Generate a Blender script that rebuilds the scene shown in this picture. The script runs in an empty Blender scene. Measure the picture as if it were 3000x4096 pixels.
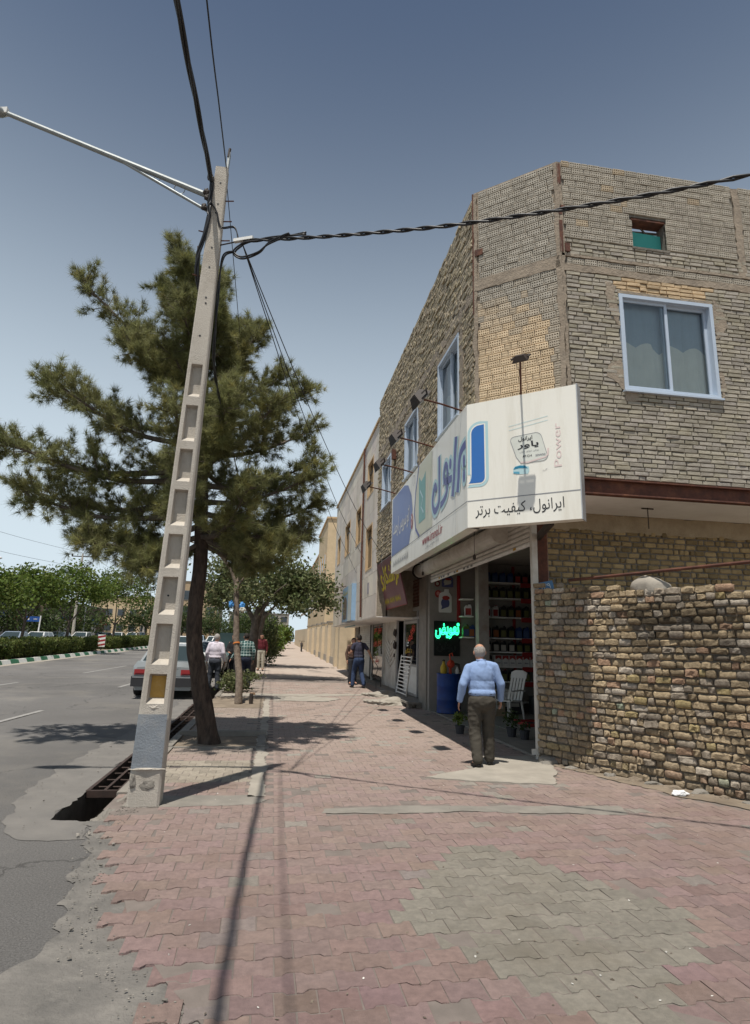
import bpy, bmesh, math, random
import numpy as np
from mathutils import Vector, Matrix, noise
from mathutils.geometry import tessellate_polygon
R = math.radians
random.seed(7)
rng = np.random.default_rng(11)
SC = bpy.context.scene
COL = SC.collection

# ------------------------------------------------------------------ camera
F_PX, YAW, PITCH, ROLL, CAM_H = 2440.0, R(9.0), R(12.2), R(1.46), 1.62
fwd = Vector((math.sin(YAW)*math.cos(PITCH), math.cos(YAW)*math.cos(PITCH), math.sin(PITCH)))
rgt = Vector((math.cos(YAW), -math.sin(YAW), 0)); up = rgt.cross(fwd)
r2 = math.cos(ROLL)*rgt + math.sin(ROLL)*up
u2 = -math.sin(ROLL)*rgt + math.cos(ROLL)*up
cam = bpy.data.cameras.new('camera'); cam.sensor_fit = 'HORIZONTAL'; cam.sensor_width = 36
cam.lens = 36*F_PX/3000; cam.clip_start = .05; cam.clip_end = 4000
camo = bpy.data.objects.new('camera', cam); COL.objects.link(camo)
camo.matrix_world = Matrix(((r2.x, u2.x, -fwd.x, 0), (r2.y, u2.y, -fwd.y, 0), (r2.z, u2.z, -fwd.z, CAM_H), (0, 0, 0, 1)))
SC.camera = camo
def in_view(p, m=1.05):
    q = Vector(p)-Vector((0, 0, CAM_H)); d = q.dot(fwd)
    return d > .1 and abs(q.dot(r2)/d*F_PX) < 1500*m and abs(q.dot(u2)/d*F_PX) < 2048*m

# ------------------------------------------------------------------ sky + sun
SUN = Vector((-.15, -.31, 1)).normalized()
elev = math.asin(SUN.z); az = math.atan2(SUN.x, SUN.y)
SC.world = bpy.data.worlds.new('World'); SC.world.use_nodes = True
nt = SC.world.node_tree
sky = nt.nodes.new('ShaderNodeTexSky'); sky.sky_type = 'NISHITA'; sky.sun_disc = False
sky.sun_elevation = elev; sky.sun_rotation = az
sky.altitude = 500; sky.air_density = 1.0; sky.dust_density = .35; sky.ozone_density = 2.0
bg = nt.nodes['Background']; bg.inputs[1].default_value = .050
# summer dust haze: the sky pales evenly towards the whole horizon
tc = nt.nodes.new('ShaderNodeTexCoord'); sx = nt.nodes.new('ShaderNodeSeparateXYZ'); nt.links.new(tc.outputs['Generated'], sx.inputs[0])
def wm(op, a, b):
    n = nt.nodes.new('ShaderNodeMath'); n.operation = op
    for i, v in enumerate((a, b)):
        if isinstance(v, (int, float)): n.inputs[i].default_value = v
        else: nt.links.new(v, n.inputs[i])
    return n.outputs[0]
hz = wm('MULTIPLY', wm('POWER', 2.718, wm('MULTIPLY', wm('POWER', wm('DIVIDE', wm('MAXIMUM', sx.outputs[2], 0), .52), 2.5), -1)), .95)
hm_ = nt.nodes.new('ShaderNodeMix'); hm_.data_type = 'RGBA'; nt.links.new(hz, hm_.inputs[0]); nt.links.new(sky.outputs[0], hm_.inputs[6]); hm_.inputs[7].default_value = (11.2, 13.0, 14.2, 1)
nt.links.new(hm_.outputs[2], bg.inputs[0])
sl = bpy.data.lights.new('sun', 'SUN'); sl.energy = 4.2; sl.angle = R(.55); sl.color = (1, .95, .87)
so = bpy.data.objects.new('sun', sl); COL.objects.link(so)
so.rotation_euler = SUN.to_track_quat('Z', 'Y').to_euler(); so.location = (0, 0, 30)
vs = SC.view_settings; vs.view_transform = 'Standard'; vs.look = 'None'; vs.exposure = .34; vs.gamma = 1; vs.use_curve_mapping = False
SC.cycles.max_bounces = 6; SC.cycles.diffuse_bounces = 4; SC.cycles.transparent_max_bounces = 12

def gz(y): return .012*min(max(0, y-14), 136)          # the street climbs gently beyond the shop

# ------------------------------------------------------------------ helpers
def link(name, data=None, parent=None, **props):
    o = bpy.data.objects.new(name, data); COL.objects.link(o)
    if parent is not None: o.parent = parent
    for k, v in props.items():
        if v is not None: o[k] = v
    return o
def thing(name, label, cat, loc=(0, 0, 0), rz=0, group=None):
    o = link(name, None, None, label=label, category=cat, group=group)
    o.location = loc; o.rotation_euler = (0, 0, rz); o.empty_display_size = .2
    return o
def tag(o, label, cat, group=None):
    o['label'] = label; o['category'] = cat
    if group: o['group'] = group
    return o
def wmat(o):
    m = Matrix.Identity(4)
    while o is not None:
        m = o.matrix_basis @ m; o = o.parent
    return m
def fast(name, V, Fs, col=None, smooth=False):
    """numpy mesh: V (n,3); Fs one (m,k) array or a list of them; col (faces,3)"""
    if not isinstance(Fs, list): Fs = [Fs]
    Fs = [np.asarray(f, dtype=np.int32) for f in Fs if len(f)]
    me = bpy.data.meshes.new(name); V = np.asarray(V, dtype=np.float32)
    me.vertices.add(len(V)); me.vertices.foreach_set('co', V.ravel())
    idx = np.concatenate([f.ravel() for f in Fs]); tot = np.concatenate([np.full(len(f), f.shape[1], np.int32) for f in Fs])
    start = np.concatenate([[0], np.cumsum(tot)[:-1]]).astype(np.int32)
    me.loops.add(len(idx)); me.loops.foreach_set('vertex_index', idx)
    me.polygons.add(len(tot)); me.polygons.foreach_set('loop_start', start)
    me.update(calc_edges=True)
    c = np.ones((len(tot), 4), np.float32)
    if col is not None: c[:, :3] = col
    a = me.attributes.new('Col', 'FLOAT_COLOR', 'FACE'); a.data.foreach_set('color', c.ravel())
    me.polygons.foreach_set('use_smooth', np.full(len(tot), smooth, bool))
    me.validate(); return me
class G:
    """collects faces in world space; build() makes one mesh object, moved into its parent's space"""
    def __init__(s): s.v = []; s.f = []; s.c = []; s.cur = (1, 1, 1)
    def add(s, vs, fs):
        b = len(s.v); s.v += [tuple(p) for p in vs]
        for f in fs: s.f.append([b+i for i in f]); s.c.append(s.cur)
        return s
    def quad(s, *p): return s.add(p, [list(range(len(p)))])
    def hexa(s, p): return s.add(p, [(3, 2, 1, 0), (4, 5, 6, 7), (0, 1, 5, 4), (1, 2, 6, 5), (2, 3, 7, 6), (3, 0, 4, 7)])
    def box(s, x0, x1, y0, y1, z0, z1):
        return s.hexa([(x0, y0, z0), (x1, y0, z0), (x1, y1, z0), (x0, y1, z0), (x0, y0, z1), (x1, y0, z1), (x1, y1, z1), (x0, y1, z1)])
    def obox(s, c, a, b, d):
        c, a, b, d = map(Vector, (c, a, b, d))
        return s.hexa([c-a-b-d, c+a-b-d, c+a+b-d, c-a+b-d, c-a-b+d, c+a-b+d, c+a+b+d, c-a+b+d])
    def bar(s, p, q, w, h, side=None):
        p, q = Vector(p), Vector(q); t = (q-p); a = t.cross(Vector((0, 0, 1)))
        if a.length < 1e-4: a = Vector((1, 0, 0))
        a = a.normalized() if side is None else Vector(side).normalized()
        b = a.cross(t).normalized()
        return s.obox((p+q)/2, t/2, a*w/2, b*h/2)
    def tube(s, pts, r, n=8, cap=True):
        pts = [Vector(p) for p in pts]; m = len(pts)
        rs = [r]*m if not hasattr(r, '__len__') else r
        up_ = Vector((0, 0, 1)); rings = []
        a = None
        for i, p in enumerate(pts):
            t = (pts[min(i+1, m-1)]-pts[max(i-1, 0)]).normalized()
            if a is None: a = t.orthogonal().normalized()
            else:
                a = a-t*a.dot(t)
                a = a.normalized() if a.length > 1e-5 else t.orthogonal().normalized()
            b = t.cross(a)
            rings.append([p+(a*math.cos(2*math.pi*k/n)+b*math.sin(2*math.pi*k/n))*rs[i] for k in range(n)])
        V = [v for g in rings for v in g]; Fc = []
        for i in range(m-1):
            for k in range(n): Fc.append((i*n+k, i*n+(k+1) % n, (i+1)*n+(k+1) % n, (i+1)*n+k))
        if cap: Fc += [tuple(range(n-1, -1, -1)), tuple(range((m-1)*n, m*n))]
        return s.add(V, Fc)
    def lathe(s, prof, c=(0, 0, 0), n=16):
        c = Vector(c); m = len(prof)
        V = [c+Vector((r*math.cos(2*math.pi*k/n), r*math.sin(2*math.pi*k/n), z)) for r, z in prof for k in range(n)]
        Fc = [(i*n+k, i*n+(k+1) % n, (i+1)*n+(k+1) % n, (i+1)*n+k) for i in range(m-1) for k in range(n)]
        Fc += [tuple(range(n-1, -1, -1)), tuple(range((m-1)*n, m*n))]
        return s.add(V, Fc)
    def ell(s, c, r, n=10, m=7, rot=None):
        c = Vector(c); V = []; Fc = []
        for i in range(m+1):
            th = math.pi*i/m
            for k in range(n):
                p = Vector((r[0]*math.sin(th)*math.cos(2*math.pi*k/n), r[1]*math.sin(th)*math.sin(2*math.pi*k/n), -r[2]*math.cos(th)))
                V.append(c+(rot @ p if rot else p))
        for i in range(m):
            for k in range(n): Fc.append((i*n+k, i*n+(k+1) % n, (i+1)*n+(k+1) % n, (i+1)*n+k))
        return s.add(V, Fc)
    def poly(s, pts, fr, d0=0, d1=None):
        """flat 2-D outline on frame fr (origin,u,v,n); d1 gives thickness"""
        P = [fr(x, y, d0) for x, y in pts]
        tri = tessellate_polygon([[Vector((x, y, 0)) for x, y in pts]])
        b = len(s.v); s.v += [tuple(p) for p in P]
        def area(t): (x0, y0), (x1, y1), (x2, y2) = [pts[i] for i in t]; return (x1-x0)*(y2-y0)-(x2-x0)*(y1-y0)
        for t in tri:
            t = t if area(t) > 0 else t[::-1]
            s.f.append([b+i for i in t]); s.c.append(s.cur)
        if d1 is not None:
            n = len(pts); A = sum(pts[i][0]*pts[(i+1) % n][1]-pts[(i+1) % n][0]*pts[i][1] for i in range(n))
            Q = [fr(x, y, d1) for x, y in pts]; b2 = len(s.v); s.v += [tuple(p) for p in Q]
            for i in range(n):
                j = (i+1) % n; f = [b+i, b2+i, b2+j, b+j]
                s.f.append(f if A > 0 else f[::-1]); s.c.append(s.cur)
        return s
    def stroke(s, pts, w, fr, d0=0, taper=None):
        pts = [Vector((p[0], p[1])) for p in pts]; L = []; Rr = []
        for i, p in enumerate(pts):
            t = (pts[min(i+1, len(pts)-1)]-pts[max(i-1, 0)]).normalized(); nn = Vector((-t.y, t.x))
            ww = (w if taper is None else w*taper[i])/2
            L.append(p+nn*ww); Rr.append(p-nn*ww)
        for i in range(len(pts)-1):
            s.quad(fr(*Rr[i], d0), fr(*Rr[i+1], d0), fr(*L[i+1], d0), fr(*L[i], d0))
        return s
    def build(s, name, mat, parent=None, smooth=False, bevel=0, **props):
        if bevel and len(s.v) < 20000:
            bm = bmesh.new(); vv = [bm.verts.new(p) for p in s.v]
            for f in s.f:
                try: bm.faces.new([vv[i] for i in f])
                except ValueError: pass
            ed = [e for e in bm.edges if len(e.link_faces) == 2 and e.calc_face_angle(0) > .6]
            bmesh.ops.bevel(bm, geom=ed, offset=bevel, segments=2, profile=.6, affect='EDGES')
            me = bpy.data.meshes.new(name); bm.to_mesh(me); bm.free()
            a = me.attributes.new('Col', 'FLOAT_COLOR', 'FACE'); a.data.foreach_set('color', np.ones(len(me.polygons)*4, np.float32))
        else:
            me = bpy.data.meshes.new(name); me.from_pydata(s.v, [], s.f)
            a = me.attributes.new('Col', 'FLOAT_COLOR', 'FACE')
            a.data.foreach_set('color', np.array([tuple(c)+(1,) for c in s.c], np.float32).ravel())
        if smooth: me.polygons.foreach_set('use_smooth', np.ones(len(me.polygons), bool))
        if parent is not None: me.transform(wmat(parent).inverted())
        me.materials.append(mat); me.update()
        return link(name, me, parent, **props)
def addmesh(name, me, mat, parent=None, **props):
    if parent is not None: me.transform(wmat(parent).inverted())
    if mat is not None and not me.materials: me.materials.append(mat)
    return link(name, me, parent, **props)
def copy_tree(o, parent=None):
    c = o.copy(); COL.objects.link(c); c.parent = parent
    for ch in [x for x in KIDS.get(o.name, [])] or list(o.children): copy_tree(ch, c)
    return c
KIDS = {}
def frame(o, u, n, z0=0):
    o, u, n = Vector((o[0], o[1], 0)), Vector((u[0], u[1], 0)).normalized(), Vector((n[0], n[1], 0)).normalized()
    return lambda x, z, d=0: o+u*x+n*d+Vector((0, 0, z0+z))

# ------------------------------------------------------------------ materials
def mat(name, c, c2=None, s=5, rough=.85, bump=.15, bs=40, metal=0, spec=.25, stain=None, stain_s=.8, stain_amt=.5, emit=0, coat=0, detail=6, stretch=None):
    """colour c mixed with c2 by noise, times the face colour and the object's colour, plus stains and fine bump"""
    m = bpy.data.materials.new(name); m.use_nodes = True; N = m.node_tree.nodes; L = m.node_tree.links
    b = N['Principled BSDF']; b.inputs['Roughness'].default_value = rough; b.inputs['Metallic'].default_value = metal
    b.inputs['Specular IOR Level'].default_value = spec
    if coat: b.inputs['Coat Weight'].default_value = coat; b.inputs['Coat Roughness'].default_value = .06
    geo = N.new('ShaderNodeNewGeometry'); pos = geo.outputs['Position']
    if stretch:
        vm_ = N.new('ShaderNodeVectorMath'); vm_.operation = 'MULTIPLY'; vm_.inputs[1].default_value = (1, 1, stretch); L.new(pos, vm_.inputs[0]); pos = vm_.outputs[0]
    def nz(sc, det=detail, rg=.6):
        n = N.new('ShaderNodeTexNoise'); n.inputs['Scale'].default_value = sc; n.inputs['Detail'].default_value = det
        n.inputs['Roughness'].default_value = rg; L.new(pos, n.inputs['Vector']); return n
    def ramp(src, a, z):
        r = N.new('ShaderNodeMapRange'); r.inputs['From Min'].default_value = a; r.inputs['From Max'].default_value = z; L.new(src, r.inputs['Value']); return r.outputs[0]
    def mix(bt, f, a, z):
        x = N.new('ShaderNodeMix'); x.data_type = 'RGBA'; x.blend_type = bt
        for i, val in ((0, f), (6, a), (7, z)):
            if isinstance(val, (int, float)): x.inputs[i].default_value = val
            elif isinstance(val, tuple): x.inputs[i].default_value = val+(1,)
            else: L.new(val, x.inputs[i])
        return x.outputs[2]
    c2 = c2 or tuple(v*.82 for v in c)
    base = mix('MIX', ramp(nz(s).outputs[0], .32, .68), tuple(c), tuple(c2))
    if stain: base = mix('MIX', ramp(nz(stain_s, 8, .7).outputs[0], .5, .72), base, mix('MIX', stain_amt, base, tuple(stain)))
    at = N.new('ShaderNodeAttribute'); at.attribute_name = 'Col'
    oi = N.new('ShaderNodeObjectInfo')
    base = mix('MULTIPLY', 1.0, base, at.outputs['Color']); base = mix('MULTIPLY', 1.0, base, oi.outputs['Color'])
    L.new(base, b.inputs['Base Color'])
    if bump:
        bp = N.new('ShaderNodeBump'); bp.inputs['Strength'].default_value = bump; bp.inputs['Distance'].default_value = .02
        L.new(nz(bs, 8, .65).outputs[0], bp.inputs['Height']); L.new(bp.outputs[0], b.inputs['Normal'])
    if emit:
        L.new(base, b.inputs['Emission Color']); b.inputs['Emission Strength'].default_value = emit
    return m
def glass(name, tint=(.8, .88, .9), refl=.9):
    m = bpy.data.materials.new(name); m.use_nodes = True; N = m.node_tree.nodes; L = m.node_tree.links
    N.clear(); o = N.new('ShaderNodeOutputMaterial'); t = N.new('ShaderNodeBsdfTransparent'); g = N.new('ShaderNodeBsdfGlossy')
    t.inputs[0].default_value = tint+(1,); g.inputs['Roughness'].default_value = .02
    f = N.new('ShaderNodeFresnel'); f.inputs[0].default_value = 1.5
    mr = N.new('ShaderNodeMath'); mr.operation = 'MULTIPLY_ADD'; mr.inputs[1].default_value = refl; mr.inputs[2].default_value = .06; mr.use_clamp = True
    L.new(f.outputs[0], mr.inputs[0]); x = N.new('ShaderNodeMixShader'); L.new(mr.outputs[0], x.inputs[0])
    L.new(t.outputs[0], x.inputs[1]); L.new(g.outputs[0], x.inputs[2]); L.new(x.outputs[0], o.inputs[0])
    return m
def leafmat(name, c, c2, trans=.35):
    m = bpy.data.materials.new(name); m.use_nodes = True; N = m.node_tree.nodes; L = m.node_tree.links
    b = N['Principled BSDF']; b.inputs['Roughness'].default_value = .6; b.inputs['Specular IOR Level'].default_value = .25
    at = N.new('ShaderNodeAttribute'); at.attribute_name = 'Col'
    geo = N.new('ShaderNodeNewGeometry'); n = N.new('ShaderNodeTexNoise'); n.inputs['Scale'].default_value = 1.1; n.inputs['Detail'].default_value = 3
    L.new(geo.outputs['Position'], n.inputs['Vector'])
    x = N.new('ShaderNodeMix'); x.data_type = 'RGBA'; x.inputs[6].default_value = c+(1,); x.inputs[7].default_value = c2+(1,)
    r = N.new('ShaderNodeMapRange'); r.inputs[1].default_value = .35; r.inputs[2].default_value = .65; L.new(n.outputs[0], r.inputs[0]); L.new(r.outputs[0], x.inputs[0])
    y = N.new('ShaderNodeMix'); y.data_type = 'RGBA'; y.blend_type = 'MULTIPLY'; y.inputs[0].default_value = 1
    L.new(x.outputs[2], y.inputs[6]); L.new(at.outputs['Color'], y.inputs[7]); L.new(y.outputs[2], b.inputs['Base Color'])
    tr = N.new('ShaderNodeBsdfTranslucent'); L.new(y.outputs[2], tr.inputs[0])
    ms = N.new('ShaderNodeMixShader'); ms.inputs[0].default_value = trans
    L.new(b.outputs[0], ms.inputs[1]); L.new(tr.outputs[0], ms.inputs[2]); L.new(ms.outputs[0], N['Material Output'].inputs[0])
    return m
MT = dict(
    asphalt=mat('asphalt', (.195, .186, .176), (.105, .10, .095), 75, .92, .8, 120, stain=(.25, .23, .20), stain_s=.35, stain_amt=.8),
    sand=mat('joint_sand', (.205, .172, .152), (.15, .128, .112), 6, .95, .4, 120),
    soil=mat('soil', (.27, .22, .165), (.17, .135, .10), 3, .97, .8, 50, stain=(.12, .10, .08), stain_s=2),
    concrete=mat('concrete', (.255, .232, .20), (.185, .17, .148), 3.5, .92, .5, 45, stain=(.16, .15, .13), stain_s=1.7, stain_amt=.7),
    pale_concrete=mat('pale_concrete', (.36, .325, .275), (.28, .255, .215), 4, .9, .4, 60, stain=(.22, .20, .17), stain_s=1.2, stain_amt=.5),
    paver=mat('paver', (1.06, 1.05, 1.04), (.78, .78, .78), 26, .92, .6, 150, stain=(.66, .62, .56), stain_s=.9, stain_amt=.7),
    far_paver=mat('far_paver', (.40, .325, .27), (.34, .28, .235), 5, .9, .2, 60, stain=(.45, .40, .34), stain_s=.5, stain_amt=.8),
    brick=mat('brick', (1, 1, 1), (.78, .77, .75), 14, .93, .5, 70, stain=(.50, .48, .45), stain_s=1.5, stain_amt=.40),
    rough_brick=mat('rough_brick', (1.05, 1.03, 1), (.55, .53, .50), 24, .95, 1.0, 48, stain=(.36, .34, .32), stain_s=2.2, stain_amt=.55),
    mortar=mat('mortar', (.36, .31, .24), (.24, .205, .16), 7, .97, .9, 30, stain=(.16, .14, .12), stain_s=1.3),
    mud=mat('mud_mortar', (.34, .28, .215), (.24, .20, .158), 6, .97, 1.0, 24, stain=(.24, .19, .14), stain_s=2.4, stain_amt=.6),
    dark_mortar=mat('dark_mortar', (.20, .178, .15), (.13, .118, .10), 8, .97, .9, 30),
    rust=mat('rust', (.13, .052, .034), (.07, .034, .026), 9, .8, .3, 60, stain=(.25, .11, .06), stain_s=4, stain_amt=.6),
    plaster=mat('white_plaster', (.80, .78, .73), (.74, .72, .67), 3, .9, .1, 20, stain=(.55, .5, .43), stain_s=1.4, stain_amt=.35),
    brown_plaster=mat('brown_plaster', (.40, .33, .23), (.31, .25, .17), 6, .95, .7, 30),
    sign_white=mat('sign_white', (.84, .82, .74), (.82, .80, .72), 1.2, .38, 0, spec=.4, stain=(.62, .58, .48), stain_s=4, stain_amt=.5, stretch=.12),
    sign_cream=mat('sign_cream', (.62, .60, .44), (.57, .56, .42), 1.2, .4, 0, spec=.4),
    sign_blue=mat('sign_blue', (.035, .16, .47), (.04, .15, .43), 2, .4, 0, spec=.4),
    sign_navy=mat('sign_navy', (.075, .085, .30), (.085, .095, .28), 2, .4, 0, spec=.4),
    sign_fade=mat('sign_faded_blue', (.115, .165, .38), (.15, .19, .37), .9, .42, 0, spec=.4),
    sign_cyan=mat('sign_pale_cyan', (.42, .62, .66), (.46, .64, .66), 2, .4, 0, spec=.4),
    sign_teal=mat('sign_teal', (.10, .31, .29), (.16, .37, .33), 5, .4, 0, spec=.4),
    sign_pink=mat('sign_pale_pink', (.78, .64, .61), None, 2, .4, 0),
    sign_red=mat('sign_red', (.35, .035, .04), None, 2, .4, 0),
    sign_grey=mat('sign_grey_print', (.30, .31, .33), None, 3, .5, 0),
    black=mat('black_print', (.025, .027, .032), None, 3, .5, 0),
    white=mat('white_paint', (.78, .78, .75), (.70, .69, .66), 4, .6, .05, 30, stain=(.5, .46, .4), stain_s=2, stain_amt=.4),
    dirty_white=mat('dirty_white_steel', (.60, .58, .53), (.48, .45, .40), 3, .55, .1, 40, stain=(.30, .24, .18), stain_s=2.5, stain_amt=.6),
    pvc=mat('window_frame', (.46, .53, .62), (.42, .49, .58), 3, .4, .02, 20, spec=.4),
    alu=mat('aluminium', (.5, .5, .5), (.42, .42, .42), 5, .4, .03, 30, metal=.6),
    galv=mat('galvanised_steel', (.33, .35, .35), (.26, .28, .28), 8, .5, .08, 40, metal=.5),
    dark_metal=mat('dark_metal', (.035, .03, .028), (.055, .04, .032), 7, .6, .1, 30),
    cable=mat('black_cable', (.014, .014, .016), (.022, .022, .024), 9, .42, .05, 40, spec=.4),
    pole=mat('pole_concrete', (.52, .475, .41), (.44, .40, .345), 3, .93, .6, 90, stain=(.30, .26, .21), stain_s=2.6, stain_amt=.55),
    pole_grey=mat('grey_pole_paint', (.235, .26, .285), (.20, .22, .24), 6, .75, .4, 50, stain=(.33, .32, .30), stain_s=7, stain_amt=.5),
    pole_ochre=mat('ochre_pole_paint', (.50, .30, .075), (.42, .25, .07), 5, .8, .35, 50, stain=(.55, .42, .25), stain_s=9, stain_amt=.6),
    bark=mat('pine_bark', (.085, .060, .046), (.030, .023, .019), 22, .97, 1.0, 34, stain=(.13, .10, .08), stain_s=9, stretch=.28),
    pale_bark=mat('pale_bark', (.27, .215, .165), (.13, .10, .08), 12, .95, .8, 30),
    grey_bark=mat('grey_bark', (.16, .13, .105), (.08, .066, .055), 10, .95, .8, 30),
    drum=mat('blue_drum', (.012, .045, .20), (.010, .035, .15), 6, .5, .1, 30, stain=(.05, .05, .09), stain_s=3),
    skin=mat('skin', (.44, .24, .16), (.40, .21, .14), 9, .6, .1, 60),
    hair_grey=mat('grey_hair', (.42, .39, .36), (.24, .22, .20), 60, .9, .8, 120),
    hair_dark=mat('dark_hair', (.018, .014, .012), (.03, .024, .02), 60, .8, .6, 120),
    pane=glass('clear_pane'), dark_pane=glass('tinted_pane', (.25, .3, .3)),
    interior=mat('interior_wall', (.26, .24, .215), (.21, .195, .175), 3, .9, .1, 20),
    floor_tile=mat('floor_tile', (.22, .205, .185), (.17, .16, .145), 4, .5, .05, 30),
)
# asphalt: tyre-darkened lanes of noise and fine cracks
am = MT['asphalt'].node_tree; pb_ = am.nodes['Principled BSDF']; src = pb_.inputs['Base Color'].links[0].from_socket
ge = am.nodes.new('ShaderNodeNewGeometry'); wn = am.nodes.new('ShaderNodeTexNoise'); wn.inputs['Scale'].default_value = 1.3; wn.inputs['Detail'].default_value = 5; am.links.new(ge.outputs['Position'], wn.inputs['Vector'])
vm = am.nodes.new('ShaderNodeVectorMath'); vm.operation = 'MULTIPLY_ADD'; am.links.new(wn.outputs['Color'], vm.inputs[0]); vm.inputs[1].default_value = (1.6, 1.6, 0); am.links.new(ge.outputs['Position'], vm.inputs[2])
vo = am.nodes.new('ShaderNodeTexVoronoi'); vo.feature = 'DISTANCE_TO_EDGE'; vo.inputs['Scale'].default_value = .28; am.links.new(vm.outputs[0], vo.inputs['Vector'])
mr_ = am.nodes.new('ShaderNodeMapRange'); mr_.inputs[1].default_value = .0; mr_.inputs[2].default_value = .006; mr_.inputs[3].default_value = .55; mr_.inputs[4].default_value = 1; am.links.new(vo.outputs[0], mr_.inputs[0])
n2 = am.nodes.new('ShaderNodeTexNoise'); n2.inputs['Scale'].default_value = .22; n2.inputs['Detail'].default_value = 7; am.links.new(ge.outputs['Position'], n2.inputs['Vector'])
m2 = am.nodes.new('ShaderNodeMapRange'); m2.inputs[1].default_value = .35; m2.inputs[2].default_value = .65; m2.inputs[3].default_value = .78; m2.inputs[4].default_value = 1.12; am.links.new(n2.outputs[0], m2.inputs[0])
ml = am.nodes.new('ShaderNodeMath'); ml.operation = 'MULTIPLY'; am.links.new(mr_.outputs[0], ml.inputs[0]); am.links.new(m2.outputs[0], ml.inputs[1])
sc_ = am.nodes.new('ShaderNodeVectorMath'); sc_.operation = 'SCALE'; am.links.new(src, sc_.inputs[0]); am.links.new(ml.outputs[0], sc_.inputs['Scale']); am.links.new(sc_.outputs[0], pb_.inputs['Base Color'])
def paint(name, c, rough=.5, **k):
    if name not in MT: MT[name] = mat(name, c, tuple(v*.9 for v in c), k.pop('s', 4), rough, k.pop('bump', .05), 40, **k)
    return MT[name]

# ------------------------------------------------------------------ lettering (joined Persian forms)
_AR = {'ا': 'FE8D FE8E 0 0', 'آ': 'FE81 FE82 0 0', 'ب': 'FE8F FE90 FE91 FE92', 'پ': 'FB56 FB57 FB58 FB59', 'ت': 'FE95 FE96 FE97 FE98', 'ج': 'FE9D FE9E FE9F FEA0',
       'خ': 'FEA5 FEA6 FEA7 FEA8', 'د': 'FEA9 FEAA 0 0', 'ر': 'FEAD FEAE 0 0', 'ز': 'FEAF FEB0 0 0', 'س': 'FEB1 FEB2 FEB3 FEB4', 'ش': 'FEB5 FEB6 FEB7 FEB8',
       'ض': 'FEBD FEBE FEBF FEC0', 'ع': 'FEC9 FECA FECB FECC', 'غ': 'FECD FECE FECF FED0', 'ف': 'FED1 FED2 FED3 FED4', 'ک': 'FB8E FB8F FB90 FB91',
       'ل': 'FEDD FEDE FEDF FEE0', 'م': 'FEE1 FEE2 FEE3 FEE4', 'ن': 'FEE5 FEE6 FEE7 FEE8', 'و': 'FEED FEEE 0 0', 'ه': 'FEE9 FEEA FEEB FEEC', 'ی': 'FBFC FBFD FBFE FBFF'}
def shape(t):
    out = []
    for i, ch in enumerate(t):
        if ch not in _AR: out.append(ch); continue
        fm = [int(x, 16) for x in _AR[ch].split()]
        prev = i > 0 and t[i-1] in _AR and _AR[t[i-1]].split()[2] != '0'
        nxt = i+1 < len(t) and t[i+1] in _AR and fm[2] != 0
        out.append(chr(fm[3] if prev and nxt else fm[1] if prev else fm[2] if nxt else fm[0]))
    return ''.join(reversed(out))
def lettering(text, name, m, fr, x0, y0, w, h, parent=None, d=.004, persian=True, bold=0, vertical=False, thick=.002):
    """flat raised lettering fitted into the box x0..x0+w, y0..y0+h of frame fr"""
    cu = bpy.data.curves.new(name, 'FONT'); cu.body = shape(text) if persian else text; cu.resolution_u = 3
    cu.offset = bold; cu.size = 1
    ob = bpy.data.objects.new(name, cu); COL.objects.link(ob)
    me = bpy.data.meshes.new_from_object(ob.evaluated_get(bpy.context.evaluated_depsgraph_get()))
    bpy.data.objects.remove(ob); bpy.data.curves.remove(cu)
    if not len(me.vertices): return None
    P = np.array([v.co[:2] for v in me.vertices]); lo, hi = P.min(0), P.max(0); P = (P-lo)/np.maximum(hi-lo, 1e-6)
    for v, p in zip(me.vertices, P):
        q = (x0+p[0]*w, y0+p[1]*h) if not vertical else (x0+(1-p[1])*w, y0+p[0]*h)
        v.co = fr(q[0], q[1], d)
    a = me.attributes.new('Col', 'FLOAT_COLOR', 'FACE'); a.data.foreach_set('color', np.ones(len(me.polygons)*4, np.float32))
    me.materials.clear(); me.materials.append(m); me.update()
    return addmesh(name, me, m, parent)

# ================================================================== GROUND
def strip(g, xa, xb, y0, y1, dz, skew=0):
    ys = sorted({y0, y1} | {y for y in (14, 150) if y0 < y < y1})
    for a, b in zip(ys, ys[1:]):
        g.quad((xa, a, gz(a)+dz), (xb, a, gz(a)+dz), (xb, b, gz(b)+dz), (xa, b, gz(b)+dz))
    return g
def inside(p, poly):
    x, y = p; c = False; n = len(poly)
    for i in range(n):
        (x0, y0), (x1, y1) = poly[i], poly[i-1]
        if (y0 > y) != (y1 > y) and x < (x1-x0)*(y-y0)/(y1-y0)+x0: c = not c
    return c
def ragged(pts, step=.12, amp=.03, seed=1):
    rd = random.Random(seed); out = []
    for i in range(len(pts)):
        a, b = Vector(pts[i]), Vector(pts[(i+1) % len(pts)]); n = max(1, int((b-a).length/(step*.5)))
        for k in range(n):
            p = a+(b-a)*k/n; w = Vector((p.x*3.1+seed*7.7, p.y*3.1, 0)); o = noise.noise_vector(w)*1.1+noise.noise_vector(w*3.7)*.6
            out.append((p.x+o.x*amp*1.5+rd.uniform(-.12, .12)*amp, p.y+o.y*amp*1.5+rd.uniform(-.12, .12)*amp))
    return out
def patch(name, pts, m, dz, amp=.03, seed=1, step=.12, thick=0):
    P = ragged(pts, step, amp, seed)
    g = G().poly(P, lambda x, y, d=0: Vector((x, y, gz(y)+d)), dz, dz-.03 if thick else None)
    return g.build(name, m, kind='structure')
g = G()
strip(g, -1500, -1.88, -300, 2500, -.02); strip(g, -1.52, 1500, -300, 2500, -.02)
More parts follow.
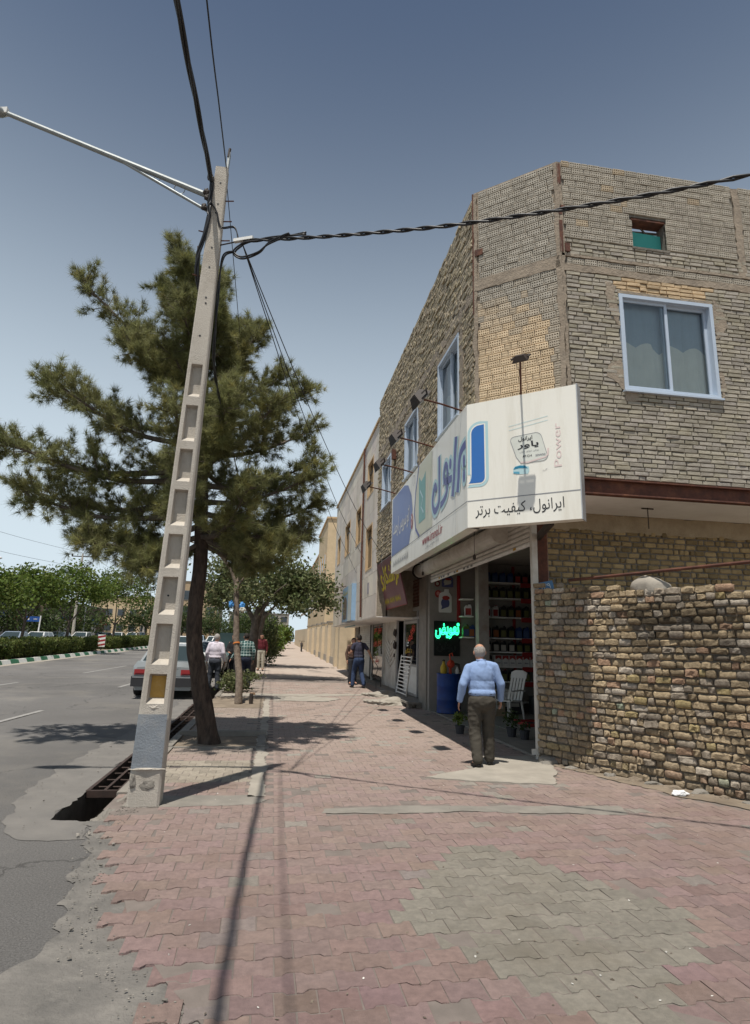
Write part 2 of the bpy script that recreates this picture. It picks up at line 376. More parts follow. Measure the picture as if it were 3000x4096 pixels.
strip(g, -1.88, -1.52, -300, 6.25, -.02); strip(g, -1.88, -1.52, 40, 2500, -.02)
g.build('ground', MT['soil'], kind='structure')
g = G(); strip(g, -12.6, -1.9, -60, 300, 0); g.quad((-1.9, -60, 0), (1.2, -60, 0), (1.2, 2.6, 0), (-.2, 3.6, 0), (-.75, 6.2, 0), (-1.9, 6.2, 0))
g.build('road', MT['asphalt'], kind='structure')
# worn white lane dashes
lane = mat('worn_lane_paint', (.33, .32, .30), (.22, .21, .20), 12, .9, .3, 120)
for (xa, ya, xb, yb) in ((-8.5, 18.5, -8.15, 22.3), (-7.55, 27.3, -7.2, 33.2), (-7.0, 38, -6.7, 44), (-6.4, 49, -6.1, 55), (-5.15, 10.5, -4.9, 15.0), (-4.7, 21, -4.5, 26), (-9, 9, -8.8, 13.5)):
    q = G().quad((xa-.06, ya, gz(ya)+.004), (xa+.06, ya, gz(ya)+.004), (xb+.06, yb, gz(yb)+.004), (xb-.06, yb, gz(yb)+.004))
    q.build('lane_marking', lane, kind='structure')
# dusty edge of the road beside the gutter
patch('gutter_apron', [(-2.25, 6.2), (-1.95, 5.75), (-1.45, 5.7), (-1.5, 6.25), (-1.88, 6.3), (-1.88, 40), (-2.2, 40), (-2.25, 16), (-2.55, 9), (-2.5, 7.4)], mat('dusty_apron', (.20, .187, .17), (.155, .146, .135), 3, .93, .6, 110), .004, .05, 3, .15)
LEFT_EDGE = [(-1.46, 6.25), (-1.26, 5.41), (-1.11, 4.72), (-.94, 4.16), (-.76, 3.74), (-.60, 3.42), (-.46, 3.18), (-.2, 2.7), (.25, 2.1), (.6, 1.4)]
patch('concrete_edge', [(-1.5, 6.3), (-1.33, 5.27), (-1.31, 4.99), (-1.17, 4.58), (-1.14, 4.19), (-1.13, 3.82), (-1.3, 3.55), (-1.5, 3.2), (-1.2, 2.2), (-.6, 1.2), (1.0, 1.0)]+[(x+.4, y) for x, y in LEFT_EDGE[::-1]], mat('mortar_edge', (.185, .172, .155), (.125, .118, .108), 4, .95, .9, 28, stain=(.27, .25, .22), stain_s=3, stain_amt=.6), .006, .07, 5, .09)
walk = LEFT_EDGE[::-1]+[(-1.5, 6.6), (-1.5, 14), (8.6, 14), (8.6, 1.4)]
g = G().poly([(x+.2 if y < 6.3 and x < 3 else x, y) for x, y in walk], lambda x, y, d=0: Vector((x, y, d)), .0145)
strip(g, -1.5, 4.6, 14, 26, .0145); g.build('sidewalk_bed', MT['sand'], kind='structure')
g = G(); strip(g, -1.5, 4.6, 26, 300, .017); g.build('far_sidewalk', MT['far_paver'], kind='structure')
# concrete strips and patches in the paving
ZP = .021
PATCH = [[(-1.38, 6.66), (-.12, 6.66), (.05, 6.86), (-.14, 7.06), (-1.3, 7.12)], [(-.17, 7.0), (.0, 7.0), (.02, 18.3), (-.12, 18.3)],
         [(.55, 6.33), (1.2, 6.28), (2.05, 6.3), (2.6, 6.2), (3.6, 6.1), (3.7, 6.4), (2.4, 6.5), (1.5, 6.55), (.6, 6.5)],
         [(1.95, 7.85), (2.7, 7.55), (3.45, 7.36), (3.85, 8.2), (3.98, 8.8), (3.98, 9.25), (3.2, 9.25), (2.75, 8.35)],
         [(-1.5, 10.12), (-.1, 10.12), (-.1, 11.3), (-1.5, 11.3)], [(-1.5, 15.6), (-.14, 15.6), (-.14, 18.2), (-1.5, 18.2)], [(.1, 17.3), (1.5, 17.2), (2.0, 18.0), (1.3, 18.6), (.1, 18.5)],
         [(3.85, 8.9), (4.35, 8.9), (6.3, 5.5), (5.55, 5.3), (4.6, 6.85)]]
for i, P in enumerate(PATCH[:3]): patch('concrete_patch', P, MT['concrete'] if i != 1 else MT['pale_concrete'], ZP, .03, 20+i, .1)
patch('shop_apron', PATCH[3], MT['pale_concrete'], ZP+.012, .035, 31, .12, 1)
patch('tree_pit_soil', PATCH[4], MT['soil'], .019, .01, 32); patch('planting_soil', PATCH[5], MT['soil'], .02, .05, 33)
patch('concrete_patch', PATCH[6], MT['pale_concrete'], ZP+.004, .04, 36); patch('wall_foot_soil', PATCH[7], MT['soil'], .024, .05, 37, .1)
patch('concrete_patch', [(-1.42, 18.3), (1.5, 18.7), (3.4, 19.2), (3.4, 19.5), (1.2, 19.3), (-1.42, 19.2)], MT['pale_concrete'], ZP+.004, .05, 38, .2)
# interlocking paving blocks
HL, PITCH_X, PITCH_Y = .0978, .2, .165
def paver_outline(gap=.0022):
    e, w, t = .095-gap, .070-gap, .011
    return np.array([(-HL, -e), (-.05-t, -e), (-.05+t, -w), (.05-t, -w), (.05+t, -e), (HL, -e), (HL, e), (.05+t, e), (.05-t, w), (-.05+t, w), (-.05-t, e), (-HL, e)])
PO = paver_outline(); c_ = np.array([[.968, .958]])
PBASE = np.concatenate([np.c_[PO, np.full(12, -.016)], np.c_[PO*.985, np.full(12, -.0022)], np.c_[PO*c_, np.zeros(12)]])
PF4 = np.array([(i, (i+1) % 12, 12+(i+1) % 12, 12+i) for i in range(12)]+[(12+i, 12+(i+1) % 12, 24+(i+1) % 12, 24+i) for i in range(12)]+[(24, 25, 34, 35), (25, 26, 33, 34), (26, 27, 32, 33), (27, 28, 31, 32), (28, 29, 30, 31)])
cells = []
ang = R(1.0); ca, sa = math.cos(ang), math.sin(ang)
for r in range(-2, 132):
    for k in range(-14, 36):
        x = k*PITCH_X+(r % 2)*PITCH_X/2; y = 2.2+r*PITCH_Y
        X, Y = x*ca-(y-4)*sa*.0, y+x*sa
        if Y > 25.5 or X < -1.42 or X > 6.6: continue
        if Y < 6.3:
            pts = [p for p in LEFT_EDGE]; ex = np.interp(Y, [p[1] for p in pts[::-1]], [p[0] for p in pts[::-1]])
            if X < ex+.09+rng.uniform(-.03, .08): continue
        if X > 4.1 and Y > 9 or X > 3.9 and Y > 9.2: continue
        if any(inside((X, Y), P) for P in PATCH[:7]): continue
        if inside((X, Y), PATCH[7]): continue
        if -1.45 < X < -.95 and 6.4 < Y < 7.0: continue
        cells.append((X, Y))
cells = np.array(cells); nP = len(cells)
# colours: washed-out red, a lozenge of grey blocks, a buff band by the kerb
pc = np.tile(np.array([.228, .160, .146]), (nP, 1))*rng.uniform(.91, 1.09, (nP, 1)); pc[:, 1:] *= rng.uniform(.96, 1.05, (nP, 2))
dust_vignette = np.clip((cells[:, 1]-3.2)/8, 0, 1)[:, None]*.75  # dust pales the far blocks; lens vignette darkening is painted into the near ones
pc = pc*(1-dust_vignette)+np.array([.385, .312, .266])*dust_vignette
fr_ = rng.random(nP) < .05; pc[fr_] *= np.array([.95, 1.12, 1.12])
row = np.round((cells[:, 1]-2.2)/PITCH_Y)
dxm = np.abs(cells[:, 0]-1.72); dym = np.abs(cells[:, 1]-3.96)
gm = (dxm/.98+dym/1.42) < 1
pc[gm] = np.array([.225, .206, .172])*rng.uniform(.9, 1.1, (gm.sum(), 1))
bm_ = (cells[:, 0] < -.1) & (cells[:, 1] > 7.75) & (cells[:, 1] < 9.0)
pc[bm_] = np.array([.33, .29, .235])*rng.uniform(.85, 1.1, (bm_.sum(), 1))
bm_ = (cells[:, 0] < -.1) & (cells[:, 1] > 9.6); pc[bm_] = pc[bm_]*.6+np.array([.30, .265, .22])*.4*rng.uniform(.85, 1.1, (bm_.sum(), 1))
pc[:, :] *= (1-.10*(rng.random(nP) < .08))[:, None]
pz = .0185+rng.normal(0, .0011, nP)-.004*(rng.random(nP) < .06)+np.array([gz(y) for y in cells[:, 1]])
dist = np.hypot(cells[:, 0], cells[:, 1]); order = [i for i in np.argsort(dist) if in_view((cells[i, 0], cells[i, 1], 0), 1.0)]
SINGLE = set(order[:300])
sw = link('sidewalk', None, None, kind='structure')
PM = [fast('paving_block', PBASE+np.c_[rng.normal(0, .0012, (36, 2)), np.zeros(36)]*np.r_[np.zeros((12, 1)), np.ones((24, 1))], PF4) for _ in range(5)]
for m_ in PM: m_.materials.append(MT['paver'])
rest = []
for i in range(nP):
    if i in SINGLE:
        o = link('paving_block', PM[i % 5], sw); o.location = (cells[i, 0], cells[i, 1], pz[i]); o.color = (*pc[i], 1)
        o.rotation_euler = (rng.normal(0, .011), rng.normal(0, .011), ang+rng.normal(0, .008))
    else: rest.append(i)
rest = np.array(rest); n = len(rest)
rot = ang+rng.normal(0, .008, n); cr, sr = np.cos(rot)[:, None], np.sin(rot)[:, None]
tilt = rng.normal(0, .011, (n, 2))
bx, by, bz = PBASE[:, 0][None], PBASE[:, 1][None], PBASE[:, 2][None]
V = np.stack([cells[rest, 0][:, None]+bx*cr-by*sr, cells[rest, 1][:, None]+bx*sr+by*cr, pz[rest][:, None]+bz+bx*tilt[:, :1]+by*tilt[:, 1:]], -1).reshape(-1, 3)
Fq = (PF4[None]+(np.arange(n)*36)[:, None, None]).reshape(-1, 4)
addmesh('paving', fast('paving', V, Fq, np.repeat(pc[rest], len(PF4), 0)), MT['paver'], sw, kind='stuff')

# gutter: an open concrete channel, part of it under a steel grating
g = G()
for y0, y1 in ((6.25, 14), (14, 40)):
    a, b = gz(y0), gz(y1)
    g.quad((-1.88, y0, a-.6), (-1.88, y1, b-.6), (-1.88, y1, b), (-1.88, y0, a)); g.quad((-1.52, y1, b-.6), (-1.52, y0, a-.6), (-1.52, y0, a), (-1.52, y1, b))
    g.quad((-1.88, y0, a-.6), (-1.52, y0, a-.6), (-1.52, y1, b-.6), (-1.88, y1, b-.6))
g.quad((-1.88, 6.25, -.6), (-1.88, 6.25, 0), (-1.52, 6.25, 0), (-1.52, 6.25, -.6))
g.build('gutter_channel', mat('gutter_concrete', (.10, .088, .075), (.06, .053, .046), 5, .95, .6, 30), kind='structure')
g = G()
for y0, y1 in ((7.2, 10.05), (11.35, 14), (14, 15.5), (18.3, 40)):
    a, b = gz(y0), gz(y1)
    g.hexa([(-1.52, y0, a-.1), (-1.38, y0, a-.1), (-1.38, y1, b-.1), (-1.52, y1, b-.1), (-1.52, y0, a+.035), (-1.38, y0, a+.04), (-1.38, y1, b+.04), (-1.52, y1, b+.035)])
g.box(-1.52, -1.4, 10.05, 11.35, -.1, .05); g.build('kerb', MT['concrete'], bevel=.008, kind='structure')
for i, (a, b) in enumerate(((7.4, 10.7), (10.75, 14.0), (14.05, 17.2))):
    gr_ = MT.setdefault('grate', mat('grate_rust', (.060, .038, .030), (.035, .024, .02), 9, .7, .2, 60))
    t = thing('gutter_grating', 'rusty steel gutter grating '+('beside the concrete utility pole' if i == 0 else 'beside the pine trunk' if i == 1 else 'beyond the pine, near the silver car'), 'grating', (-1.7, a, gz(a)))
    z = (gz(a)+.0, gz(b)+.0)
    for x in (-1.86, -1.54):
        G().hexa([(x-.02, a, z[0]-.06), (x+.02, a, z[0]-.06), (x+.02, b, z[1]-.06), (x-.02, b, z[1]-.06), (x-.02, a, z[0]+.012), (x+.02, a, z[0]+.012), (x+.02, b, z[1]+.012), (x-.02, b, z[1]+.012)]).build('side_rail', gr_, t)
    for y in (a+.02, b-.02): G().box(-1.84, -1.56, y-.02, y+.02, gz(y)-.06, gz(y)+.01).build('end_rail', gr_, t)
    G().bar((-1.70, a+.04, z[0]-.012), (-1.70, b-.04, z[1]-.012), .03, .03).build('centre_bar', gr_, t)
    for k in range(1, int((b-a)/.36)):
        y = a+k*.36; G().tube([(-1.84, y, gz(y)-.03), (-1.56, y+random.uniform(-.03, .03), gz(y)-.03)], .011, 6).build('cross_rod', gr_, t)
# broken concrete around the open end of the gutter
def lump(c, r, seed, m, name, parent=None, **pr):
    bm = bmesh.new(); bmesh.ops.create_icosphere(bm, subdivisions=4, radius=1)
    for v in bm.verts:
        n_ = noise.noise(v.co*1.5+Vector((seed, 0, 0)))*.42+noise.noise(v.co*5+Vector((0, seed, 0)))*.10
        v.co *= 1+n_; v.co = Vector((v.co.x*r[0]+c[0], v.co.y*r[1]+c[1], v.co.z*r[2]+c[2]))
    me = bpy.data.meshes.new(name); bm.to_mesh(me); bm.free()
    a = me.attributes.new('Col', 'FLOAT_COLOR', 'FACE'); a.data.foreach_set('color', np.ones(len(me.polygons)*4, np.float32))
    return addmesh(name, me, m, parent, **pr)
for i, (c, r) in enumerate((((-1.44, 6.60, -.10), (.09, .30, .12)), ((-1.40, 7.05, -.08), (.12, .22, .11)), ((-1.46, 6.34, -.12), (.12, .12, .12)), ((-1.94, 6.7, -.07), (.05, .45, .075)))):
    lump(c, r, i*3.1, MT['concrete'], 'broken_kerb_edge', kind='structure')
# low kerb round the pine's pit
g = G(); g.box(-1.46, -.02, 11.22, 11.36, -.02, .10); g.box(-.14, -.02, 10.1, 11.22, -.02, .05); g.box(-1.4, -.14, 10.02, 10.1, -.02, .035)
g.build('tree_pit_kerb', MT['concrete'], bevel=.012, kind='structure')

# ================================================================== BRICK BUILDER
def lay(U, z0, z1, holes, L, H, J, half=.25, jit=.0, u0=0):
    out = []; rows = int(round((z1-z0)/H))
    for r in range(rows):
        zc = z0+(r+.5)*H; u = u0-random.random()*L
        while u < U:
            l = L*(.5 if random.random() < half else 1)*(1+random.uniform(-jit, jit))
            ps = [(max(u, u0), min(u+l-J, U))]; u += l
            for h in holes:
                if h[2]-H*.45 < zc < h[3]+H*.45:
                    q = []
                    for a, b in ps:
                        if b <= h[0] or a >= h[1]: q.append((a, b)); continue
                        if a < h[0]: q.append((a, h[0]))
                        if b > h[1]: q.append((h[1], b))
                    ps = q
            for a, b in ps:
                if b-a > .035: out.append(((a+b)/2, zc, b-a, H-J))
    return np.array(out)
SB = np.array([(-1, -1), (1, -1), (1, 1), (-1, 1)])
def plain_unit(bu, bz, jit=.0):        # unit brick: half sizes 1, front at y=-1
    v = np.concatenate([np.c_[SB[:, 0], np.ones(4), SB[:, 1]], np.c_[SB[:, 0], np.full(4, -.7), SB[:, 1]], np.c_[SB[:, 0]*(1-bu), np.full(4, -1.), SB[:, 1]*(1-bz)]])
    v[8:] += rng.normal(0, jit, (4, 3))*np.array([.4, 1, 1.2]); v[4:8] += rng.normal(0, jit*.5, (4, 3))
    return v
PLAIN_F = np.array([(i, (i+1) % 4, 4+(i+1) % 4, 4+i) for i in range(4)]+[(4+i, 4+(i+1) % 4, 8+(i+1) % 4, 8+i) for i in range(4)]+[(8, 9, 10, 11)])
gu, gzv = np.array([-1, -.78, 0, .78, 1]), np.array([-1, -.62, .62, 1])
def rough_unit(jit=.1):
    A, B = np.meshgrid(gu, gzv); A, B = A.ravel(), B.ravel()
    d = np.where((abs(A) > .9) & (abs(B) > .9), .35, np.where((abs(A) > .9) | (abs(B) > .9), .62, 1.0))
    k = np.where((abs(A) > .9) & (abs(B) > .9), .90, 1.0)
    fv = np.c_[A*k, -d, B*k]+rng.normal(0, jit, (20, 3))*np.array([.5, 1.6, .9])
    per = [0, 1, 2, 3, 4, 9, 14, 19, 18, 17, 16, 15, 10, 5]
    bk = np.array([(A[i]*.92, 1.0, B[i]*.9) for i in per])
    return np.concatenate([fv, bk])
ROUGH_F = np.array([(j*5+i, j*5+i+1, (j+1)*5+i+1, (j+1)*5+i) for j in range(3) for i in range(4)]+[(p, 20+k, 20+(k+1) % 14, q) for k, (p, q) in enumerate(zip([0, 1, 2, 3, 4, 9, 14, 19, 18, 17, 16, 15, 10, 5], [1, 2, 3, 4, 9, 14, 19, 18, 17, 16, 15, 10, 5, 0]))])
def hollow_unit(L=.2, H=.1, D=.05):    # metric: a perforated brick laid on edge, ten holes in its face
    V = []; F4 = []; F8 = []
    nx, nz = 5, 2; cw, chh = (L-.012)/nx, (H-.012)/nz; rr = .0122
    for a in range(nx):
        for b in range(nz):
            cx, cz = -L/2+.006+cw*(a+.5), -H/2+.006+chh*(b+.5); x0, x1, z0, z1 = cx-cw/2, cx+cw/2, cz-chh/2, cz+chh/2
            o = [(x1, cz), (x1, z1), (cx, z1), (x0, z1), (x0, cz), (x0, z0), (cx, z0), (x1, z0)]
            h = [(cx+rr*math.cos(k*math.pi/4), cz+rr*math.sin(k*math.pi/4)) for k in range(8)]
            s0 = len(V); V += [(p[0], 0, p[1]) for p in o]+[(p[0], 0, p[1]) for p in h]+[(p[0], D, p[1]) for p in h]
            for k in range(8):
                j = (k+1) % 8; F4.append((s0+8+k, s0+k, s0+j, s0+8+j)[::-1]); F4.append((s0+16+k, s0+8+k, s0+8+j, s0+16+j)[::-1])
            F8.append([s0+16+k for k in range(8)][::-1])
    e = .004; s0 = len(V); inner = [(-L/2+.006, -H/2+.006), (L/2-.006, -H/2+.006), (L/2-.006, H/2-.006), (-L/2+.006, H/2-.006)]
    V += [(x, 0, z) for x, z in inner]+[(x, e, z) for x, z in ((-L/2, -H/2), (L/2, -H/2), (L/2, H/2), (-L/2, H/2))]+[(x, D, z) for x, z in ((-L/2, -H/2), (L/2, -H/2), (L/2, H/2), (-L/2, H/2))]
    for k in range(4):
        j = (k+1) % 4; F4.append((s0+4+k, s0+4+j, s0+j, s0+k)); F4.append((s0+8+k, s0+8+j, s0+4+j, s0+4+k))
    return np.array(V), np.array(F4), np.array(F8)
class Wall:
    def __init__(s, o, u, z0=0): s.o = np.array([o[0], o[1], z0], float); uu = np.array([u[0], u[1], 0.]); s.u = uu/np.linalg.norm(uu); s.n = np.array([s.u[1], -s.u[0], 0]); s.rz = math.atan2(s.u[1], s.u[0])
    def p(s, a, z, d=0): return Vector(s.o+s.u*a+s.n*d+np.array([0, 0, z]))
    def __call__(s, a, z, d=0): return s.p(a, z, d)
    def world(s, L): return s.o+L[..., :1]*s.u-L[..., 1:2]*s.n+L[..., 2:]*np.array([0, 0, 1.])
def slab(W, U0, U1, z0, z1, holes, d0, d1, m, name, parent, **pr):
    us = sorted({U0, U1} | {h[0] for h in holes} | {h[1] for h in holes}); zs = sorted({z0, z1} | {h[2] for h in holes} | {h[3] for h in holes})
    g = G()
    for a, b in zip(us, us[1:]):
        run = None
        for c, d in list(zip(zs, zs[1:]))+[(None, None)]:
            open_ = c is None or any(h[0] <= (a+b)/2 <= h[1] and h[2] <= (c+d)/2 <= h[3] for h in holes)
            if not open_: run = (run[0], d) if run else (c, d)
            elif run:
                c0, d0_ = run; run = None
                g.hexa([W(a, c0, d0), W(b, c0, d0), W(b, c0, d1), W(a, c0, d1), W(a, d0_, d0), W(b, d0_, d0), W(b, d0_, d1), W(a, d0_, d1)][:8])
    return g.build(name, m, parent, **pr)
def joined(name, W, B, units, faces, dep, cols, m, parent, metric=False):
    """many bricks in one mesh: B rows (u,z,len,h); dep = (proud, jitter)"""
    n = len(B); un = np.array(units)[rng.integers(0, len(units), n)]          # n,k,3
    half = np.stack([B[:, 2]/2, np.full(n, dep[0]/2+.02), B[:, 3]/2], 1)[:, None]
    L = un*half; pr = dep[0]+rng.normal(0, dep[1], n)
    L[..., 0] += B[:, None, 0]; L[..., 2] += B[:, None, 1]; L[..., 1] += (half[:, :, 1]-pr[:, None])
    V = W.world(L).reshape(-1, 3); k = un.shape[1]
    Fq = (faces[None]+(np.arange(n)*k)[:, None, None]).reshape(-1, 4)
    return addmesh(name, fast(name, V, Fq, np.repeat(cols, len(faces), 0), smooth=False), m, parent, kind='stuff')
def singles(name, W, B, meshes, dep, cols, parent):
    inv = wmat(parent).inverted()
    for i in range(len(B)):
        o = link(name, meshes[i % len(meshes)], parent); l, h = B[i, 2], B[i, 3]; pr = dep[0]+rng.normal(0, dep[1])
        hd = dep[0]/2+.02
        p = W(B[i, 0], B[i, 1], pr-hd)
        o.location = inv @ p; o.rotation_euler = (0, rng.normal(0, .012), W.rz+rng.normal(0, .02)); o.scale = (l/2, hd, h/2); o.color = (*cols[i], 1)
def unit_meshes(name, fn, faces, n, m, smooth=False):
    out = []
    for _ in range(n):
        me = fast(name, fn(), faces, smooth=smooth); me.materials.append(m); out.append(me)
    return out
def nearest(W, B, k):
    d = np.array([np.linalg.norm(np.array(W(b[0], b[1]))-[0, 0, CAM_H]) if in_view(W(b[0], b[1]), 1.0) else 1e9 for b in B])
    o = np.argsort(d); ok = [i for i in o[:k] if d[i] < 1e8]; return np.array(ok), np.array([i for i in range(len(B)) if i not in set(ok)])

# ================================================================== CORNER BUILDING
bld = thing('corner_building', 'two storey unrendered brick building with chamfered corner above the oil shop', 'building', (4, 9.1, 0))
RWf = Wall((4.0, 7.75), (1, 0)); CWf = Wall((2.94, 8.68), (1.06, -.93)); SWf = Wall((2.94, 17.95), (0, -1)); LWf = Wall((4.05, 9.1), (1, 0))
CU = math.hypot(1.06, .93)
WIN_R = (.905, 2.485, 5.37, 6.95); VENT = (1.22, 1.81, 7.80, 8.36)
WIN_S = [(7.12, 8.5, 5.48, 7.0), (4.02, 5.4, 5.48, 6.9), (.85, 2.23, 5.4, 6.75)]
slab(RWf, .0, 5.5, 3.98, 9.18, [WIN_R, VENT], 0, -.22, MT['dark_mortar'], 'side_wall', bld)
slab(CWf, .0, CU, 3.98, 9.18, [], 0, -.22, MT['mud'], 'chamfer_wall', bld)
slab(SWf, 0, 9.27, 3.98, 9.14, WIN_S, 0, -.22, MT['dark_mortar'], 'street_wall', bld)
g = G()
fl = [(3.0, 8.72), (4.02, 7.80), (9.5, 7.80), (9.5, 17.9), (3.0, 17.9)]
flat = lambda x, y, d=0: Vector((x, y, d))
G().poly(fl[::-1], flat, 3.79, 3.975).poly(fl, flat, 3.975).build('first_floor_slab', MT['plaster'], bld)
rf = [(3.2, 8.84), (4.1, 8.0), (9.3, 8.0), (9.3, 17.7), (3.2, 17.7)]
G().poly(rf, flat, 7.45, 7.25).poly(rf[::-1], flat, 7.25).build('roof_slab', MT['concrete'], bld)
G().box(3.18, 9.5, 17.72, 17.94, 3.98, 9.12).box(9.3, 9.5, 7.98, 17.72, 3.98, 9.1).build('party_wall', MT['mortar'], bld)
# --- bricks of the side wall
Bp = np.concatenate([lay(5.5, 4.0, 7.24, [WIN_R, (.0, .07, 0, 9)], .225, .0675, .013, .12, .04), lay(5.5, 7.53, 7.80, [VENT], .21, .0675, .014, .45, .1)])
def greybrick(n, base=(.40, .365, .308)):
    c = np.tile(np.array(base), (n, 1))*rng.uniform(.82, 1.13, (n, 1)); c[:, 2] *= rng.uniform(.92, 1.04, n); return c
cp = greybrick(len(Bp))
lint = (np.abs(Bp[:, 0]-1.7) < .8) & (Bp[:, 1] > 6.95) & (Bp[:, 1] < 7.24); cp[lint] = np.array([.62, .47, .30])*rng.uniform(.85, 1.1, (lint.sum(), 1))
PU = [plain_unit(.04, .13, .05) for _ in range(9)]; PMe = unit_meshes('brick', lambda: plain_unit(.04, .13, .06), PLAIN_F, 8, MT['brick'])
near, far = nearest(RWf, Bp, 300)
singles('brick', RWf, Bp[near], PMe, (.026, .004), cp[near], bld)
SWB = lay(9.27, 3.98, 9.12, WIN_S, .215, .070, .014, .3, .08)
LB = lay(5.4, .05, 3.5, [], .205, .092, .02, .35, .12)
cs = greybrick(len(SWB), (.45, .385, .285)); cl = np.tile(np.array([.38, .285, .15]), (len(LB), 1))*rng.uniform(.6, 1.2, (len(LB), 1))
RU = [rough_unit(.07) for _ in range(10)]
def pack(W, B, units, faces, dep):
    n = len(B); un = np.array(units)[rng.integers(0, len(units), n)]
    half = np.stack([B[:, 2]/2, np.full(n, dep[0]/2+.02), B[:, 3]/2], 1)[:, None]; L = un*half; pr = dep[0]+rng.normal(0, dep[1], n)
    L[..., 0] += B[:, None, 0]; L[..., 2] += B[:, None, 1]; L[..., 1] += (half[:, :, 1]-pr[:, None]); k = un.shape[1]
    return W.world(L).reshape(-1, 3), (faces[None]+(np.arange(n)*k)[:, None, None]).reshape(-1, 4)
V1, F1 = pack(RWf, Bp[far], PU, PLAIN_F, (.026, .004)); V2, F2 = pack(SWf, SWB, [plain_unit(.06, .2, .10) for _ in range(9)], PLAIN_F, (.026, .009)); V3, F3 = pack(LWf, LB, RU, ROUGH_F, (.022, .006))
addmesh('brickwork', fast('brickwork', np.concatenate([V1, V2, V3]), np.concatenate([F1, F2+len(V1), F3+len(V1)+len(V2)]),
        np.concatenate([np.repeat(cp[far], 9, 0), np.repeat(cs, 9, 0), np.repeat(cl, len(ROUGH_F), 0)])), MT['brick'], bld, kind='stuff')
# --- perforated bricks, laid on edge so the holes face the street
HV, HF4, HF8 = hollow_unit(); HVh, HFh4, HFh8 = HV, HF4, HF8
hm = fast('hollow_brick', HV, [HF4, HF8]); hm.materials.append(MT['brick'])
hb = []
for W, B in ((RWf, lay(5.5, 7.82, 9.2, [VENT, (.0, .07, 0, 10), (3.05, 3.2, 0, 10)], .213, .115, .013, .1, .03)), (RWf, lay(5.5, 7.365, 7.48, [(0, .1, 0, 10)], .213, .115, .013, .05, .03)),
             (CWf, lay(CU-.05, 4.0, 7.30, [], .213, .118, .013, .12, .03, .06)), (CWf, lay(CU-.05, 7.50, 9.2, [], .213, .1175, .013, .12, .03, .09))):
    for b in B: hb.append((W, *b))
def hcol(W, u, z):
    k = rng.uniform(.90, 1.08)
    if W is CWf:
        t = min(1, max(0, (6.85+.4*(1-u/CU)-z+rng.normal(0, .16))/.6))*(1 if u < CU-.25 else .25)
        return (np.array([.43, .395, .335])*(1-t)+np.array([.73, .575, .39])*t)*k
    t = .6 if rng.random() < .04 else 0
    return (np.array([.43, .39, .325])*(1-t)+np.array([.50, .38, .24])*t)*k
hd = [np.linalg.norm(np.array(h[0](h[1], h[2]))-[0, 0, CAM_H]) if in_view(h[0](h[1], h[2]), 1) else 1e9 for h in hb]
od = np.argsort(hd); sing = set(od[:300]); VV = []; F4s = []; F8s = []; CC4 = []; CC8 = []; inv = wmat(bld).inverted(); nb = 0
for i, (W, u, z, l, h) in enumerate(hb):
    c = hcol(W, u, z); pr = .022+rng.normal(0, .0022)
    if i in sing:
        o = link('hollow_brick', hm, bld); o.location = inv @ W(u, z, pr); o.rotation_euler = (rng.normal(0, .01), rng.normal(0, .014), W.rz+rng.normal(0, .015))
        o.scale = (l/.2, 1, h/.1); o.color = (*c, 1)
    else:
        Lc = HV*np.array([l/.2, 1, h/.1])+np.array([u, -pr, z]); VV.append(W.world(Lc)); F4s.append(HF4+nb*len(HV)); F8s.append(HF8+nb*len(HV)); CC4.append(np.tile(c, (len(HF4), 1))); CC8.append(np.tile(c, (len(HF8), 1))); nb += 1
addmesh('hollow_brickwork', fast('hollow_brickwork', np.concatenate(VV), [np.concatenate(F4s), np.concatenate(F8s)], np.concatenate(CC4+CC8)), MT['brick'], bld, kind='stuff')
# --- smeared mortar: floor bands, corner fillets, patches round the windows
def smear(W, pts, amp, seed, name, m, d=.026, step=.05):
    P = ragged(pts, step, amp, seed); g = G(); g.poly(P, W, d, 0)
    return g.build(name, m, bld)
smear(RWf, [(0, 7.25), (5.5, 7.25), (5.5, 7.36), (0, 7.36)], .014, 1, 'mortar_band', MT['mud']); smear(RWf, [(0, 7.485), (5.5, 7.485), (5.5, 7.53), (0, 7.53)], .01, 2, 'mortar_band', MT['mud'], .03)
smear(CWf, [(0, 7.30), (CU, 7.30), (CU, 7.50), (0, 7.50)], .014, 3, 'mortar_band', MT['mud'], .03); smear(SWf, [(0, 7.2), (9.27, 7.2), (9.27, 7.42), (0, 7.42)], .02, 4, 'mortar_band', MT['mud'], .03)
smear(RWf, [(0, 4), (.05, 4), (.055, 9.15), (0, 9.15)], .02, 5, 'corner_mortar', MT['mud'], .03); smear(CWf, [(CU-.05, 4), (CU+.02, 4), (CU+.02, 9.15), (CU-.06, 9.15)], .02, 6, 'corner_mortar', MT['mud'], .03)
smear(CWf, [(-.01, 4), (.055, 4), (.055, 9.15), (-.01, 9.15)], .018, 7, 'corner_mortar', MT['mud'], .026); smear(RWf, [(3.06, 7.5), (3.2, 7.5), (3.2, 9.15), (3.06, 9.15)], .022, 8, 'mortar_joint', MT['mud'], .026)
